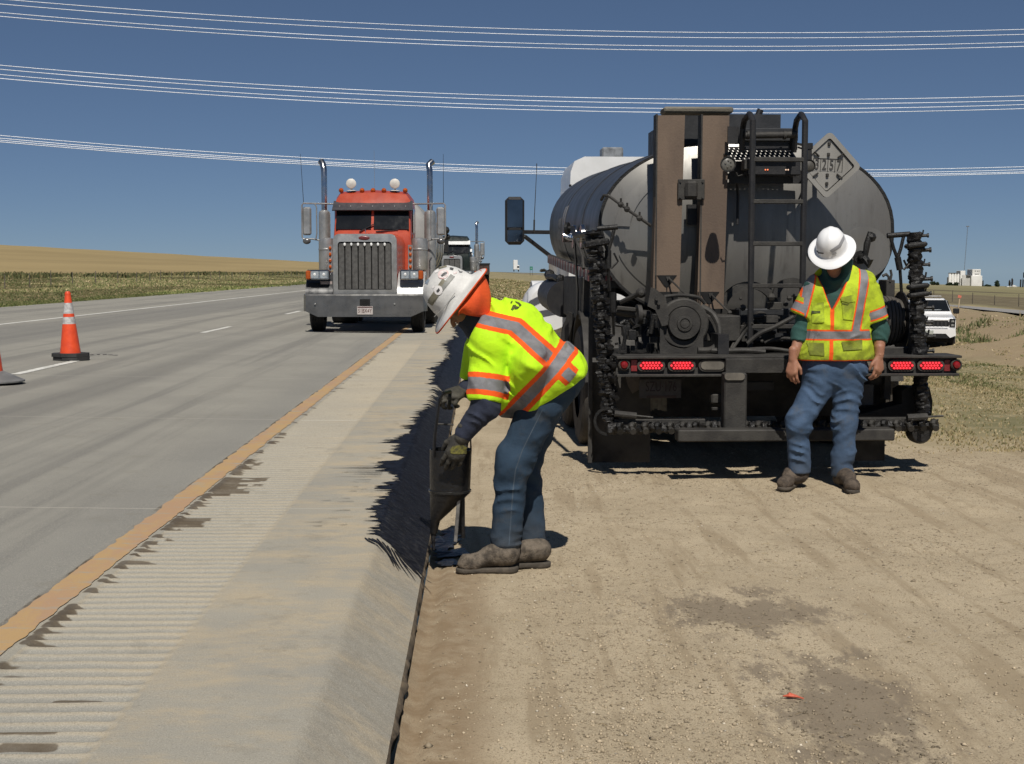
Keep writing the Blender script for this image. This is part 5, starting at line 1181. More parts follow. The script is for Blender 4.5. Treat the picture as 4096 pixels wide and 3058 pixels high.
    def cs(y, w_, zt_): return [(-w_, y, .95), (-w_, y, zt_ - .35), (-w_ + .03, y, zt_ - .14), (-w_ + .12, y, zt_ - .02), (0, y, zt_ + .02), (w_ - .12, y, zt_ - .02), (w_ - .03, y, zt_ - .14), (w_, y, zt_ - .35), (w_, y, .95)]
    loft(mb, [cs(cy0 + .05, cw, 2.12), cs(cy0 + .30, cw - .02, 2.76), cs(cy0 + .34, cw - .02, 2.97), cs(cy0 + .6, cw - .01, 3.04), cs(cy0 + 1.55, cw, 3.02)]); cab = mb.build('cab', cabm, T, 30)
    for s_ in (-1, 1):
        mb = MB(); x0, x1 = s_ * .028, s_ * .80; vs = [(x0, cy0 + .065, 2.17), (x1, cy0 + .075, 2.17), (x1 * .985, cy0 + .272, 2.64), (x0, cy0 + .262, 2.64)]; d = Vector((0, -.02, .01))
        mb.add([Vector(v) for v in vs] + [Vector(v) + d for v in vs], [(0, 1, 2, 3), (7, 6, 5, 4)] + [(i, i + 4, (i + 1) % 4 + 4, (i + 1) % 4) for i in range(4)]); mb.build('windshield', GLASSD, cab, 0)
        mb = MB(); mb.bar((s_ * .18 - .1, cy0 + .03, 2.13), (s_ * .18 + .38 * (1 if s_ > 0 else .55), cy0 + .06, 2.19 + (.10 if s_ < 0 else -.02)), .03, .02); mb.build('wiper', BLACK, cab)
        mb = MB(); mb.bb(s_ * (cw - .005), s_ * (cw + .006), cy0 + .5, cy0 + 1.2, 2.12, 2.65, .004); mb.build('side_window', GLASSD, cab)
        mb = MB(); mb.bb(s_ * (cw - .004), s_ * (cw + .004), cy0 + .42, cy0 + 1.4, 1.0, 2.08, .003); dr = mb.build('door', cabm, cab)
        mb = MB(); mb.bb(s_ * (cw + .003), s_ * (cw + .03), cy0 + 1.2, cy0 + 1.32, 1.75, 1.79, .005); mb.build('handle', CHROME, dr)
    mb = MB(); P = [(-cw - .005, cy0 + .36, 2.81), (cw + .005, cy0 + .36, 2.81), (cw + .02, cy0 + .08, 2.60), (-cw - .02, cy0 + .08, 2.60)]
    mb.add([Vector(p) for p in P] + [Vector(p) + Vector((0, .02, -.02)) for p in P], [(0, 1, 2, 3), (7, 6, 5, 4)] + [(i, i + 4, (i + 1) % 4 + 4, (i + 1) % 4) for i in range(4)]); vz = mb.build('sun_visor', visor, cab, 0)
    if detail:
        for k in range(7): mb = MB(); xk = -.72 + .24 * k; mb.bar((xk, cy0 + .20, 2.705), (xk, cy0 + .15, 2.665), .012, .008); mb.build('visor_rivet', ALU, vz)
        for xk in (-.71, -.25, -.01, .23, .70): mb = MB(); mb.lathe([(0, -.03), (.05, -.02), (.055, .02), (.035, .06), (0, .08)], (xk, cy0 + .45, 3.04), (0, -1, .1), 14); mb.build('clearance_light', AMB, cab)
        for xk in (-.49, .47):
            mb = MB(); mb.lathe([(0, .10), (.06, .09), (.10, .03), (.112, -.02), (.10, -.03)], (xk, cy0 + .45, 3.19), (0, 1, 0), 20, caps=False); mb.lathe([(.10, -.03), (.06, -.045), (0, -.05)], (xk, cy0 + .45, 3.19), (0, 1, 0), 20, caps=False); mb.cyl((xk, cy0 + .5, 3.03), (xk, cy0 + .5, 3.11), .02, n=8); mb.lathe([(0, 0), (.11, 0), (.09, .015), (0, .02)], (xk, cy0 + .5, 3.035), (0, 0, 1), 16); mb.build('roof_lamp', pm('cream_lamp', (.60, .58, .53), (.5, .48, .44), .35, 0, 8), cab)
        mb = MB(); mb.cyl((.0, cy0 + .8, 3.03), (-.01, cy0 + .8, 3.95), .004, .003, 5); mb.build('antenna', ALU, cab)
        mb = MB(); mb.tube([(.0, gy + .2, 2.06), (0, gy + .2, 2.13)], .008, 6); mb.build('hood_ornament', CHROME, hood)
    # frame, steps, shade under the nose as a black block, drive wheels
    mb = MB(); mb.bb(-.45, .45, .6, 7.2, .62, .95); mb.build('frame', BLACK, T, 0)
    mb = MB(); mb.bb(-.62, .62, .45, .60, .42, 1.0); mb.build('nose_shade_block', VOID, T, 0)
    for s_ in (-1, 1):
        mb = MB(); mb.lathe([(0, 0), (.29, 0), (.30, .02), (.30, 1.28), (.29, 1.3), (0, 1.3)], (s_ * .98, 2.7, .78), (0, 1, 0), 24); mb.build('fuel_tank', ALU, T)
        for yy in (5.6, 6.9):
            mb = MB(); mb.lathe([(.28, 0), (.46, 0), (.51, .04), (.51, .56), (.46, .60), (.28, .60)], (s_ * .95 - .3, yy, .51), (1, 0, 0), 36); mb.build('wheel', TYRE2, T, 30)
    mb = MB(); mb.cyl((-.95, 1.0, .5), (.95, 1.0, .5), .06, n=10); mb.build('axle', BLACK, T)
    return T
RT = semi_truck('red_semi_truck', 'red conventional truck with tall twin exhaust stacks and chrome grille parked on the road', RED, RED, pm('grey_visor', (.075, .075, .080), (.055, .055, .060), .4, .3, 5), (-2.36, 29.0, float(road_z(-2.0)) + .003), R(-.4), 1.30, True)
# its barrel trailer is a thing of its own
def tank_trailer(loc, rz):
    T = thing('tank_trailer', 'pale grey barrel trailer coupled behind the red truck', 'trailer', loc, rz)
    mb = MB(); mb.lathe([(0, -.16), (.6, -.12), (1.0, -.02), (1.14, .12), (1.16, .3), (1.16, 9.2), (1.12, 9.45), (.9, 9.62), (0, 9.7)], (0, 4.6, 2.0), (0, 1, 0), 40); bar = mb.build('barrel', pm('pale_barrel', (.46, .45, .42), (.36, .35, .33), .4, .25, 1.5), T, 40)
    for yy in (5.5, 7.5, 9.5, 11.5, 13.2): mb = MB(); mb.lathe([(1.162, -.04), (1.185, -.04), (1.185, .04), (1.162, .04)], (0, yy, 2.0), (0, 1, 0), 40, caps=False); mb.build('barrel_band', ALU, bar)
    mb = MB(); mb.bb(.95, 1.2, 13.4, 14.0, 2.35, 2.95, .03); mb.ball((1.2, 14.0, 2.5), .13, 8); mb.ball((1.25, 14.1, 2.3), .10, 8); mb.tube([(1.2, 13.9, 2.5), (1.22, 14, 2.1), (1.15, 14, 1.9)], .035, 6); mb.build('valve_cluster', DARK, T)
    mb = MB(); mb.bb(1.18, 1.30, 13.6, 13.8, 1.85, 2.2); mb.build('rear_box', BLACK, T, 0)
    mb = MB(); mb.bb(-.5, .5, 4.8, 13.8, .95, 1.15); mb.build('frame', BLACK, T, 0)
    for s_ in (-1, 1):
        for yy in (11.6, 12.9): mb = MB(); mb.lathe([(.28, 0), (.46, 0), (.51, .04), (.51, .56), (.46, .60), (.28, .60)], (s_ * .95 - .3, yy, .51), (1, 0, 0), 32); mb.build('wheel', TYRE2, T, 30)
    return T
tank_trailer((-2.34, 29.2, float(road_z(-2.0)) + .003), R(-.4))
GREENBLK = pm('dark_green_paint', (.012, .020, .016), (.008, .012, .010), .35, 0, 3)
T2 = semi_truck('dark_semi_truck', 'black truck with white visor and pale grille behind the red truck', GREENBLK, GREENBLK, pm('white_visor', (.74, .74, .72), (.62, .62, .60), .4, 0, 4), (-1.36, 69, .203), 0, 1.0, False)
T3 = copy_tree(T2); T3.location = (-1.42, 96, .203); tag(T3, 'second truck behind the red one, only its chrome stack showing', 'truck')
T4 = copy_tree(T2); T4.location = (-1.5, 118, .203); tag(T4, 'last truck of the queue, a thin bright stack beside the others', 'truck')
dt = thing('dump_trailer', 'rust brown dump trailer at the end of the truck queue', 'trailer', (-.15, 122, .2))
mb = MB(); mb.bb(-1.2, .98, 0, 8, .95, 1.85, .05); mb.build('box', pm('rust_brown', (.075, .045, .035), (.05, .03, .025), .6, .2, 2), dt)
for k in range(5): mb = MB(); mb.bb(-1.1 + .5 * k, -1.04 + .5 * k, -.03, 0, .98, 1.82); mb.build('rib', BLACK, dt, 0)
mb = MB(); mb.bb(-1.25, 1.02, -.05, .08, 1.82, 1.95); mb.build('tarp_rail', BLACK, dt, 0)
for s_ in (-1, 1): mb = MB(); mb.lathe([(.28, 0), (.48, 0), (.5, .5), (.28, .5)], (s_ * .8 - .35, 1.2, .5), (1, 0, 0), 24); mb.build('wheel', TYRE2, dt, 30)

# ================================================================ the white pickup in the ditch
PX, PY = 17.55, 55.0; PZ = float(z_right(PX, PY + 1)) - .02
PU = thing('pickup', 'white pickup with dark grille parked in the ditch at the right', 'pickup', (PX, PY, PZ), R(-15.5))
PW = pm('white_car_paint', (.78, .78, .78), (.74, .74, .74), .22, 0, 2, coat=.5); PB = pm('car_black_trim', (.012, .012, .013), None, .4)
mb = MB()
def sec(y, w_, zb, zt, k=.12): return [(-w_, y, zb), (-w_, y, zt - k), (-w_ + k, y, zt), (w_ - k, y, zt), (w_, y, zt - k), (w_, y, zb)]
loft(mb, [sec(.06, .93, .62, 1.18), sec(.12, .99, .52, 1.24), sec(.6, 1.01, .50, 1.29), sec(1.45, 1.015, .5, 1.34), sec(1.5, 1.015, .5, 1.36), sec(3.6, 1.015, .5, 1.36), sec(5.9, 1.0, .55, 1.36)]); bd = mb.build('body', PW, PU, 35)
mb = MB(); loft(mb, [sec(1.48, .93, 1.3, 1.38, .05), sec(2.25, .75, 1.32, 1.90, .12), sec(2.6, .75, 1.32, 1.955, .12), sec(3.5, .75, 1.32, 1.93, .12), sec(3.95, .86, 1.3, 1.40, .06)]); cbn = mb.build('cabin', PW, PU, 35)
mb = MB(); vs = [(-.84, 1.585, 1.44), (.84, 1.585, 1.44), (.69, 2.20, 1.855), (-.69, 2.20, 1.855)]; d = Vector((0, -.03, .03)); mb.add([Vector(v) + d for v in vs] + [Vector(v) + d * .3 for v in vs], [(0, 1, 2, 3)] + [(7, 6, 5, 4)] + [(i, i + 4, (i + 1) % 4 + 4, (i + 1) % 4) for i in range(4)]); wsd = mb.build('windshield', GLASSD, cbn, 0)
mb = MB(); mb.bar((-.35, 1.60, 1.485), (.52, 1.62, 1.50), .05, .03, .012); mb.build('dash_paper', pm('paper_glare', (.42, .45, .46), (.2, .22, .23), .6, 0, 6), wsd)
mb = MB(); P = [(-.68, .86), (-.74, .93), (-.74, 1.06), (-.66, 1.14), (.66, 1.14), (.74, 1.06), (.74, .93), (.66, .86)]; mb.prism(P, .02, .055); gr = mb.build('grille', PB, bd, 0)
for k in range(9): mb = MB(); mb.bb(-.62 + .15 * k, -.55 + .15 * k, .012, .02, .89, 1.11); mb.build('grille_slat', pm('grille_mesh', (.03, .03, .03), None, .5), gr, 0)
mb = MB(); mb.ball((0, .01, 1.0), (.135, .016, .055), 20); ov = mb.build('oval_badge', CHROME, gr)
mb = MB(); mb.ball((0, -.002, 1.0), (.112, .010, .038), 20); mb.build('badge_field', pm('badge_grey', (.16, .16, .17), None, .3), ov)
for zz in (.86, 1.15): mb = MB(); mb.bb(-.72, .72, .0, .05, zz - .03, zz + .03, .02); mb.build('grille_bar', PW, bd)
for s_ in (-1, 1):
    mb = MB(); mb.prism([(s_ * .77, .87), (s_ * .96, .86), (s_ * .975, 1.20), (s_ * .76, 1.20), (s_ * .74, 1.10)], .03, .09); h = mb.build('headlamp', PB, bd, 0)
    for zz in (1.10, .95): mb = MB(); mb.bb(s_ * .82, s_ * .92, .015, .03, zz - .035, zz + .035, .01); mb.build('lamp_lens', HEADL, h)
    mb = MB(); mb.prism([(s_ * .72, .70), (s_ * .92, .70), (s_ * .94, .60), (s_ * .80, .58)], .0, .06); mb.build('fog_pocket', PB, bd, 0)
    mb = MB(); mb.bb(s_ * .98, s_ * 1.22, 1.95, 2.1, 1.34, 1.56, .03); mb.build('mirror', PB, PU)
    mb = MB(); mb.prism([(1.75, 1.42), (3.7, 1.42), (3.3, 1.84), (2.35, 1.84)], s_ * .86, s_ * .90, lambda a, b, h_: (h_ - s_ * .11 * (b - 1.42) / .42, a, b)); mb.build('side_window', GLASSD, cbn, 0)
    for yy in (1.0, 4.6): mb = MB(); mb.lathe([(.22, 0), (.36, 0), (.40, .04), (.40, .24), (.36, .28), (.22, .28)], (s_ * .87 - .14, yy, .40), (1, 0, 0), 28); wl_ = mb.build('wheel', TYRE2, PU, 30); mb = MB(); mb.lathe([(0, 0), (.24, 0), (.24, .02), (0, .03)], (s_ * 1.005, yy, .40), (s_, 0, 0), 20); mb.build('rim', ALU, wl_)
mb = MB(); mb.prism([(-.98, .80), (.98, .80), (1.0, .55), (.78, .46), (.62, .62), (-.62, .62), (-.78, .46), (-1.0, .55)], -.06, .10); bp = mb.build('bumper', PW, PU, 0)
mb = MB(); mb.prism([(-.60, .62), (.60, .62), (.75, .44), (-.75, .44)], -.04, .10); mb.build('lower_intake', PB, bp, 0)
mb = MB(); mb.bb(-.16, .16, -.075, -.062, .585, .745, .006); npk = mb.build('number_plate', pm('pickup_plate', (.42, .44, .40), (.30, .32, .29), .5, 0, 20), bp)
mb = MB(); mb.bb(-.8, .8, .2, 5.6, .28, .5); mb.build('underbody', VOID, PU, 0)
mb = MB(); mb.bb(-.55, .55, 2.5, 2.75, 2.0, 2.06, .02); mb.build('roof_beacon_bar', pm('bar_grey', (.35, .34, .32), (.2, .19, .18), .5), PU)

# ================================================================ cones
def cone(loc, label, tilt=0.0, rz=0.0, sc=1.0, bowl=False):
    T = thing('traffic_cone', label, 'cone', loc, rz); T.scale = (sc, sc, sc)
    CO = pm('cone_orange', (.78, .085, .022), (.66, .066, .020), .45, 0, 9, .1, 50); WB = pm('cone_reflective', (.56, .55, .53), (.36, .34, .33), .5, 0, 22)
    ax = Vector((math.sin(tilt), 0, math.cos(tilt)))
    def rad(h): return .145 - (.145 - .036) * (h / .88)
    for nm, h0, h1, mt in (('cone_body', .02, .46, CO), ('reflective_band', .46, .555, WB), ('cone_body', .555, .60, CO), ('reflective_band', .60, .745, WB), ('cone_top', .745, .85, CO)):
        mb = MB(); mb.lathe([(rad(h0), h0), (rad((h0 + h1) / 2), (h0 + h1) / 2), (rad(h1), h1)], (0, 0, .03), ax, 32, caps=False); mb.build(nm, mt, T, 40)
    mb = MB(); mb.lathe([(rad(.85), .85), (rad(.85) * 1.05, .87), (.026, .90), (.018, .88)], (0, 0, .03), ax, 20, caps=False); mb.build('cone_tip', CO, T)
    BASE = pm('cone_base_rubber', (.020, .020, .020), (.035, .034, .033), .7, 0, 8)
    mb = MB()
    if not bowl:
        P = [(.25 * math.cos(R(22.5 + 45 * k)), .25 * math.sin(R(22.5 + 45 * k))) for k in range(8)]; mb.prism(P, .05, .095, lambda a, b, h: (a * 1.03, b * 1.03, h)); mb.prism(P, .0, .047, lambda a, b, h: (a + .01, b, h)); mb.build('base', BASE, T, 0)
    else:
        mb.lathe([(.10, .15), (.17, .12), (.30, .06), (.36, .035), (.36, .02), (.28, .03), (.10, .09)], (0, 0, 0), (0, 0, 1), 32, caps=False); mb.build('base', pm('dusty_grey_base', (.20, .20, .195), (.13, .13, .128), .6, 0, 6), T, 30)
        mb = MB(); mb.lathe([(.16, .0), (.30, .0), (.30, .03), (.16, .03)], (0, 0, 0), (0, 0, 1), 24); mb.build('weight_ring', BASE, T)
    return T
p = atZ(283, 1441, float(road_z(-5.7))); cone((p.x, p.y, float(road_z(p.x)) + .003), 'orange traffic cone with two white bands on a black octagonal base', R(-1.2), R(10), 1.01)
p = atZ(-38, 1535, float(road_z(-5.5))); cone((p.x, p.y, float(road_z(p.x)) + .003), 'dusty cone with a grey round base at the left edge of the picture', 0, 0, 1.0, True)
mb = MB(); p = atZ(400, 1421, .26)
for k in range(7):
    x0, y0 = p.x - .3 + .09 * k, p.y + rr.uniform(-.12, .12); mb.box((x0, y0, float(road_z(x0)) + .008), (rr.uniform(.03, .12), .03, .012), Matrix.Rotation(rr.uniform(0, 1), 3, 'Z'))
tag(mb.build('road_debris', pm('grey_scraps', (.22, .21, .2), (.10, .095, .09), .8), None, 0), 'grey rubber scraps lying beside the cone base', 'debris', kind='stuff')
# ================================================================ far things
# power lines: three phases of four conductors each
WIRE = pm('bright_conductor', (.90, .93, .98), (.84, .88, .95), .5, 0, 2)
ROWS = [(150, [((0, 0), (1024, 64), (2048, 120), (3000, 134), (4096, 117)), ((0, 20), (1024, 85), (2048, 141), (3000, 155), (4096, 137)), ((0, 54), (1024, 120), (2048, 176), (3000, 189), (4096, 168)), ((0, 69), (1024, 137), (2048, 193), (3000, 206), (4096, 185))], 'upper'),
        (205, [((0, 264), (1024, 333), (2048, 388), (3000, 400), (4096, 384)), ((0, 280), (1024, 350), (2048, 404), (3000, 418), (4096, 402)), ((0, 301), (1024, 372), (2048, 426), (3000, 437), (4096, 419)), ((0, 316), (1024, 388), (2048, 441), (3000, 453), (4096, 435))], 'middle'),
        (335, [((0, 544), (1024, 616), (2048, 671), (3000, 681), (4096, 668)), ((0, 555), (1024, 629), (2048, 685), (3000, 694), (4096, 680)), ((0, 563), (1024, 636), (2048, 691), (3000, 701), (4096, 689)), ((0, 570), (1024, 642), (2048, 699), (3000, 707), (4096, 694))], 'lower')]
ORD = ['topmost wire', 'second wire from the top', 'third wire from the top', 'lowest wire']
for D, rows, nm in ROWS:
    for i, pts in enumerate(rows):
        xs_, ys_ = zip(*pts); co = np.polyfit(xs_, ys_, 2); P = [atY(x, float(np.polyval(co, x)), D) for x in range(-2800, 7000, 140)]
        mb = MB(); mb.tube(P, D * .00023, 6, False); tag(mb.build('power_line', WIRE, None, 60), f'{ORD[i]} of the {nm} power line bundle across the sky', 'power line', 'power line conductors')
# fences: weathered posts and two wires
def fence(name, label, pts, zf, hgt, lean=.03):
    T = thing(name, label, 'fence', (pts[0][0], pts[0][1], float(zf(*pts[0]))))
    o = Vector(T.location); F_ = pm('old_fence_post', (.15, .13, .10), (.09, .078, .062), .9, 0, 3)
    me = MB().cyl((0, 0, -.3), (0, 0, hgt), .036, .028, 7).mesh('post', F_)
    tops = []
    for k, (x, y) in enumerate(pts):
        p = obj('post', me, T); p.location = Vector((x, y, float(zf(x, y)))) - o; p.rotation_euler = (rr.uniform(-lean, lean), rr.uniform(-lean, lean), rr.uniform(0, 3)); p.scale = (1, 1, rr.uniform(.85, 1.12)); tops.append(Vector(p.location))
    for h in (.45, .8, 1.1):
        mb = MB(); mb.tube([t + Vector((0, 0, h * hgt / 1.2)) for t in tops], .003, 4, False); mb.build('wire', F_, T)
    return T
fence('field_fence', 'weathered post and wire fence below the wheat field', [(-27.5 - .3 * math.sin(k), 56 + k * 5.2) for k in range(46)], z_left, .95)
fence('pasture_fence', 'dark post and wire fence beyond the far carriageway', [(37.2, 88 + k * 4.6) for k in range(18)], z_right, .85)
# survey stake with a ribbon
p = atY(3828, 1245, 66); sk = thing('survey_stake', 'slanted survey stake with orange ribbon beside the pickup', 'stake', (p.x, p.y, float(z_right(p.x, p.y))))
mb = MB(); zt = atY(3828, 1185, 66).z - sk.location.z; mb.bar((0, 0, -.1), (.12, 0, zt), .05, .03); mb.build('stake', pm('pale_lath', (.45, .36, .24), None, .8), sk)
mb = MB(); mb.box((.10, -.02, zt - .03), (.16, .02, .13), Matrix.Rotation(.3, 3, 'Y')); mb.build('ribbon', pm('pink_ribbon', (.62, .18, .12), None, .7), sk)
# grain elevator
GE = thing('grain_elevator', 'white concrete grain elevator with rows of silos on the horizon', 'grain elevator', atY(3850, 1158, 2000))
go = Vector(GE.location); CW = pm('white_concrete', (.74, .73, .70), (.62, .61, .58), .8, 0, .08); CG = pm('grey_concrete', (.56, .55, .52), (.46, .45, .42), .85, 0, .1)
def G(px, py): q = atY(px, py, 2000) - go; return q.x, q.z
def silo(x0, x1, yt, yb, mat, dy=0):
    a, zt = G(x0, yt); b, zb = G(x1, yb); r_ = (b - a) / 2 * .84; mb = MB(); mb.lathe([(r_, zb), (r_, zt), (r_ * .9, zt + .5), (0, zt + .6)], ((a + b) / 2, dy, 0), (0, 0, 1), 20); mb.build('silo', mat, GE, 40)
for k in range(4): silo(3799 + k * 11, 3810 + k * 11, 1096, 1156, CW, 6)
for k in range(7): silo(3848 + k * 5.2, 3853.0 + k * 5.2, 1103, 1160, CG)
def blk(x0, x1, yt, yb, d0, d1, name, mat): a, zt = G(x0, yt); b, zb = G(x1, yb); mb = MB(); mb.bb(a, b, d0, d1, zb, zt, .3); return mb.build(name, mat, GE, 0)
blk(3846, 3864, 1084, 1160, 4, 22, 'leg_house', CW); blk(3880, 3922, 1104, 1162, -6, 20, 'work_house', CW); hhs = blk(3886, 3919, 1078, 1108, -4, 18, 'head_house', CW); blk(3864, 3884, 1100, 1106, -3, 8, 'gallery', pm('dark_roofing', (.12, .12, .12), None, .8)); blk(3799, 3843, 1110, 1158, 9, 12, 'silo_wall', CG); blk(3802, 3844, 1092, 1096, 4, 10, 'gallery', pm('dark_roofing', (.12, .12, .12), None, .8))
for px in (3897, 3905, 3912): a, z = G(px, 1085); mb = MB(); mb.bb(a - .55, a + .55, -4.3, -4.0, z - .7, z + .7); mb.build('window', VOID, hhs, 0)
a, z = G(3905, 1097); mb = MB(); mb.bb(a - 3.5, a + 2.5, -4.4, -4.0, z - .3, z + .3); mb.build('catwalk', pm('dark_roofing', (.12, .12, .12), None, .8), hhs, 0)
# radio mast
q0, q1 = atY(3851, 1160, 2100), atY(3871, 906, 2100); RMm = thing('radio_mast', 'thin grey radio mast rising behind the grain elevator', 'mast', q0); d = q1 - q0
mb = MB(); MG = pm('mast_grey', (.15, .16, .17), None, .7); H = d.length; u, v, a = frame(d)
for k in range(3): t = k * 2.094; o_ = (u * math.cos(t) + v * math.sin(t)) * .42; mb.cyl(o_, o_ + d, .13, n=5)
for k in range(40): z = k / 40; mb.cyl(d * z + u * .42, d * (z + .0125) - u * .30, .07, n=4)
mb.build('lattice', MG, RMm, 0); mb = MB(); mb.bb(d.x - 2.2, d.x + 2.2, d.y - .5, d.y + .5, d.z - .9, d.z + .5); mb.build('antenna_head', MG, RMm, 0)
# dark leg tower and tank at the right edge
p = atY(4086, 1156, 1900); SL = thing('elevated_bin', 'black narrow twin bins standing at the right edge of the horizon', 'bin', p)
for x0, x1 in ((-2.6, -.6), (.7, 2.7)): mb = MB(); mb.cyl((( x0 + x1) / 2, 0, 0), ((x0 + x1) / 2 + .3, 0, 12.5), 1.0, n=14); mb.build('bin', pm('black_bin', (.02, .022, .024), None, .7), SL)
mb = MB(); mb.bb(2.0, 4.0, -1, 1, 15, 22); mb.bar((1.2, 0, 12), (2.4, 0, 16), .4, .4); mb.build('leg_head', pm('black_bin', (.02, .022, .024), None, .7), SL, 0)
p = atY(4042, 1154, 1900); HS = thing('farm_building', 'small white farm building below tall trees on the horizon', 'building', p)
mb = MB(); mb.bb(-5, -1, 0, 6, -1, 2.6); mb.build('wall', CW, HS, 0); mb = MB(); mb.bb(1, 8, -2, 5, -1, 2.2); mb.build('wall', CW, HS, 0); mb = MB(); mb.prism([(.5, 2.2), (8.5, 2.2), (4.5, 4.4)], -2.3, 5.3); mb.build('roof', CW, HS, 0)
# far white truck cresting the road, signs
p = atY(2064, 1087, 420); WT = thing('distant_white_truck', 'tiny white box truck coming over the crest', 'truck', p)
mb = MB(); mb.bb(-.75, .5, .2, 7, .6, 3.4, .05); mb.build('box', WHITE, WT, 0); mb = MB(); mb.bb(.3, 1.0, -.4, 1.6, .5, 1.9, .1); mb.build('cab', WHITE, WT, 0); mb = MB(); mb.bb(.35, .95, -.43, -.4, 1.1, 1.6); mb.build('windshield', GLASSD, WT, 0)
for s_ in (-.6, .75): mb = MB(); mb.cyl((s_ - .15, .6, .4), (s_ + .15, .6, .4), .42, n=14); mb.build('wheel', TYRE2, WT)
p = atY(2125, 1085, 330); GS = thing('green_road_sign', 'small green road sign beside the far road', 'sign', p)
mb = MB(); a, b = atY(2119, 1067, 330) - p, atY(2131, 1081, 330) - p; mb.bb(a.x, b.x, -.02, .02, b.z, a.z, .01); pn = mb.build('panel', pm('sign_green', (.02, .19, .13), (.016, .16, .11), .5), GS)
mb = MB(); mb.bb(a.x + .15, b.x - .15, -.03, -.021, (a.z + b.z) / 2 - .04, (a.z + b.z) / 2 + .05); mb.build('legend', pm('sign_white', (.5, .55, .53), None, .6), pn, 0)
for x in (a.x + .1, b.x - .1): mb = MB(); mb.cyl((x, .06, -1), (x, .06, a.z - .1), .04, n=6); mb.build('post', STEEL, GS)
# trees on the horizon
LEAFM = MAT_VC('leaf_mass', .8)
def tree(px, pyb, D, w_px, h_px, label, seed, kind=0, col=(.030, .045, .022)):
    p = atY(px, pyb, D); W = w_px * D / FPX; H = h_px * D / FPX; T = thing('tree', label, 'tree', p, 0, 'trees on the far horizon'); r = np.random.default_rng(seed)
    mb = MB(); mb.tube([(0, 0, -H * .1), (.02 * W, 0, H * .35), (-.02 * W, 0, H * .7)], [W * .05, W * .035, W * .012], 6)
    for k in range(5): a = r.uniform(0, 6.28); mb.tube([(0, 0, H * (.25 + .1 * k)), (math.cos(a) * W * .22, math.sin(a) * W * .2, H * (.4 + .1 * k))], [W * .018, W * .006], 5)
    mb.build('trunk', pm('bark', (.06, .05, .04), None, .9), T)
    n = 2200; m_ = 18; cz = r.uniform(.25, .85, m_) * H; env = (np.sin(np.clip(cz / H, 0, 1) * math.pi * .9 + .25) if kind == 0 else (1.05 - cz / H)); ca = r.uniform(0, 6.28, m_); cr = r.uniform(0, .36, m_) * W * env
    C_ = np.stack([cr * np.cos(ca), cr * np.sin(ca), cz], -1); k = r.integers(0, m_, n)
    P = C_[k] + r.normal(0, 1, (n, 3)) * np.array([W * .085, W * .085, H * .075]); P[:, 2] = np.clip(P[:, 2], H * .04, H * 1.02)
    s_ = W * .055; A = P + r.normal(0, s_, (n, 3)); B = P + r.normal(0, s_, (n, 3)); D_ = P + r.normal(0, s_, (n, 3)); V = np.stack([P, A, B, D_], 1).reshape(-1, 3); F = np.arange(4 * n).reshape(n, 4)
    cc = np.array(col) * r.uniform(.6, 1.5, (n, 1)); obj('crown', arr_mesh('crown', V, F, LEAFM, False, {'tint': np.repeat(cc, 4, 0)}), T); return T
tree(3732, 1144, 1500, 26, 18, 'left of two round dark trees left of the grain elevator', 1); tree(3750, 1144, 1500, 18, 15, 'right of two round dark trees left of the grain elevator', 2)
tree(3800, 1150, 1600, 36, 17, 'low dark tree at the foot of the left silos', 3); tree(3824, 1150, 1600, 30, 19, 'tree clump hiding the silo bases', 4)
tree(3931, 1152, 1700, 10, 30, 'slim tall tree just right of the elevator', 5, 1, (.05, .06, .05)); tree(3948, 1154, 1600, 34, 14, 'low bushes right of the grain elevator', 6)
tree(3988, 1154, 1600, 28, 30, 'dark pointed round tree standing alone right of the elevator', 7, 1); tree(4038, 1150, 1850, 14, 32, 'left of two tall brownish trees above the farm building', 8, 1, (.06, .055, .045)); tree(4048, 1150, 1850, 14, 36, 'right of two tall brownish trees above the farm building', 9, 1, (.075, .06, .05))
tree(2172, 1087, 700, 34, 8, 'low scrub on the crest right of the green sign', 11, 0, (.07, .06, .04))
# orange scrap on the dirt
p = atZ(3172, 2790, 0); mb = MB()
for k in range(3): mb.tube([(-.05 + .01 * k, .0 + .006 * k, .006), (-.02, -.006 + .004 * k, .012 + .004 * k), (.02, .004, .008), (.055, -.012 - .004 * k, .006)], [.004, .008, .007, .002], 6)
oo = mb.build('orange_ribbon_scrap', pm('orange_scrap', (.58, .12, .06), (.42, .08, .04), .7, 0, 40), None); oo.location = (p.x, p.y, float(z_right(p.x, p.y)) + .004); oo.rotation_euler = (0, 0, -.3); oo.scale = (.68, .68, .68); tag(oo, 'crumpled orange ribbon scrap lying on the bare dirt', 'scrap')
# ================================================================ the two workers
from mathutils.bvhtree import BVHTree
def J(px, py, Y): return np.array(atY(px, py, Y), np.float32)
def nrm(v): v = np.array(v, np.float32); return v / np.linalg.norm(v)
def uni(ds, k):
    r_ = ds[0]
    for d in ds[1:]: r_ = smin(r_, d, k)
    return r_
def folds(P, axis, fa, fr, amp, seed=0):
    """creases running across the axis"""
    a = nrm(axis); t = P @ a; q = P - t[..., None] * a
    def rg(x): return .78 - 2.0 * np.abs(x) ** .8                  # sharp creases, rounded rolls
    mk = np.clip(.45 + 1.3 * vnoise(P[..., 0] * 7 + seed, P[..., 1] * 7, P[..., 2] * 5 + seed * 2), 0.05, 1.25)
    return -1.9 * amp * mk * rg(vnoise(t * fa + 1.5 * vnoise(P[..., 0] * 6, P[..., 1] * 6, P[..., 2] * 6 + seed), q[..., 0] * fr + q[..., 2] * fr * .6 + seed, q[..., 1] * fr) )
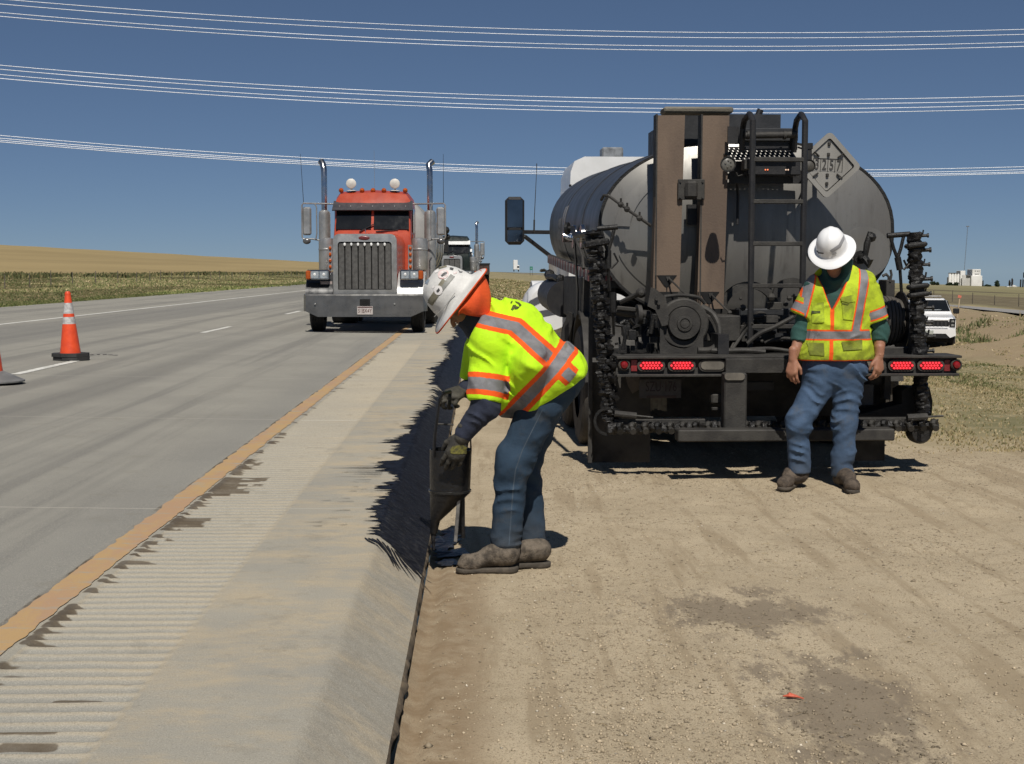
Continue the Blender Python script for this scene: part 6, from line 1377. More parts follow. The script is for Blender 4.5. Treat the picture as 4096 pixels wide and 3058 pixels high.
def build_sdf(name, fn, lo, hi, vs, mat, parent, origin, attrs=None, smooth=1):
    V, F = sdf_mesh(fn, lo, hi, vs)
    V = relax(V, F, smooth); at = attrs(V) if attrs else None
    return obj(name, arr_mesh(name, V - np.array(origin, np.float32), F, mat, True, at), parent)
def relax(V, F, n=1):
    e = np.concatenate([F[:, [0, 1]], F[:, [1, 2]], F[:, [2, 3]], F[:, [3, 0]]])
    for _ in range(n):
        i_ = np.concatenate([e[:, 0], e[:, 1]]); j_ = np.concatenate([e[:, 1], e[:, 0]]); n_ = len(V)
        c = np.bincount(i_, minlength=n_); S = np.stack([np.bincount(i_, V[j_, q], minlength=n_) for q in range(3)], 1)
        V = V * .5 + .5 * S / np.maximum(c, 1)[:, None]
    return V.astype(np.float32)
def box_of(*pts, pad=.2):
    A = np.array(pts); return A.min(0) - pad, A.max(0) + pad

def mat_vest(name, base, dirt, dirtk, ow=.050):
    t = NT(name); v = t.co(); bd = t.attr('band'); og = t.attr('orange')
    n = t.noise(v, 9, 5, .65); y = t.mix(t.ma('MULTIPLY', t.ss(n, .42, .70), dirtk), base, dirt)
    dz = t.attr('soil'); y = t.mix(t.ma('MULTIPLY', dz, t.rng(t.noise(v, 14, 5, .7), .35, .6, .25, 1)), y, dirt)
    j = t.ma('MULTIPLY', t.ma('SUBTRACT', t.noise(v, 90, 3), .5), .006)
    bj = t.ma('ADD', bd, j); oj = t.ma('ADD', og, j)
    org = t.mix(t.ma('MULTIPLY', t.ss(n, .45, .7), dirtk), (.86, .105, .012), (.50, .07, .012))
    sil = t.mix(t.ss(t.noise(v, 12, 5, .7), .35, .65), (.215, .215, .225), (.165, .162, .168))
    om = t.ma('MAXIMUM', t.ma('LESS_THAN', bj, ow), t.ma('LESS_THAN', oj, 0.0)); sm = t.ma('LESS_THAN', bj, .026)
    c = t.mix(sm, t.mix(om, y, org), sil)
    t.fin(c, t.ma('SUBTRACT', .85, t.ma('MULTIPLY', sm, .35)), 0, .3)
    we = t.noise(t.co((1, 1, 1)), 420, 2); t.bump(t.ma('ADD', t.ma('MULTIPLY', we, .5), t.ma('MULTIPLY', t.noise(v, 28, 4, .6), 1.2)), .5, .008); return t.m
def mat_denim(name, a, b, dirt, dk):
    t = NT(name); v = t.co(); n = t.noise(v, 4.5, 5, .65)
    c = t.mix(t.ss(n, .38, .64), a, b); c = t.mix(t.ma('MULTIPLY', t.ss(t.noise(v, 7, 6, .7), .52, .68), dk), c, dirt)
    c = t.mix(t.ma('MULTIPLY', t.attr('soil'), t.rng(t.noise(v, 10, 5, .7), .3, .6, .3, .95)), c, dirt)
    c = t.mix(t.ma('MULTIPLY', t.noise(v, 260, 2), .25), c, tuple(min(1, q * 1.7) for q in a))
    t.fin(c, .88, 0, .2); t.bump(t.ma('ADD', t.noise(v, 300, 2), t.ma('MULTIPLY', t.noise(t.co((16, 16, 26)), 1, 4, .6), 1.6)), .4, .006); return t.m
SKIN = pm('tanned_skin', (.34, .165, .100), (.28, .125, .075), .55, 0, 14, .15, 120)
SHIRT_N = pm('navy_shirt', (.022, .028, .052), (.014, .018, .034), .85, 0, 7, .35, 60)
SHIRT_G = pm('dark_green_shirt', (.022, .075, .064), (.015, .055, .047), .85, 0, 7, .3, 60)
BOOT = pm('dusty_boot_leather', (.150, .122, .092), (.050, .040, .030), .85, 0, 22, .8, 90); BOOT2 = pm('brown_boot_leather', (.105, .080, .058), (.038, .028, .021), .8, 0, 22, .8, 90)
SOLE = pm('dusty_boot_sole', (.090, .075, .058), (.05, .042, .033), .9, 0, 14, .4, 60)
HATW = pm('white_hard_hat', (.80, .80, .80), (.77, .77, .77), .34, 0, 3, 0, 10)
HATD = pm('scuffed_hard_hat', (.66, .65, .62), (.52, .51, .49), .5, 0, 7, .15, 60)
GLOVE = pm('tarry_glove', (.055, .050, .038), (.022, .020, .017), .75, 0, 18, .6, 70)

def head_frame(c, up, fw):
    u = nrm(up); f = np.array(fw, np.float32); f = nrm(f - u * (f @ u)); l = np.cross(u, f); return np.array(c, np.float32), u, f, l
def head_sdf(P, H, s=1.0):
    c, u, f, l = H; q = (P - c) / s; X = np.stack([q @ l, q @ f, q @ u], -1)
    d = ell(X, (0, -.01, .035), (.076, .095, .10)); d = smin(d, ell(X, (0, .025, -.045), (.060, .072, .075)), .03)      # skull, jaw
    d = smin(d, ell(X, (0, .070, -.095), (.028, .022, .020)), .02)                                                       # chin
    d = smin(d, rc(X, (0, .092, .012), (0, .118, -.030), .009, .014), .012)                                             # nose
    d = smin(d, rc(X, (-.035, .083, .030), (.035, .083, .030), .010, .010), .014)                                       # brow
    for s_ in (-1, 1):
        d = smax(d, -ell(X, (s_ * .031, .098, .010), (.018, .016, .011)), .012); d = smin(d, ell(X, (s_ * .031, .082, .010), (.013, .013, .012)), .004)
        d = smin(d, ell(X, (s_ * .079, -.010, -.005), (.010, .020, .032)), .008); d = smin(d, ell(X, (s_ * .048, .062, -.02), (.02, .02, .02)), .02)
    d = smin(d, rc(X, (-.020, .090, -.058), (.020, .090, -.058), .008, .008), .008)                                     # lips
    d = smax(d, -rc(X, (-.022, .102, -.059), (.022, .102, -.059), .0035, .0035), .004)
    return d * s
def hand_sdf(P, w_, d, u, n, s=1.0, curl=.5, spread=1.0):
    """wrist w_, pointing d, thumb towards u, palm facing -n"""
    d, n = nrm(d), np.array(n, np.float32); n = nrm(n - d * (n @ d)); u_ = np.cross(d, n); u_ = u_ if u_ @ np.array(u, np.float32) > 0 else -u_
    at_ = lambda a, b, c_: np.array(w_, np.float32) + s * (a * d + b * u_ + c_ * n)
    r_ = rc(P, at_(.0, 0, 0), at_(.088, 0, 0), .026 * s, .030 * s, n, .62); r_ = smin(r_, rc(P, at_(.035, .018, 0), at_(.088, .026, 0), .016 * s, .016 * s), .015); r_ = smin(r_, rc(P, at_(.04, -.018, 0), at_(.082, -.028, 0), .015 * s, .014 * s), .015)
    for k, (b, L, a0) in enumerate(((.031, .070, .092), (.0105, .078, .097), (-.010, .073, .094), (-.029, .057, .085))):
        q0 = at_(a0 - .012, b * .95, 0); c1 = curl * (1 + .12 * k); q1 = at_(a0 + L * .5 * math.cos(c1 * .6), b * (1 + .12 * spread), -L * .5 * math.sin(c1 * .6)); e1 = c1 * 1.5
        q2 = q1 + s * (L * .32 * (math.cos(e1) * d - math.sin(e1) * n)); e2 = c1 * 2.2; q3 = q2 + s * (L * .25 * (math.cos(e2) * d - math.sin(e2) * n))
        fr = .0094 * s; dd = np.minimum(rc(P, q0, q1, fr * 1.05, fr), np.minimum(rc(P, q1, q2, fr, fr * .93), rc(P, q2, q3, fr * .93, fr * .82))); r_ = smin(r_, dd, .005)
    t0, t1, t2 = at_(.022, .022, -.004), at_(.062, .050, -.014), at_(.092, .050, -.030); r_ = smin(r_, np.minimum(rc(P, t0, t1, .014 * s, .0115 * s), rc(P, t1, t2, .0115 * s, .0092 * s)), .009)
    return r_
def boot(parent, O, heel, toe, shaft, mat, name='boot'):
    heel, toe, shaft = (np.array(q, np.float32) for q in (heel, toe, shaft)); d = nrm(toe - heel); L = float(np.linalg.norm(toe - heel)); sd = nrm(np.cross((0, 0, 1), d)); up = np.array((0, 0, 1), np.float32)
    a = lambda t, z, s_=0: heel + d * (t * L) + up * z + sd * s_
    def f(P):
        r_ = rc(P, a(.15, .085), a(.42, .090), .046, .048); r_ = smin(r_, rc(P, a(.42, .080), a(.72, .055), .045, .038), .03); r_ = smin(r_, rc(P, a(.70, .048), a(.855, .045), .043, .041), .015); r_ = smin(r_, rc(P, a(.20, .09), shaft, .050, .060), .04)
        r_ = smin(r_, rc(P, a(.70, .055), a(.80, .055), .050, .050, up, .8), .02); r_ = r_ + folds(P, d, 26, 6, .004, 41) * .8 + .0030 * fbm(P[..., 0] * 38, P[..., 1] * 38, P[..., 2] * 38, 2)
        return smax(r_, plane(P, a(0, .024), -up), .004)
    lo, hi = box_of(heel, toe, shaft + up * .05, pad=.08); o = build_sdf(name, f, lo, hi, .0065, mat, parent, O)
    def g(P):
        r_ = np.minimum(rc(P, a(.14, .02), a(.40, .02), .046, .042), rc(P, a(.40, .02), a(.845, .02), .042, .047)); z = P[..., 2] - heel[2]; ht = np.where((P - heel) @ d < .36 * L, .0, .004)
        return smax(smax(r_ * 1.0, z - .030, .004), -(z - ht), .003)
    build_sdf('sole', g, *box_of(heel, toe, pad=.08), .006, SOLE, o, O, smooth=0)
    mb = MB()
    for k in range(5):
        c = a(.42 + .075 * k, .128 - .012 * k); c[2] -= .008; mb.tube([c - sd * .022 - np.array(O), c + up * .006 - np.array(O), c + sd * .022 - np.array(O)], .0026, 5)
    mb.build('lace', pm('boot_lace', (.11, .09, .065), None, .9), o); return o
def hard_hat(parent, O, c, up, fw, mat, s=1.0, wide=.88, ridge=True):
    c, u, f, l = head_frame(c, up, fw); cc = c - np.array(O, np.float32)
    prof = [(0, .155), (.035, .153), (.070, .142), (.098, .118), (.117, .084), (.126, .045), (.130, .012), (.136, .002), (.155, -.006), (.180, -.013), (.197, -.020), (.200, -.023), (.198, -.026), (.178, -.018), (.150, -.011), (.128, -.004), (.122, .03), (.09, .10), (0, .14)]
    n = 56; vs = []; 
    for r_, h in prof:
        for j in range(n):
            t = 2 * math.pi * j / n; ct, st_ = math.cos(t), math.sin(t); dip = -.012 * (ct ** 4) * max(0, (r_ - .13) / .07) + .010 * (st_ ** 2) * max(0, (r_ - .13) / .07); rg = 0
            if ridge and h > .05 and r_ < .115: rg = .008 * math.exp(-((r_ * st_) / .026) ** 2) * min(1, r_ / .02 + .5) + .004 * math.exp(-((abs(r_ * st_) - .058) / .012) ** 2)
            vs.append(tuple(cc + s * (f * (r_ * ct) + l * (r_ * st_ * wide) + u * (h + dip + rg))))
    fs = [(i * n + j, i * n + (j + 1) % n, (i + 1) * n + (j + 1) % n, (i + 1) * n + j) for i in range(len(prof) - 1) for j in range(n)]
    mb = MB(); mb.add(vs, fs); o = mb.build('hard_hat', mat, parent, 50); return o, (c, u, f, l)
def decal(target, O, poly, name, mat, parent, off=.0025):
    """a thin printed patch laid on the surface of an object, seen from the camera side"""
    me = target.data; bv = BVHTree.FromPolygons([v.co for v in me.vertices], [tuple(p.vertices) for p in me.polygons]); o0 = Vector((0, 0, CAM_Z)) - Vector(O)
    cx = sum(p[0] for p in poly) / len(poly); cy_ = sum(p[1] for p in poly) / len(poly); ring_ = []; N = len(poly)
    dens = []
    for i in range(N):
        a, b = poly[i], poly[(i + 1) % N]
        m_ = 3 if math.hypot(b[0] - a[0], b[1] - a[1]) < 12 else 8
        for k in range(m_): dens.append((a[0] + (b[0] - a[0]) * k / m_, a[1] + (b[1] - a[1]) * k / m_))
    RQ = (.5, 1.0) if max(abs(p[0] - cx) + abs(p[1] - cy_) for p in poly) < 20 else (.15, .3, .45, .6, .8, 1.0)
    layers = [[(cx, cy_)]] + [[(cx + (x - cx) * q, cy_ + (y - cy_) * q) for x, y in dens] for q in RQ]
    vs = []
    for L in layers:
        for x, y in L:
            h = bv.ray_cast(o0, ray(x, y).normalized())
            if h[0] is None:
                if not vs: return None
                vs.append(vs[-1]); continue
            nn = h[1] if h[1].dot(ray(x, y)) < 0 else -h[1]; vs.append(tuple(h[0] + nn * off))
    n = len(dens); fs = [(0, 1 + i, 1 + (i + 1) % n) for i in range(n)] + [(1 + j * n + i, 1 + (j + 1) * n + i, 1 + (j + 1) * n + (i + 1) % n, 1 + j * n + (i + 1) % n) for j in range(len(RQ) - 1) for i in range(n)]
    mb = MB(); mb.add(vs, fs); return mb.build(name, mat, parent, 60)
def circ(cx, cy_, rx, ry, n=14, rot=0.0): return [(cx + rx * math.cos(2 * math.pi * k / n) * math.cos(rot) - ry * math.sin(2 * math.pi * k / n) * math.sin(rot), cy_ + rx * math.cos(2 * math.pi * k / n) * math.sin(rot) + ry * math.sin(2 * math.pi * k / n) * math.cos(rot)) for k in range(n)]

# ---------------------------------------------------------------- worker bending over the pot (faces left)
O1 = np.array((.17, 7.0, 0.0), np.float32); Ym = 7.02
pel = J(2200, 1500, Ym); hipL, hipR = J(2190, 1560, 6.92), J(2195, 1550, 7.12); knL, knR = J(2050, 1858, 6.90), J(2098, 1850, 7.13); anL, anR = J(2022, 2190, 6.92), J(2132, 2205, 7.12)
chest = J(2035, 1330, Ym); neck = J(1945, 1262, Ym); shL, shR = J(1958, 1372, 6.835), J(1948, 1345, 7.205); elL, wrL = J(1938, 1628, 6.79), J(1856, 1736, 6.79); elR, wrR = J(1915, 1560, 7.24), J(1866, 1556, 7.12)
axT = nrm(J(2035, 1330, Ym) - J(2205, 1480, Ym)); nT = nrm(np.array((0, 1, 0)) * 0 + np.cross((0, 1, 0), axT)); nT = nT if nT[2] > 0 else -nT      # along the spine, and out of the back
hc1 = J(1822, 1187, 6.99); up1, fw1 = (-.786, -.16, .617), (-.617, -.02, -.786); H1 = head_frame(hc1 + nrm(up1) * -.005, up1, fw1); HD1 = (H1[0] + H1[1] * -.045 + H1[2] * .0, H1[1], H1[2], H1[3])
def body1(P):
    d = [rc(P, hipL, knL, .085, .060), rc(P, knL, anL, .060, .045), rc(P, hipR, knR, .085, .060), rc(P, knR, anR, .060, .045), rc(P, pel, chest, .12, .13, (0, 1, 0), 1.2), rc(P, shL, shR, .06, .06), rc(P, chest, neck, .10, .06)]
    d += [rc(P, shL, elL, .055, .045), rc(P, elL, wrL, .042, .032), rc(P, shR, elR, .055, .045), rc(P, elR, wrR, .042, .032), rc(P, neck, HD1[0] - H1[1] * .03 - H1[2] * .03, .058, .058)]
    return smin(uni(d, .04), head_sdf(P, HD1), .02)
lo, hi = box_of(hc1, knL, anL, anR, pel, wrL, wrR, pad=.24); lo[2] = .05
W1 = build_sdf('person', body1, lo, hi, .012, SKIN, None, O1); W1.location = tuple(O1)
tag(W1, 'person in hi-vis vest and sticker-covered hard hat bending over a black pot', 'person')
def jeans1(P):
    nl = rc(P, hipL, knL, .114, .078); nl = smin(nl, rc(P, knL, anL + np.array((0, 0, .02)), .078, .074), .05); nl = smin(nl, rc(P, knL + np.array((-.010, -.01, -.03)), knL + np.array((-.015, 0, .05)), .064, .068), .03)
    fl = rc(P, hipR, knR, .114, .078); fl = smin(fl, rc(P, knR, anR + np.array((0, 0, .02)), .076, .070), .05)
    pv = rc(P, J(2222, 1500, Ym), J(2175, 1530, Ym), .15, .145, (0, 1, 0), 1.22)
    d = smin(smin(nl, fl, .012), pv, .05); z = P[..., 2]
    d = d + folds(P, (0.25, 0, 1), 18, 4, .0060, 1) + folds(P, (.6, 0, .8), 12, 3, .008, 5) * np.clip((z - .3) / .3, 0, 1) + folds(P, (-.5, 0, .8), 22, 5, .007, 7) * np.exp(-((z - .52) / .10) ** 2) + folds(P, (0, .1, 1), 34, 5, .010, 3) * np.clip((.26 - z) / .12, 0, 1) + .0016 * vnoise(P[..., 0] * 60, P[..., 1] * 60, z * 60)
    d = smax(d, -(z - .062 - .16 * (P[..., 0] - O1[0] - .1) * 0), .006); return smax(d, plane(P, J(2110, 1420, Ym), axT), .01)
def a_soil1(V): return {'soil': np.clip((.30 - V[:, 2]) / .35, 0, .8)}
j1 = build_sdf('jeans', jeans1, *box_of(hipL, hipR, knL, anL, anR, pel, pad=.2), .0085, mat_denim('dark_denim', (.028, .050, .080), (.018, .032, .052), (.095, .082, .062), .30), W1, O1, a_soil1)
hemP = J(2187, 1593, Ym); hemN = nrm(J(2180 + 54, 1582 + 84, Ym) - J(2180, 1582, Ym))
nkP = J(1935, 1243, Ym); nkN = nrm(J(1935 - 87, 1243 - 49, Ym) - J(1935, 1243, Ym))
slA = nrm(J(1930, 1610, 6.78) - shL)
def vest1(P):
    t = rc(P, J(2210, 1490, Ym), chest, .156, .160, (0, 1, 0), 1.24); t = smin(t, rc(P, chest, J(1955, 1262, Ym), .155, .085, (0, 1, 0), 1.2), .06)
    t = smin(t, rc(P, J(2110, 1450, Ym), J(2008, 1616, Ym), .13, .055, (0, 1, 0), 3.0), .07); t = smin(t, rc(P, J(2236, 1488, Ym), J(2130, 1590, Ym), .128, .112, (0, 1, 0), 2.05), .05)
    t = t + folds(P, (-.5, .1, .85), 12, 3.0, .0085, 2) + folds(P, (.75, 0, .66), 18, 4, .006, 6)
    t = smax(t, plane(P, hemP, hemN) + .006 * vnoise(P[..., 0] * 14, P[..., 1] * 14, P[..., 2] * 14), .006)
    sl = smin(rc(P, shL + np.array((.015, .03, .02)), J(1934, 1640, 6.78), .104, .082), rc(P, shL + np.array((.03, .05, .0)), shL, .12, .10), .05)
    sl = sl + folds(P, (.62, 0, .78), 20, 4, .0105, 9); sl = smax(sl, plane(P, J(1925, 1606, 6.78), slA), .006)
    sr = rc(P, shR, J(1905, 1530, 7.24), .108, .09); sr = smax(sr, plane(P, J(1905, 1520, 7.24), nrm(elR - shR)), .006)
    d = smin(smin(t, sl, .022), sr, .03); d = smax(d, plane(P, nkP, nkN), .006); return d + .001 * vnoise(P[..., 0] * 70, P[..., 1] * 70, P[..., 2] * 70)
def a_vest1(V):
    r_ = V - chest; s_ = r_ @ axT; n_ = r_ @ nT; cA = .045 - .55 * np.clip(s_ - .005, 0, 1) ** 1.0 - .02 * np.clip(-s_ - .2, 0, 1)
    dA = np.abs(n_ - cA); dB = np.abs(s_ + .265); dA = np.where((s_ < -.37) | (dB < .046), 1, dA)
    onarm = (rc(V, shL, J(1934, 1640, 6.78), .108, .095) < .02) & ((V - shL) @ slA > .05) & (V[:, 1] < 6.93) & (rc(V, J(2215, 1490, Ym), chest, .166, .168, (0, 1, 0), 1.24) > -.02)
    ta = (V - shL) @ slA; L_ = float((J(1928, 1540, 6.78) - shL) @ slA); dS = np.abs(ta - L_) * .92
    b = np.where(onarm, dS, np.minimum(dA, dB)); hem = plane(V, hemP, hemN)
    return {'band': b, 'orange': np.full(len(V), 1.0), 'soil': np.clip((hem + .05) / .06, 0, .1)}
v1 = build_sdf('safety_vest', vest1, *box_of(J(2320, 1500, Ym), J(1850, 1640, 6.7), J(1960, 1150, Ym), shR, pad=.16), .0078, mat_vest('hi_vis_yellow', (.52, .86, .015), (.30, .42, .03), .25), W1, O1, a_vest1)
def shirt1(P):
    fa = smin(rc(P, elL + np.array((0, 0, .05)), elL, .068, .062), rc(P, elL, wrL, .062, .045), .04) + folds(P, wrL - elL, 30, 7, .009, 4)
    fb = rc(P, shR, elR, .08, .07); fb = smin(fb, rc(P, elR, wrR, .062, .046), .03)
    nk = rc(P, neck + np.array((.03, 0, -.02)), J(1880, 1262, Ym), .10, .082, (0, 1, 0), 1.05) + folds(P, (-.7, 0, .4), 24, 5, .006, 8)
    nk = smax(nk, plane(P, J(1858, 1235, Ym), nrm((-.8, 0, .35))), .006)
    cl = rc(P, J(1935, 1290, Ym), J(1905, 1320, Ym), .085, .06, (0, 1, 0), 1.3)
    return smin(smin(np.minimum(fa, fb), nk, .01), cl, .03)
build_sdf('shirt', shirt1, *box_of(wrL, wrR, elL, elR, J(1850, 1220, Ym), J(1990, 1250, Ym), shR, pad=.12), .0080, SHIRT_N, W1, O1)
dL = nrm(J(1828, 1800, 6.79) - wrL)
def gl1(P): return np.minimum(hand_sdf(P, wrL, dL, (-.9, 0, 0), (0.1, -1, 0.25), 1.22, .42), smax(rc(P, wrL - dL * .03, wrL + dL * .02, .046, .040), -rc(P, wrL - dL * .06, wrL - dL * .02, .04, .04), .01)) + .0018 * fbm(P[..., 0] * 50, P[..., 1] * 50, P[..., 2] * 50, 2)
g1 = build_sdf('glove', gl1, *box_of(wrL, wrL + dL * .2, pad=.1), .0048, GLOVE, W1, O1)
decal(g1, O1, [(1800, 1800), (1812, 1785), (1850, 1780), (1866, 1790), (1864, 1816), (1830, 1818), (1803, 1814)], 'knuckle_pad', pm('olive_yellow_pad', (.17, .155, .025), (.05, .046, .015), .7, 0, 60), g1)
dR = nrm(J(1790, 1590, 7.02) - wrR)
def gl2(P): return hand_sdf(P, wrR, dR, (-.1, -.3, 1), (-.35, -.75, .5), 1.2, 1.0) + .0018 * fbm(P[..., 0] * 50, P[..., 1] * 50, P[..., 2] * 50, 2)
build_sdf('glove', gl2, *box_of(wrR, wrR + dR * .2, pad=.1), .0048, GLOVE, W1, O1)
hat1, HH1 = hard_hat(W1, O1, hc1, up1, fw1, HATD, 1.0, .90)
# orange trim and neck shade under the brim
mb = MB(); c, u, f, l = HH1; cc = c - O1; P_ = [tuple(cc + f * (.199 * math.cos(t)) + l * (.199 * .9 * math.sin(t)) + u * (-.0245 - .012 * math.cos(t) ** 4 + .010 * math.sin(t) ** 2)) for t in [2 * math.pi * k / 40 for k in range(41)]]; mb.tube(P_, .004, 6, False); ORG = pm('orange_cloth', (.72, .085, .012), (.58, .066, .012), .85, 0, 9, .3, 60); mb.build('brim_trim', ORG, hat1)
def shade_surface():
    V = []; nr, nc = 14, 40
    for i in range(nr + 1):
        t = i / nr
        for j in range(nc + 1):
            a = math.pi + R(-98 + 196 * j / nc); e = max(0.0, -math.cos(a)) ** .8
            top = cc + f * (.180 * math.cos(a)) + l * (.150 * math.sin(a)) + u * -.020
            drop = .05 + .165 * e
            bot = top + np.array((.060 * e - .004, 0, -drop)) + l * (-.012 * math.sin(a))
            p = top * (1 - t) + bot * t + (f * math.cos(a) + l * math.sin(a)) * (.022 * math.sin(math.pi * t) + .006 * math.sin(a * 9 + 4 * t) * t); V.append(p)
    V = np.array(V); I = np.arange(len(V)).reshape(nr + 1, nc + 1); F = np.stack([I[:-1, :-1], I[1:, :-1], I[1:, 1:], I[:-1, 1:]], -1).reshape(-1, 4); return V, F
V, F = shade_surface(); ns = obj('neck_shade', arr_mesh('neck_shade', V, F, ORG), W1); md = ns.modifiers.new('thick', 'SOLIDIFY'); md.thickness = .003
mb = MB(); a, b = J(1737, 1268, 6.9) - O1, J(1820, 1172, 6.86) - O1; mb.tube([a, (a + b) / 2 + np.array((0, 0, -.01)), b], .0016, 5); mb.build('chin_strap', pm('grey_cord', (.35, .34, .32), None, .8), hat1)
OL = pm('sticker_olive', (.22, .20, .14), (.14, .13, .09), .6, 0, 30); SG = pm('sticker_grey_band', (.25, .25, .23), (.20, .20, .185), .5, 0, 12); SB = pm('sticker_blue', (.16, .21, .27), (.38, .40, .42), .6, 0, 45); SW = pm('sticker_pale', (.72, .70, .68), (.66, .62, .60), .6, 0, 20); SR = pm('sticker_redline', (.55, .33, .31), (.70, .66, .64), .6, 0, 40); SK = pm('sticker_black', (.05, .05, .05), (.16, .16, .16), .6, 0, 50)
for poly, nm, mt in (([(1711, 1203), (1728, 1217), (1787, 1128), (1770, 1115)], 'band_sticker', OL), ([(1711, 1211), (1730, 1224), (1757, 1180), (1741, 1168)], 'band_sticker', OL), ([(1710, 1210), (1726, 1222), (1820, 1108), (1803, 1097)], 'reflective_band', SG),
                     (circ(1773, 1099, 22, 18, 16, -.4), 'round_sticker', SR), (circ(1773, 1099, 18, 14, 14, -.4), 'sticker_field', SW), ([(1764, 1104), (1774, 1094), (1786, 1090), (1789, 1096), (1776, 1106), (1768, 1110)], 'sticker_emblem', SK), (circ(1754, 1162, 17, 19, 16), 'round_sticker', SW), ([(1746, 1164), (1752, 1158), (1756, 1152), (1761, 1162), (1755, 1170), (1749, 1171)], 'sticker_emblem', SK),
                     ([(1697, 1115), (1706, 1107), (1719, 1122), (1711, 1140), (1701, 1134)], 'blue_sticker', SB), ([(1752, 1072), (1785, 1063), (1788, 1069), (1756, 1078)], 'yellow_sticker', OL), ([(1799, 1070), (1815, 1074), (1812, 1083), (1798, 1080)], 'black_sticker', SK), ([(1832, 1080), (1841, 1088), (1850, 1087), (1848, 1092), (1838, 1092)], 'scuff_mark', SK), (circ(1725, 1092, 9, 6, 10, -.6), 'small_sticker', SR), ([(1738, 1086), (1752, 1080), (1756, 1088), (1742, 1094)], 'small_sticker', SW), ([(1812, 1090), (1826, 1086), (1828, 1094), (1815, 1098)], 'small_sticker', SR), ([(1726, 1150), (1734, 1142), (1740, 1148), (1732, 1157)], 'small_sticker', SW), ([(1733, 1248), (1752, 1238), (1758, 1246), (1740, 1258)], 'small_sticker', SW), ([(1897, 1067), (1905, 1061), (1906, 1070), (1899, 1073)], 'scuff_mark', SB)):
    decal(hat1, O1, poly, nm, mt, hat1, .0015 + .0012 * (nm in ('sticker_field', 'round_sticker')) + .002 * (nm == 'sticker_emblem'))
PRN = pm('black_print', (.03, .035, .01), (.09, .12, .01), .8, 0, 40)
for poly in ([(2043, 1240), (2052, 1222), (2064, 1222), (2063, 1232), (2050, 1244)], [(2060, 1207), (2076, 1212), (2086, 1222), (2078, 1230), (2074, 1220), (2062, 1212)], [(2041, 1213), (2047, 1206), (2051, 1208), (2044, 1218)], [(2064, 1226), (2078, 1230), (2070, 1238), (2058, 1240)]): decal(v1, O1, poly, 'back_print', PRN, v1)
boot(W1, O1, J(2072, 2288, 6.90), (np.array(J(1822, 2296, 6.86)) * np.array((1, 1, 0))), anL + np.array((.005, 0, -.02)), BOOT)
hb = np.array(atZ(2200, 2268, 0)); boot(W1, O1, hb, hb + np.array((-.295, -.05, 0)), anR + np.array((.005, 0, -.03)), BOOT)
# seam along the near jeans leg
mb = MB(); bv_p = []
for (x, y) in ((2170, 1640), (2130, 1720), (2090, 1800), (2062, 1880), (2052, 1960), (2046, 2040), (2040, 2120), (2036, 2180)): bv_p.append((x, y))
for i in range(len(bv_p) - 1):
    (x0, y0), (x1, y1) = bv_p[i], bv_p[i + 1]; decal(j1, O1, [(x0 - 2.2, y0), (x0 + 2.2, y0), (x1 + 2.2, y1), (x1 - 2.2, y1)], 'side_seam', pm('faded_seam', (.060, .085, .115), None, .9), j1, .0012)

# ---------------------------------------------------------------- the pour pot he holds
PT = thing('pour_pot', 'black conical tar pour pot with legs held by the bending person', 'pot', (-.13, 6.97, 0)); o = np.array((-.13, 6.97, 0), np.float32); POT = pm('tarred_pot_steel', (.006, .006, .006), (.012, .011, .011), .36, 0, 10, .5, 40)
Yp = 6.97; c0 = J(1803, 1797, Yp) - o; c1 = J(1800, 1962, Yp) - o; c2 = J(1741, 2085, Yp) - o; c3 = J(1734, 2135, Yp) - o
def ringc(c, r_, n=28): return [(c[0] + r_ * math.cos(2 * math.pi * k / n), c[1] + r_ * math.sin(2 * math.pi * k / n), c[2]) for k in range(n)]
mb = MB(); loft(mb, [ringc(c0, .100), ringc(c0, .104), ringc(c1, .1), ringc(c1 - np.array((0, 0, .012)), .1), ringc(c2, .024), ringc(c3, .018)], (False, True)); loft(mb, [ringc(c0, .100), ringc(c0 - np.array((0, 0, .03)), .098), ringc(c1, .095)], (False, True)); mb.build('vessel', POT, PT, 30)
mb = MB(); loft(mb, [ringc(c1 + np.array((0, 0, .006)), .102), ringc(c1 + np.array((0, 0, .004)), .106), ringc(c1 - np.array((0, 0, .006)), .106), ringc(c1 - np.array((0, 0, .008)), .101)], (False, False)); mb.build('rim_hoop', pm('shiny_tar_edge', (.05, .05, .05), (.02, .02, .02), .18, .5, 8), PT)
for (xa, ya, xb, yb, Y_, mt) in ((1838, 1985, 1822, 2168, 6.92, pm('worn_bright_leg', (.30, .29, .27), (.10, .095, .09), .4, .6, 9)), (1852, 1982, 1853, 2152, 6.99, POT), (1838, 1985, 1840, 2140, 7.05, POT)): mb = MB(); mb.bar(J(xa, ya - 30, Y_) - o, J(xb, yb, Y_) - o, .018, .012, .002); mb.build('leg', mt, PT)
for Y_ in (6.90, 7.05):
    mb = MB(); mb.tube([J(1734, 1830, Y_) - o, J(1740, 1740, Y_) - o, J(1757, 1600, Y_) - o, J(1772, 1575, Y_) - o], .0075, 8); mb.build('handle_rod', POT, PT)
mb = MB(); mb.tube([J(1745, 1697, 6.90) - o, J(1748, 1697, 7.05) - o, J(1815, 1700, 7.05) - o], .005, 6); mb.build('cross_bar', STEEL, PT)
mb = MB(); mb.tube([J(1772, 1575, 6.90) - o, J(1800, 1568, 6.95) - o, J(1800, 1568, 7.05) - o, J(1772, 1575, 7.05) - o], .009, 8); mb.build('grip', POT, PT)
mb = MB(); mb.tube([J(1884, 1805, 6.97) - o, J(1882, 1750, 6.93) - o, J(1868, 1725, 6.90) - o], .004, 6); mb.build('bail_wire', STEEL, PT)
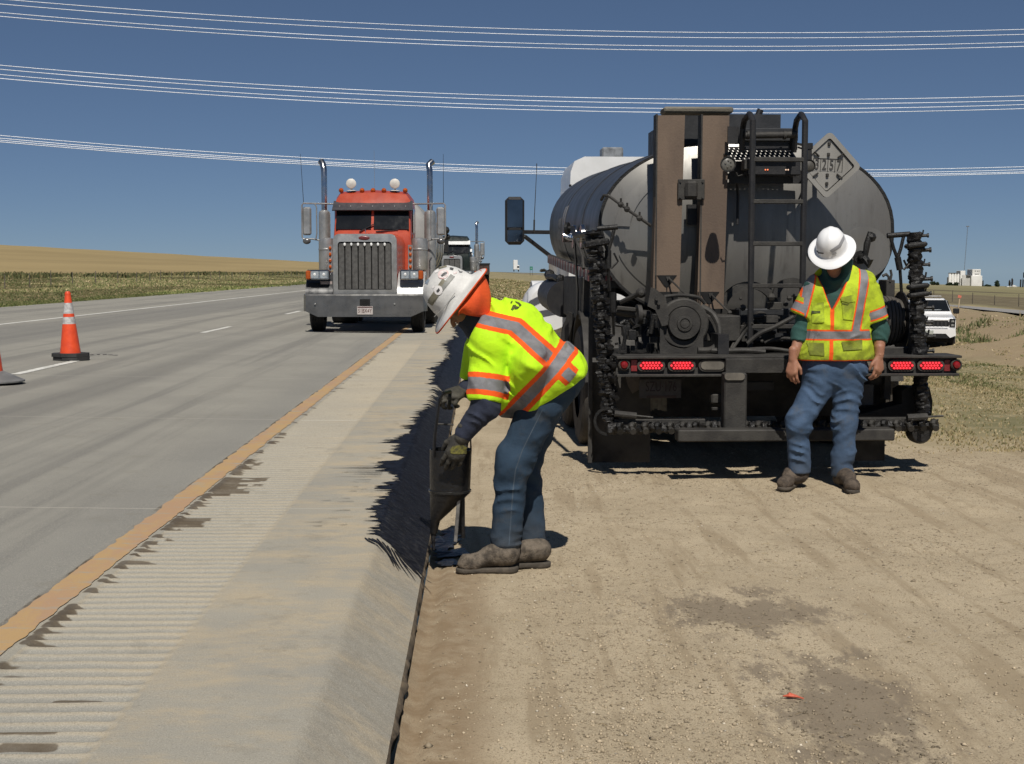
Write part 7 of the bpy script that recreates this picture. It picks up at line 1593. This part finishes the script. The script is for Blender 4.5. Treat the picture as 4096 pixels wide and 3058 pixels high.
mb = MB(); mb.tube([J(1734, 2135, Yp) - o, J(1733, 2160, Yp) - o, J(1735, 2200, Yp) - o], [.014, .010, .006], 8); mb.build('tar_stream', TAR, PT)

# ---------------------------------------------------------------- worker standing behind the truck (faces the camera, head bowed)
O2 = np.array(atZ(3290, 1945, 0), np.float32); Y2 = 9.58
K = lambda px, py, dy=0.0: J(px, py, Y2 + dy)
hA, hB = K(3276, 1540), K(3392, 1540); kA, kB = K(3192, 1688, -.06), K(3380, 1690, -.04); aA, aB = K(3198, 1888, -.02), K(3368, 1905, .0); plv = K(3335, 1490); ch2 = K(3352, 1200); nk2 = K(3350, 1110, -.01)
sA, sB = K(3258, 1152), K(3462, 1140); eA, eB = K(3206, 1330, .0), K(3520, 1325, .0); wA, wB = K(3172, 1432, -.07), K(3517, 1420, -.05)
hc2 = K(3327, 992, -.10); up2, fw2 = (-.27, -.62, .735), (-.22, -.72, -.68); H2 = head_frame(hc2, up2, fw2); HD2 = (H2[0] - H2[1] * .055 + H2[2] * .005, H2[1], H2[2], H2[3])
hdA, hdB = nrm((-.10, -.12, -1)), nrm((-.06, -.12, -1))
def body2(P):
    d = [rc(P, hA, kA, .075, .055), rc(P, kA, aA, .055, .045), rc(P, hB, kB, .075, .055), rc(P, kB, aB, .06, .045), rc(P, plv, ch2, .095, .10, (1, 0, 0), 1.3), rc(P, sA, sB, .05, .05), rc(P, ch2, nk2, .07, .055)]
    d += [rc(P, sA, eA, .055, .045), rc(P, eA, wA, .047, .031), rc(P, sB, eB, .055, .045), rc(P, eB, wB, .047, .032), rc(P, nk2, HD2[0] - H2[1] * .05 - H2[2] * .02, .062, .06)]
    return smin(uni(d, .04), head_sdf(P, HD2), .02)
lo, hi = box_of(hc2, kA, aA, aB, wA, wB, sA, sB, pad=.16); lo[2] = .05
V, F = sdf_mesh(body2, lo, hi, .012); V = relax(V, F)
for w_, hd, th in ((wA, hdA, (.75, -.65, 0)), (wB, hdB, (-.75, -.65, 0))):
    Vh, Fh = sdf_mesh(lambda P: smin(hand_sdf(P, w_ + hd * .005, hd, th, (-th[0] * .8, -.75, .1) if th[0] > 0 else (.55, -.8, .1), 1.06, .55), rc(P, w_ - hd * .05, w_ + hd * .01, .034, .028), .012), *box_of(w_ - hd * .06, w_ + hd * .2, pad=.08), .0044)
    Vh = relax(Vh, Fh); F = np.concatenate([F, Fh + len(V)]); V = np.concatenate([V, Vh])
W2 = obj('person', arr_mesh('person', V - O2, F, SKIN)); W2.location = tuple(O2)
tag(W2, 'person in white hard hat and dirty vest standing with bowed head behind the truck', 'person')
def jeans2(P):
    la = rc(P, hA, kA, .108, .080); la = smin(la, rc(P, kA, aA + np.array((0, 0, .0)), .078, .076), .05); lb = rc(P, hB, kB, .112, .076); lb = smin(lb, rc(P, kB, aB, .074, .076), .05)
    pv = rc(P, K(3290, 1475), K(3385, 1475), .135, .140); z = P[..., 2]
    d = smin(smin(la, lb, .02), pv, .06)
    d = d + folds(P, (.2, 0, 1), 17, 4, .0065, 11) + folds(P, (.75, 0, .65), 16, 4, .008, 15) * np.clip((z - .55) / .2, 0, 1) + folds(P, (.15, 0, 1), 28, 5, .013, 13) * np.clip((.36 - z) / .16, 0, 1) + folds(P, (-.5, 0, .85), 20, 4, .011, 17) * np.exp(-((z - .46) / .09) ** 2) + .0016 * vnoise(P[..., 0] * 60, P[..., 1] * 60, z * 60)
    d = smax(d, -(z - np.where(P[..., 0] < K(3290, 1900)[0], .104, .076)), .006); return smax(d, z - float(K(3335, 1425)[2]), .006)
j2 = build_sdf('jeans', jeans2, *box_of(hA, hB, kA, kB, aA, aB, plv, pad=.2), .0085, mat_denim('worn_blue_denim', (.060, .098, .165), (.036, .062, .108), (.080, .074, .060), .45), W2, O2, lambda V: {'soil': np.clip((.28 - V[:, 2]) / .4, 0, .6)})
vA, vB, vC, vD = (3274, 1078), (3329, 1236), (3336, 1236), (3430, 1052)
XZ = lambda px, py: (float(K(px, py, -.15)[0]), float(K(px, py, -.15)[2]))
def edge(V, p, q):  # signed side of a line in the front plane
    (x0, z0), (x1, z1) = XZ(*p), XZ(*q); L = math.hypot(x1 - x0, z1 - z0); return ((V[..., 0] - x0) * (z1 - z0) - (V[..., 2] - z0) * (x1 - x0)) / L
hz0, hz1 = XZ(3196, 1446)[1], XZ(3330, 1455)[1]
def vneck(P): return smax(smax(-edge(P, vA, vB) * -1, -edge(P, vC, vD) * -1, .004), (P[..., 1] - Y2 - .03), .004)
slA2, slB2 = nrm(K(3200, 1268) - sA), nrm(K(3510, 1285) - sB)
def torso2(P, g):
    t = rc(P, K(3338, 1405), K(3350, 1195), .150 + g, .142 + g, (1, 0, 0), 1.50); t = smin(t, rc(P, sA + np.array((.06, 0, -.02)), sB + np.array((-.06, 0, -.02)), .088 + g, .088 + g), .05); return smin(t, rc(P, K(3305, 1110), K(3395, 1100), .062 + g, .062 + g), .05)
def vest2(P):
    z = P[..., 2]; t = torso2(P, .008); t = smin(t, rc(P, K(3262, 1425), K(3415, 1425), .135, .135), .05)
    t = t + folds(P, (.25, 0, 1), 10, 3.5, .008, 21) + folds(P, (-.6, 0, .8), 14, 4, .005, 23); t = smax(t, -(z - hz0 + .0), .006)
    a = rc(P, sA + np.array((.02, 0, .0)), K(3196, 1290), .092, .092) + folds(P, (.5, 0, .85), 16, 5, .007, 25); a = smax(a, plane(P, K(3203, 1264), slA2), .006)
    b = rc(P, sB + np.array((-.02, 0, .0)), K(3514, 1310), .095, .088) + folds(P, (-.4, 0, .9), 16, 5, .006, 27); b = smax(b, plane(P, K(3509, 1284), slB2), .006)
    d = smin(t, smin(a, b, .02), .025)
    vn = smax(smax(edge(P, vA, vB), edge(P, vC, vD), .004) if False else smax(-edge(P, vB, vA), -edge(P, vD, vC), .004), P[..., 1] - Y2 - .02, .004)
    d = smax(d, -vn, .005); nkc = rc(P, K(3350, 1130, .0), K(3352, 1040, .02), .082, .085); return smax(d, -nkc, .008)
def a_vest2(V):
    fr = V[:, 1] < Y2 + .02; X = V[:, 0]; Z = V[:, 2]
    ta, tb = (V - sA) @ slA2, (V - sB) @ slB2; LA, LB = float((K(3203, 1264) - sA) @ slA2), float((K(3509, 1284) - sB) @ slB2)
    onA = (rc(V, sA, K(3196, 1290), .09, .09) < .012) & (X < XZ(3226, 1200)[0]) ; onB = (rc(V, sB, K(3514, 1310), .09, .086) < .012) & (X > XZ(3486, 1200)[0])
    xl = XZ(3233, 1200)[0]; bl = np.abs(X - xl - .05 * np.clip((Z - XZ(3233, 1200)[1]) / .2, -1, 1))
    (xa, za), (xb, zb) = XZ(3474, 1085), XZ(3430, 1305); q = np.clip((Z - zb) / (za - zb), -.6, 1.3); br = np.abs(X - (xb + (xa - xb) * q))
    zw = XZ(3330, 1342)[1]; bw = np.abs(Z - zw); below = Z < zw; b = np.where(below, bw, np.minimum(np.minimum(bl, br), bw))
    b = np.where(onA, np.abs(ta - LA + .045), b); b = np.where(onB, np.abs(tb - LB + .052), b); b = np.where(onA & (ta < LA - .11), bl, b)
    zx = XZ(3330, 1330)[0]; og = np.minimum(np.minimum(np.abs(edge(V, vB, vA)), np.abs(edge(V, vD, vC))) - .0075, 1); top = Z > XZ(3330, 1232)[1]
    og = np.where(fr & top & (X > XZ(3262, 1100)[0]) & (X < XZ(3440, 1100)[0]), og, 1.0); og = np.where(fr & ~top, np.abs(X - zx + .010 * np.clip((XZ(3330, 1232)[1] - Z) / .35, 0, 1)) - .0125, og); og = np.where(Z < hz0 + .006, -1, og)
    return {'band': b, 'orange': og, 'soil': np.clip((XZ(3330, 1365)[1] - Z) / .14, 0, .85) * (~onA) * (~onB)}
v2 = build_sdf('safety_vest', vest2, *box_of(K(3160, 1280), K(3560, 1300), K(3330, 1460), K(3400, 1040), pad=.24), .0075, mat_vest('dirty_hi_vis_yellow', (.46, .58, .025), (.15, .17, .02), .6, .037), W2, O2, a_vest2)
def shirt2(P):
    t = torso2(P, -.030); t = smax(t, -(P[..., 2] - float(K(3335, 1420)[2])), .01)
    a = smin(rc(P, sA, eA, .075, .060), rc(P, eA, eA + (wA - eA) * .42, .060, .052), .03); a = smax(a, plane(P, eA + (wA - eA) * .40, wA - eA), .004); b = smin(rc(P, sB, eB, .075, .060), rc(P, eB, eB + (wB - eB) * .50, .060, .053), .03); b = smax(b, plane(P, eB + (wB - eB) * .48, wB - eB), .004)
    n_ = rc(P, K(3350, 1125, -.02), HD2[0] - H2[1] * .06 - H2[2] * .035, .088, .090); n_ = smin(n_, rc(P, K(3362, 1120, -.06), K(3385, 1050, -.06), .05, .045), .04)
    fc = ell(P, HD2[0] + H2[2] * .10 - H2[1] * .045, (.075, .075, .075)); n_ = smax(n_, -fc, .012)
    d = smin(smin(t, np.minimum(a, b), .03), n_, .025); return d + folds(P, (.4, 0, .9), 22, 6, .0045, 31)
build_sdf('shirt', shirt2, *box_of(eA, eB, K(3335, 1430), hc2, wA, wB, pad=.20), .0085, SHIRT_G, W2, O2)
hat2, HH2 = hard_hat(W2, O2, hc2, up2, fw2, HATW, .90, .88)
GB = pm('hat_grey_band', (.30, .30, .31), (.26, .26, .27), .5)
for poly, nm, mt in (([(3318, 1004), (3328, 1012), (3362, 990), (3378, 958), (3374, 940), (3366, 966), (3352, 982)], 'reflective_band', GB), ([(3264, 1004), (3270, 1002), (3279, 1013), (3276, 1016)], 'hat_logo', pm('logo_navy', (.05, .055, .10), None, .6)), ([(3278, 1010), (3296, 1012), (3294, 1016), (3278, 1015)], 'hat_logo', pm('logo_black', (.05, .05, .05), None, .6)), ([(3326, 1015), (3344, 1008), (3347, 1014), (3330, 1022)], 'lamp_clip', pm('clip_shadow', (.45, .45, .46), None, .5))): decal(hat2, O2, poly, nm, mt, hat2, .002)
# glasses, pockets, print
mb = MB(); c, u, f, l = HD2
P_ = [tuple(c - O2 + l * x + f * (.108 - .35 * abs(x) ** 1.6 * 6) + u * .010) for x in np.linspace(-.075, .075, 15)]
for s_ in (-1, 1):
    L = [tuple(c - O2 + l * (s_ * (.010 + .055 * k / 5)) + f * (.108 - .02 * (k / 5) ** 2) + u * (.010 + h)) for h in (.022, -.020) for k in range(6)]; mb.add(L, [(k, k + 1, 7 + k, 6 + k) for k in range(5)])
mb.build('safety_glasses', pm('smoked_lens', (.02, .02, .02), None, .1), W2)
PKT = pm('pocket_cloth', (.40, .52, .02), (.20, .24, .02), .85, 0, 12, .3, 60); PKD = pm('dirty_pocket_cloth', (.22, .26, .022), (.13, .15, .018), .85, 0, 12, .3, 60); FSH = pm('flap_shade_paint', (.13, .15, .02), None, .9)  # last colour paints the shade under a pocket flap
for poly, nm, mt, of in (([(3362, 1190), (3418, 1180), (3420, 1206), (3392, 1212), (3364, 1204)], 'pocket_flap', PKT, .010), ([(3366, 1206), (3418, 1206), (3410, 1282), (3372, 1278)], 'chest_pocket', PKT, .006), ([(3246, 1212), (3296, 1210), (3298, 1290), (3250, 1292)], 'chest_pocket', PKT, .005), ([(3364, 1368), (3446, 1360), (3448, 1400), (3372, 1404)], 'pocket_flap', PKD, .008), ([(3228, 1372), (3296, 1374), (3298, 1424), (3240, 1420)], 'hip_pocket', PKD, .006), ([(3244, 1244), (3282, 1246), (3282, 1255), (3246, 1256)], 'vest_print', PRN, .009), ([(3366, 1212), (3394, 1217), (3390, 1222), (3366, 1216)], 'pocket_shade', FSH, .009)):
    decal(v2, O2, poly, nm, mt, v2, of)
t1 = np.array(atZ(3128, 1968, 0)); h1 = np.array(atZ(3240, 1918, 0)); h1 = t1 + nrm(h1 - t1) * .30; boot(W2, O2, h1, t1, aA + np.array((0, 0, -.02)), BOOT2)
t1 = np.array(atZ(3418, 1980, 0)); h1 = np.array(atZ(3338, 1930, 0)); h1 = t1 + nrm(h1 - t1) * .30; boot(W2, O2, h1, t1, aB + np.array((0, 0, -.02)), BOOT2)
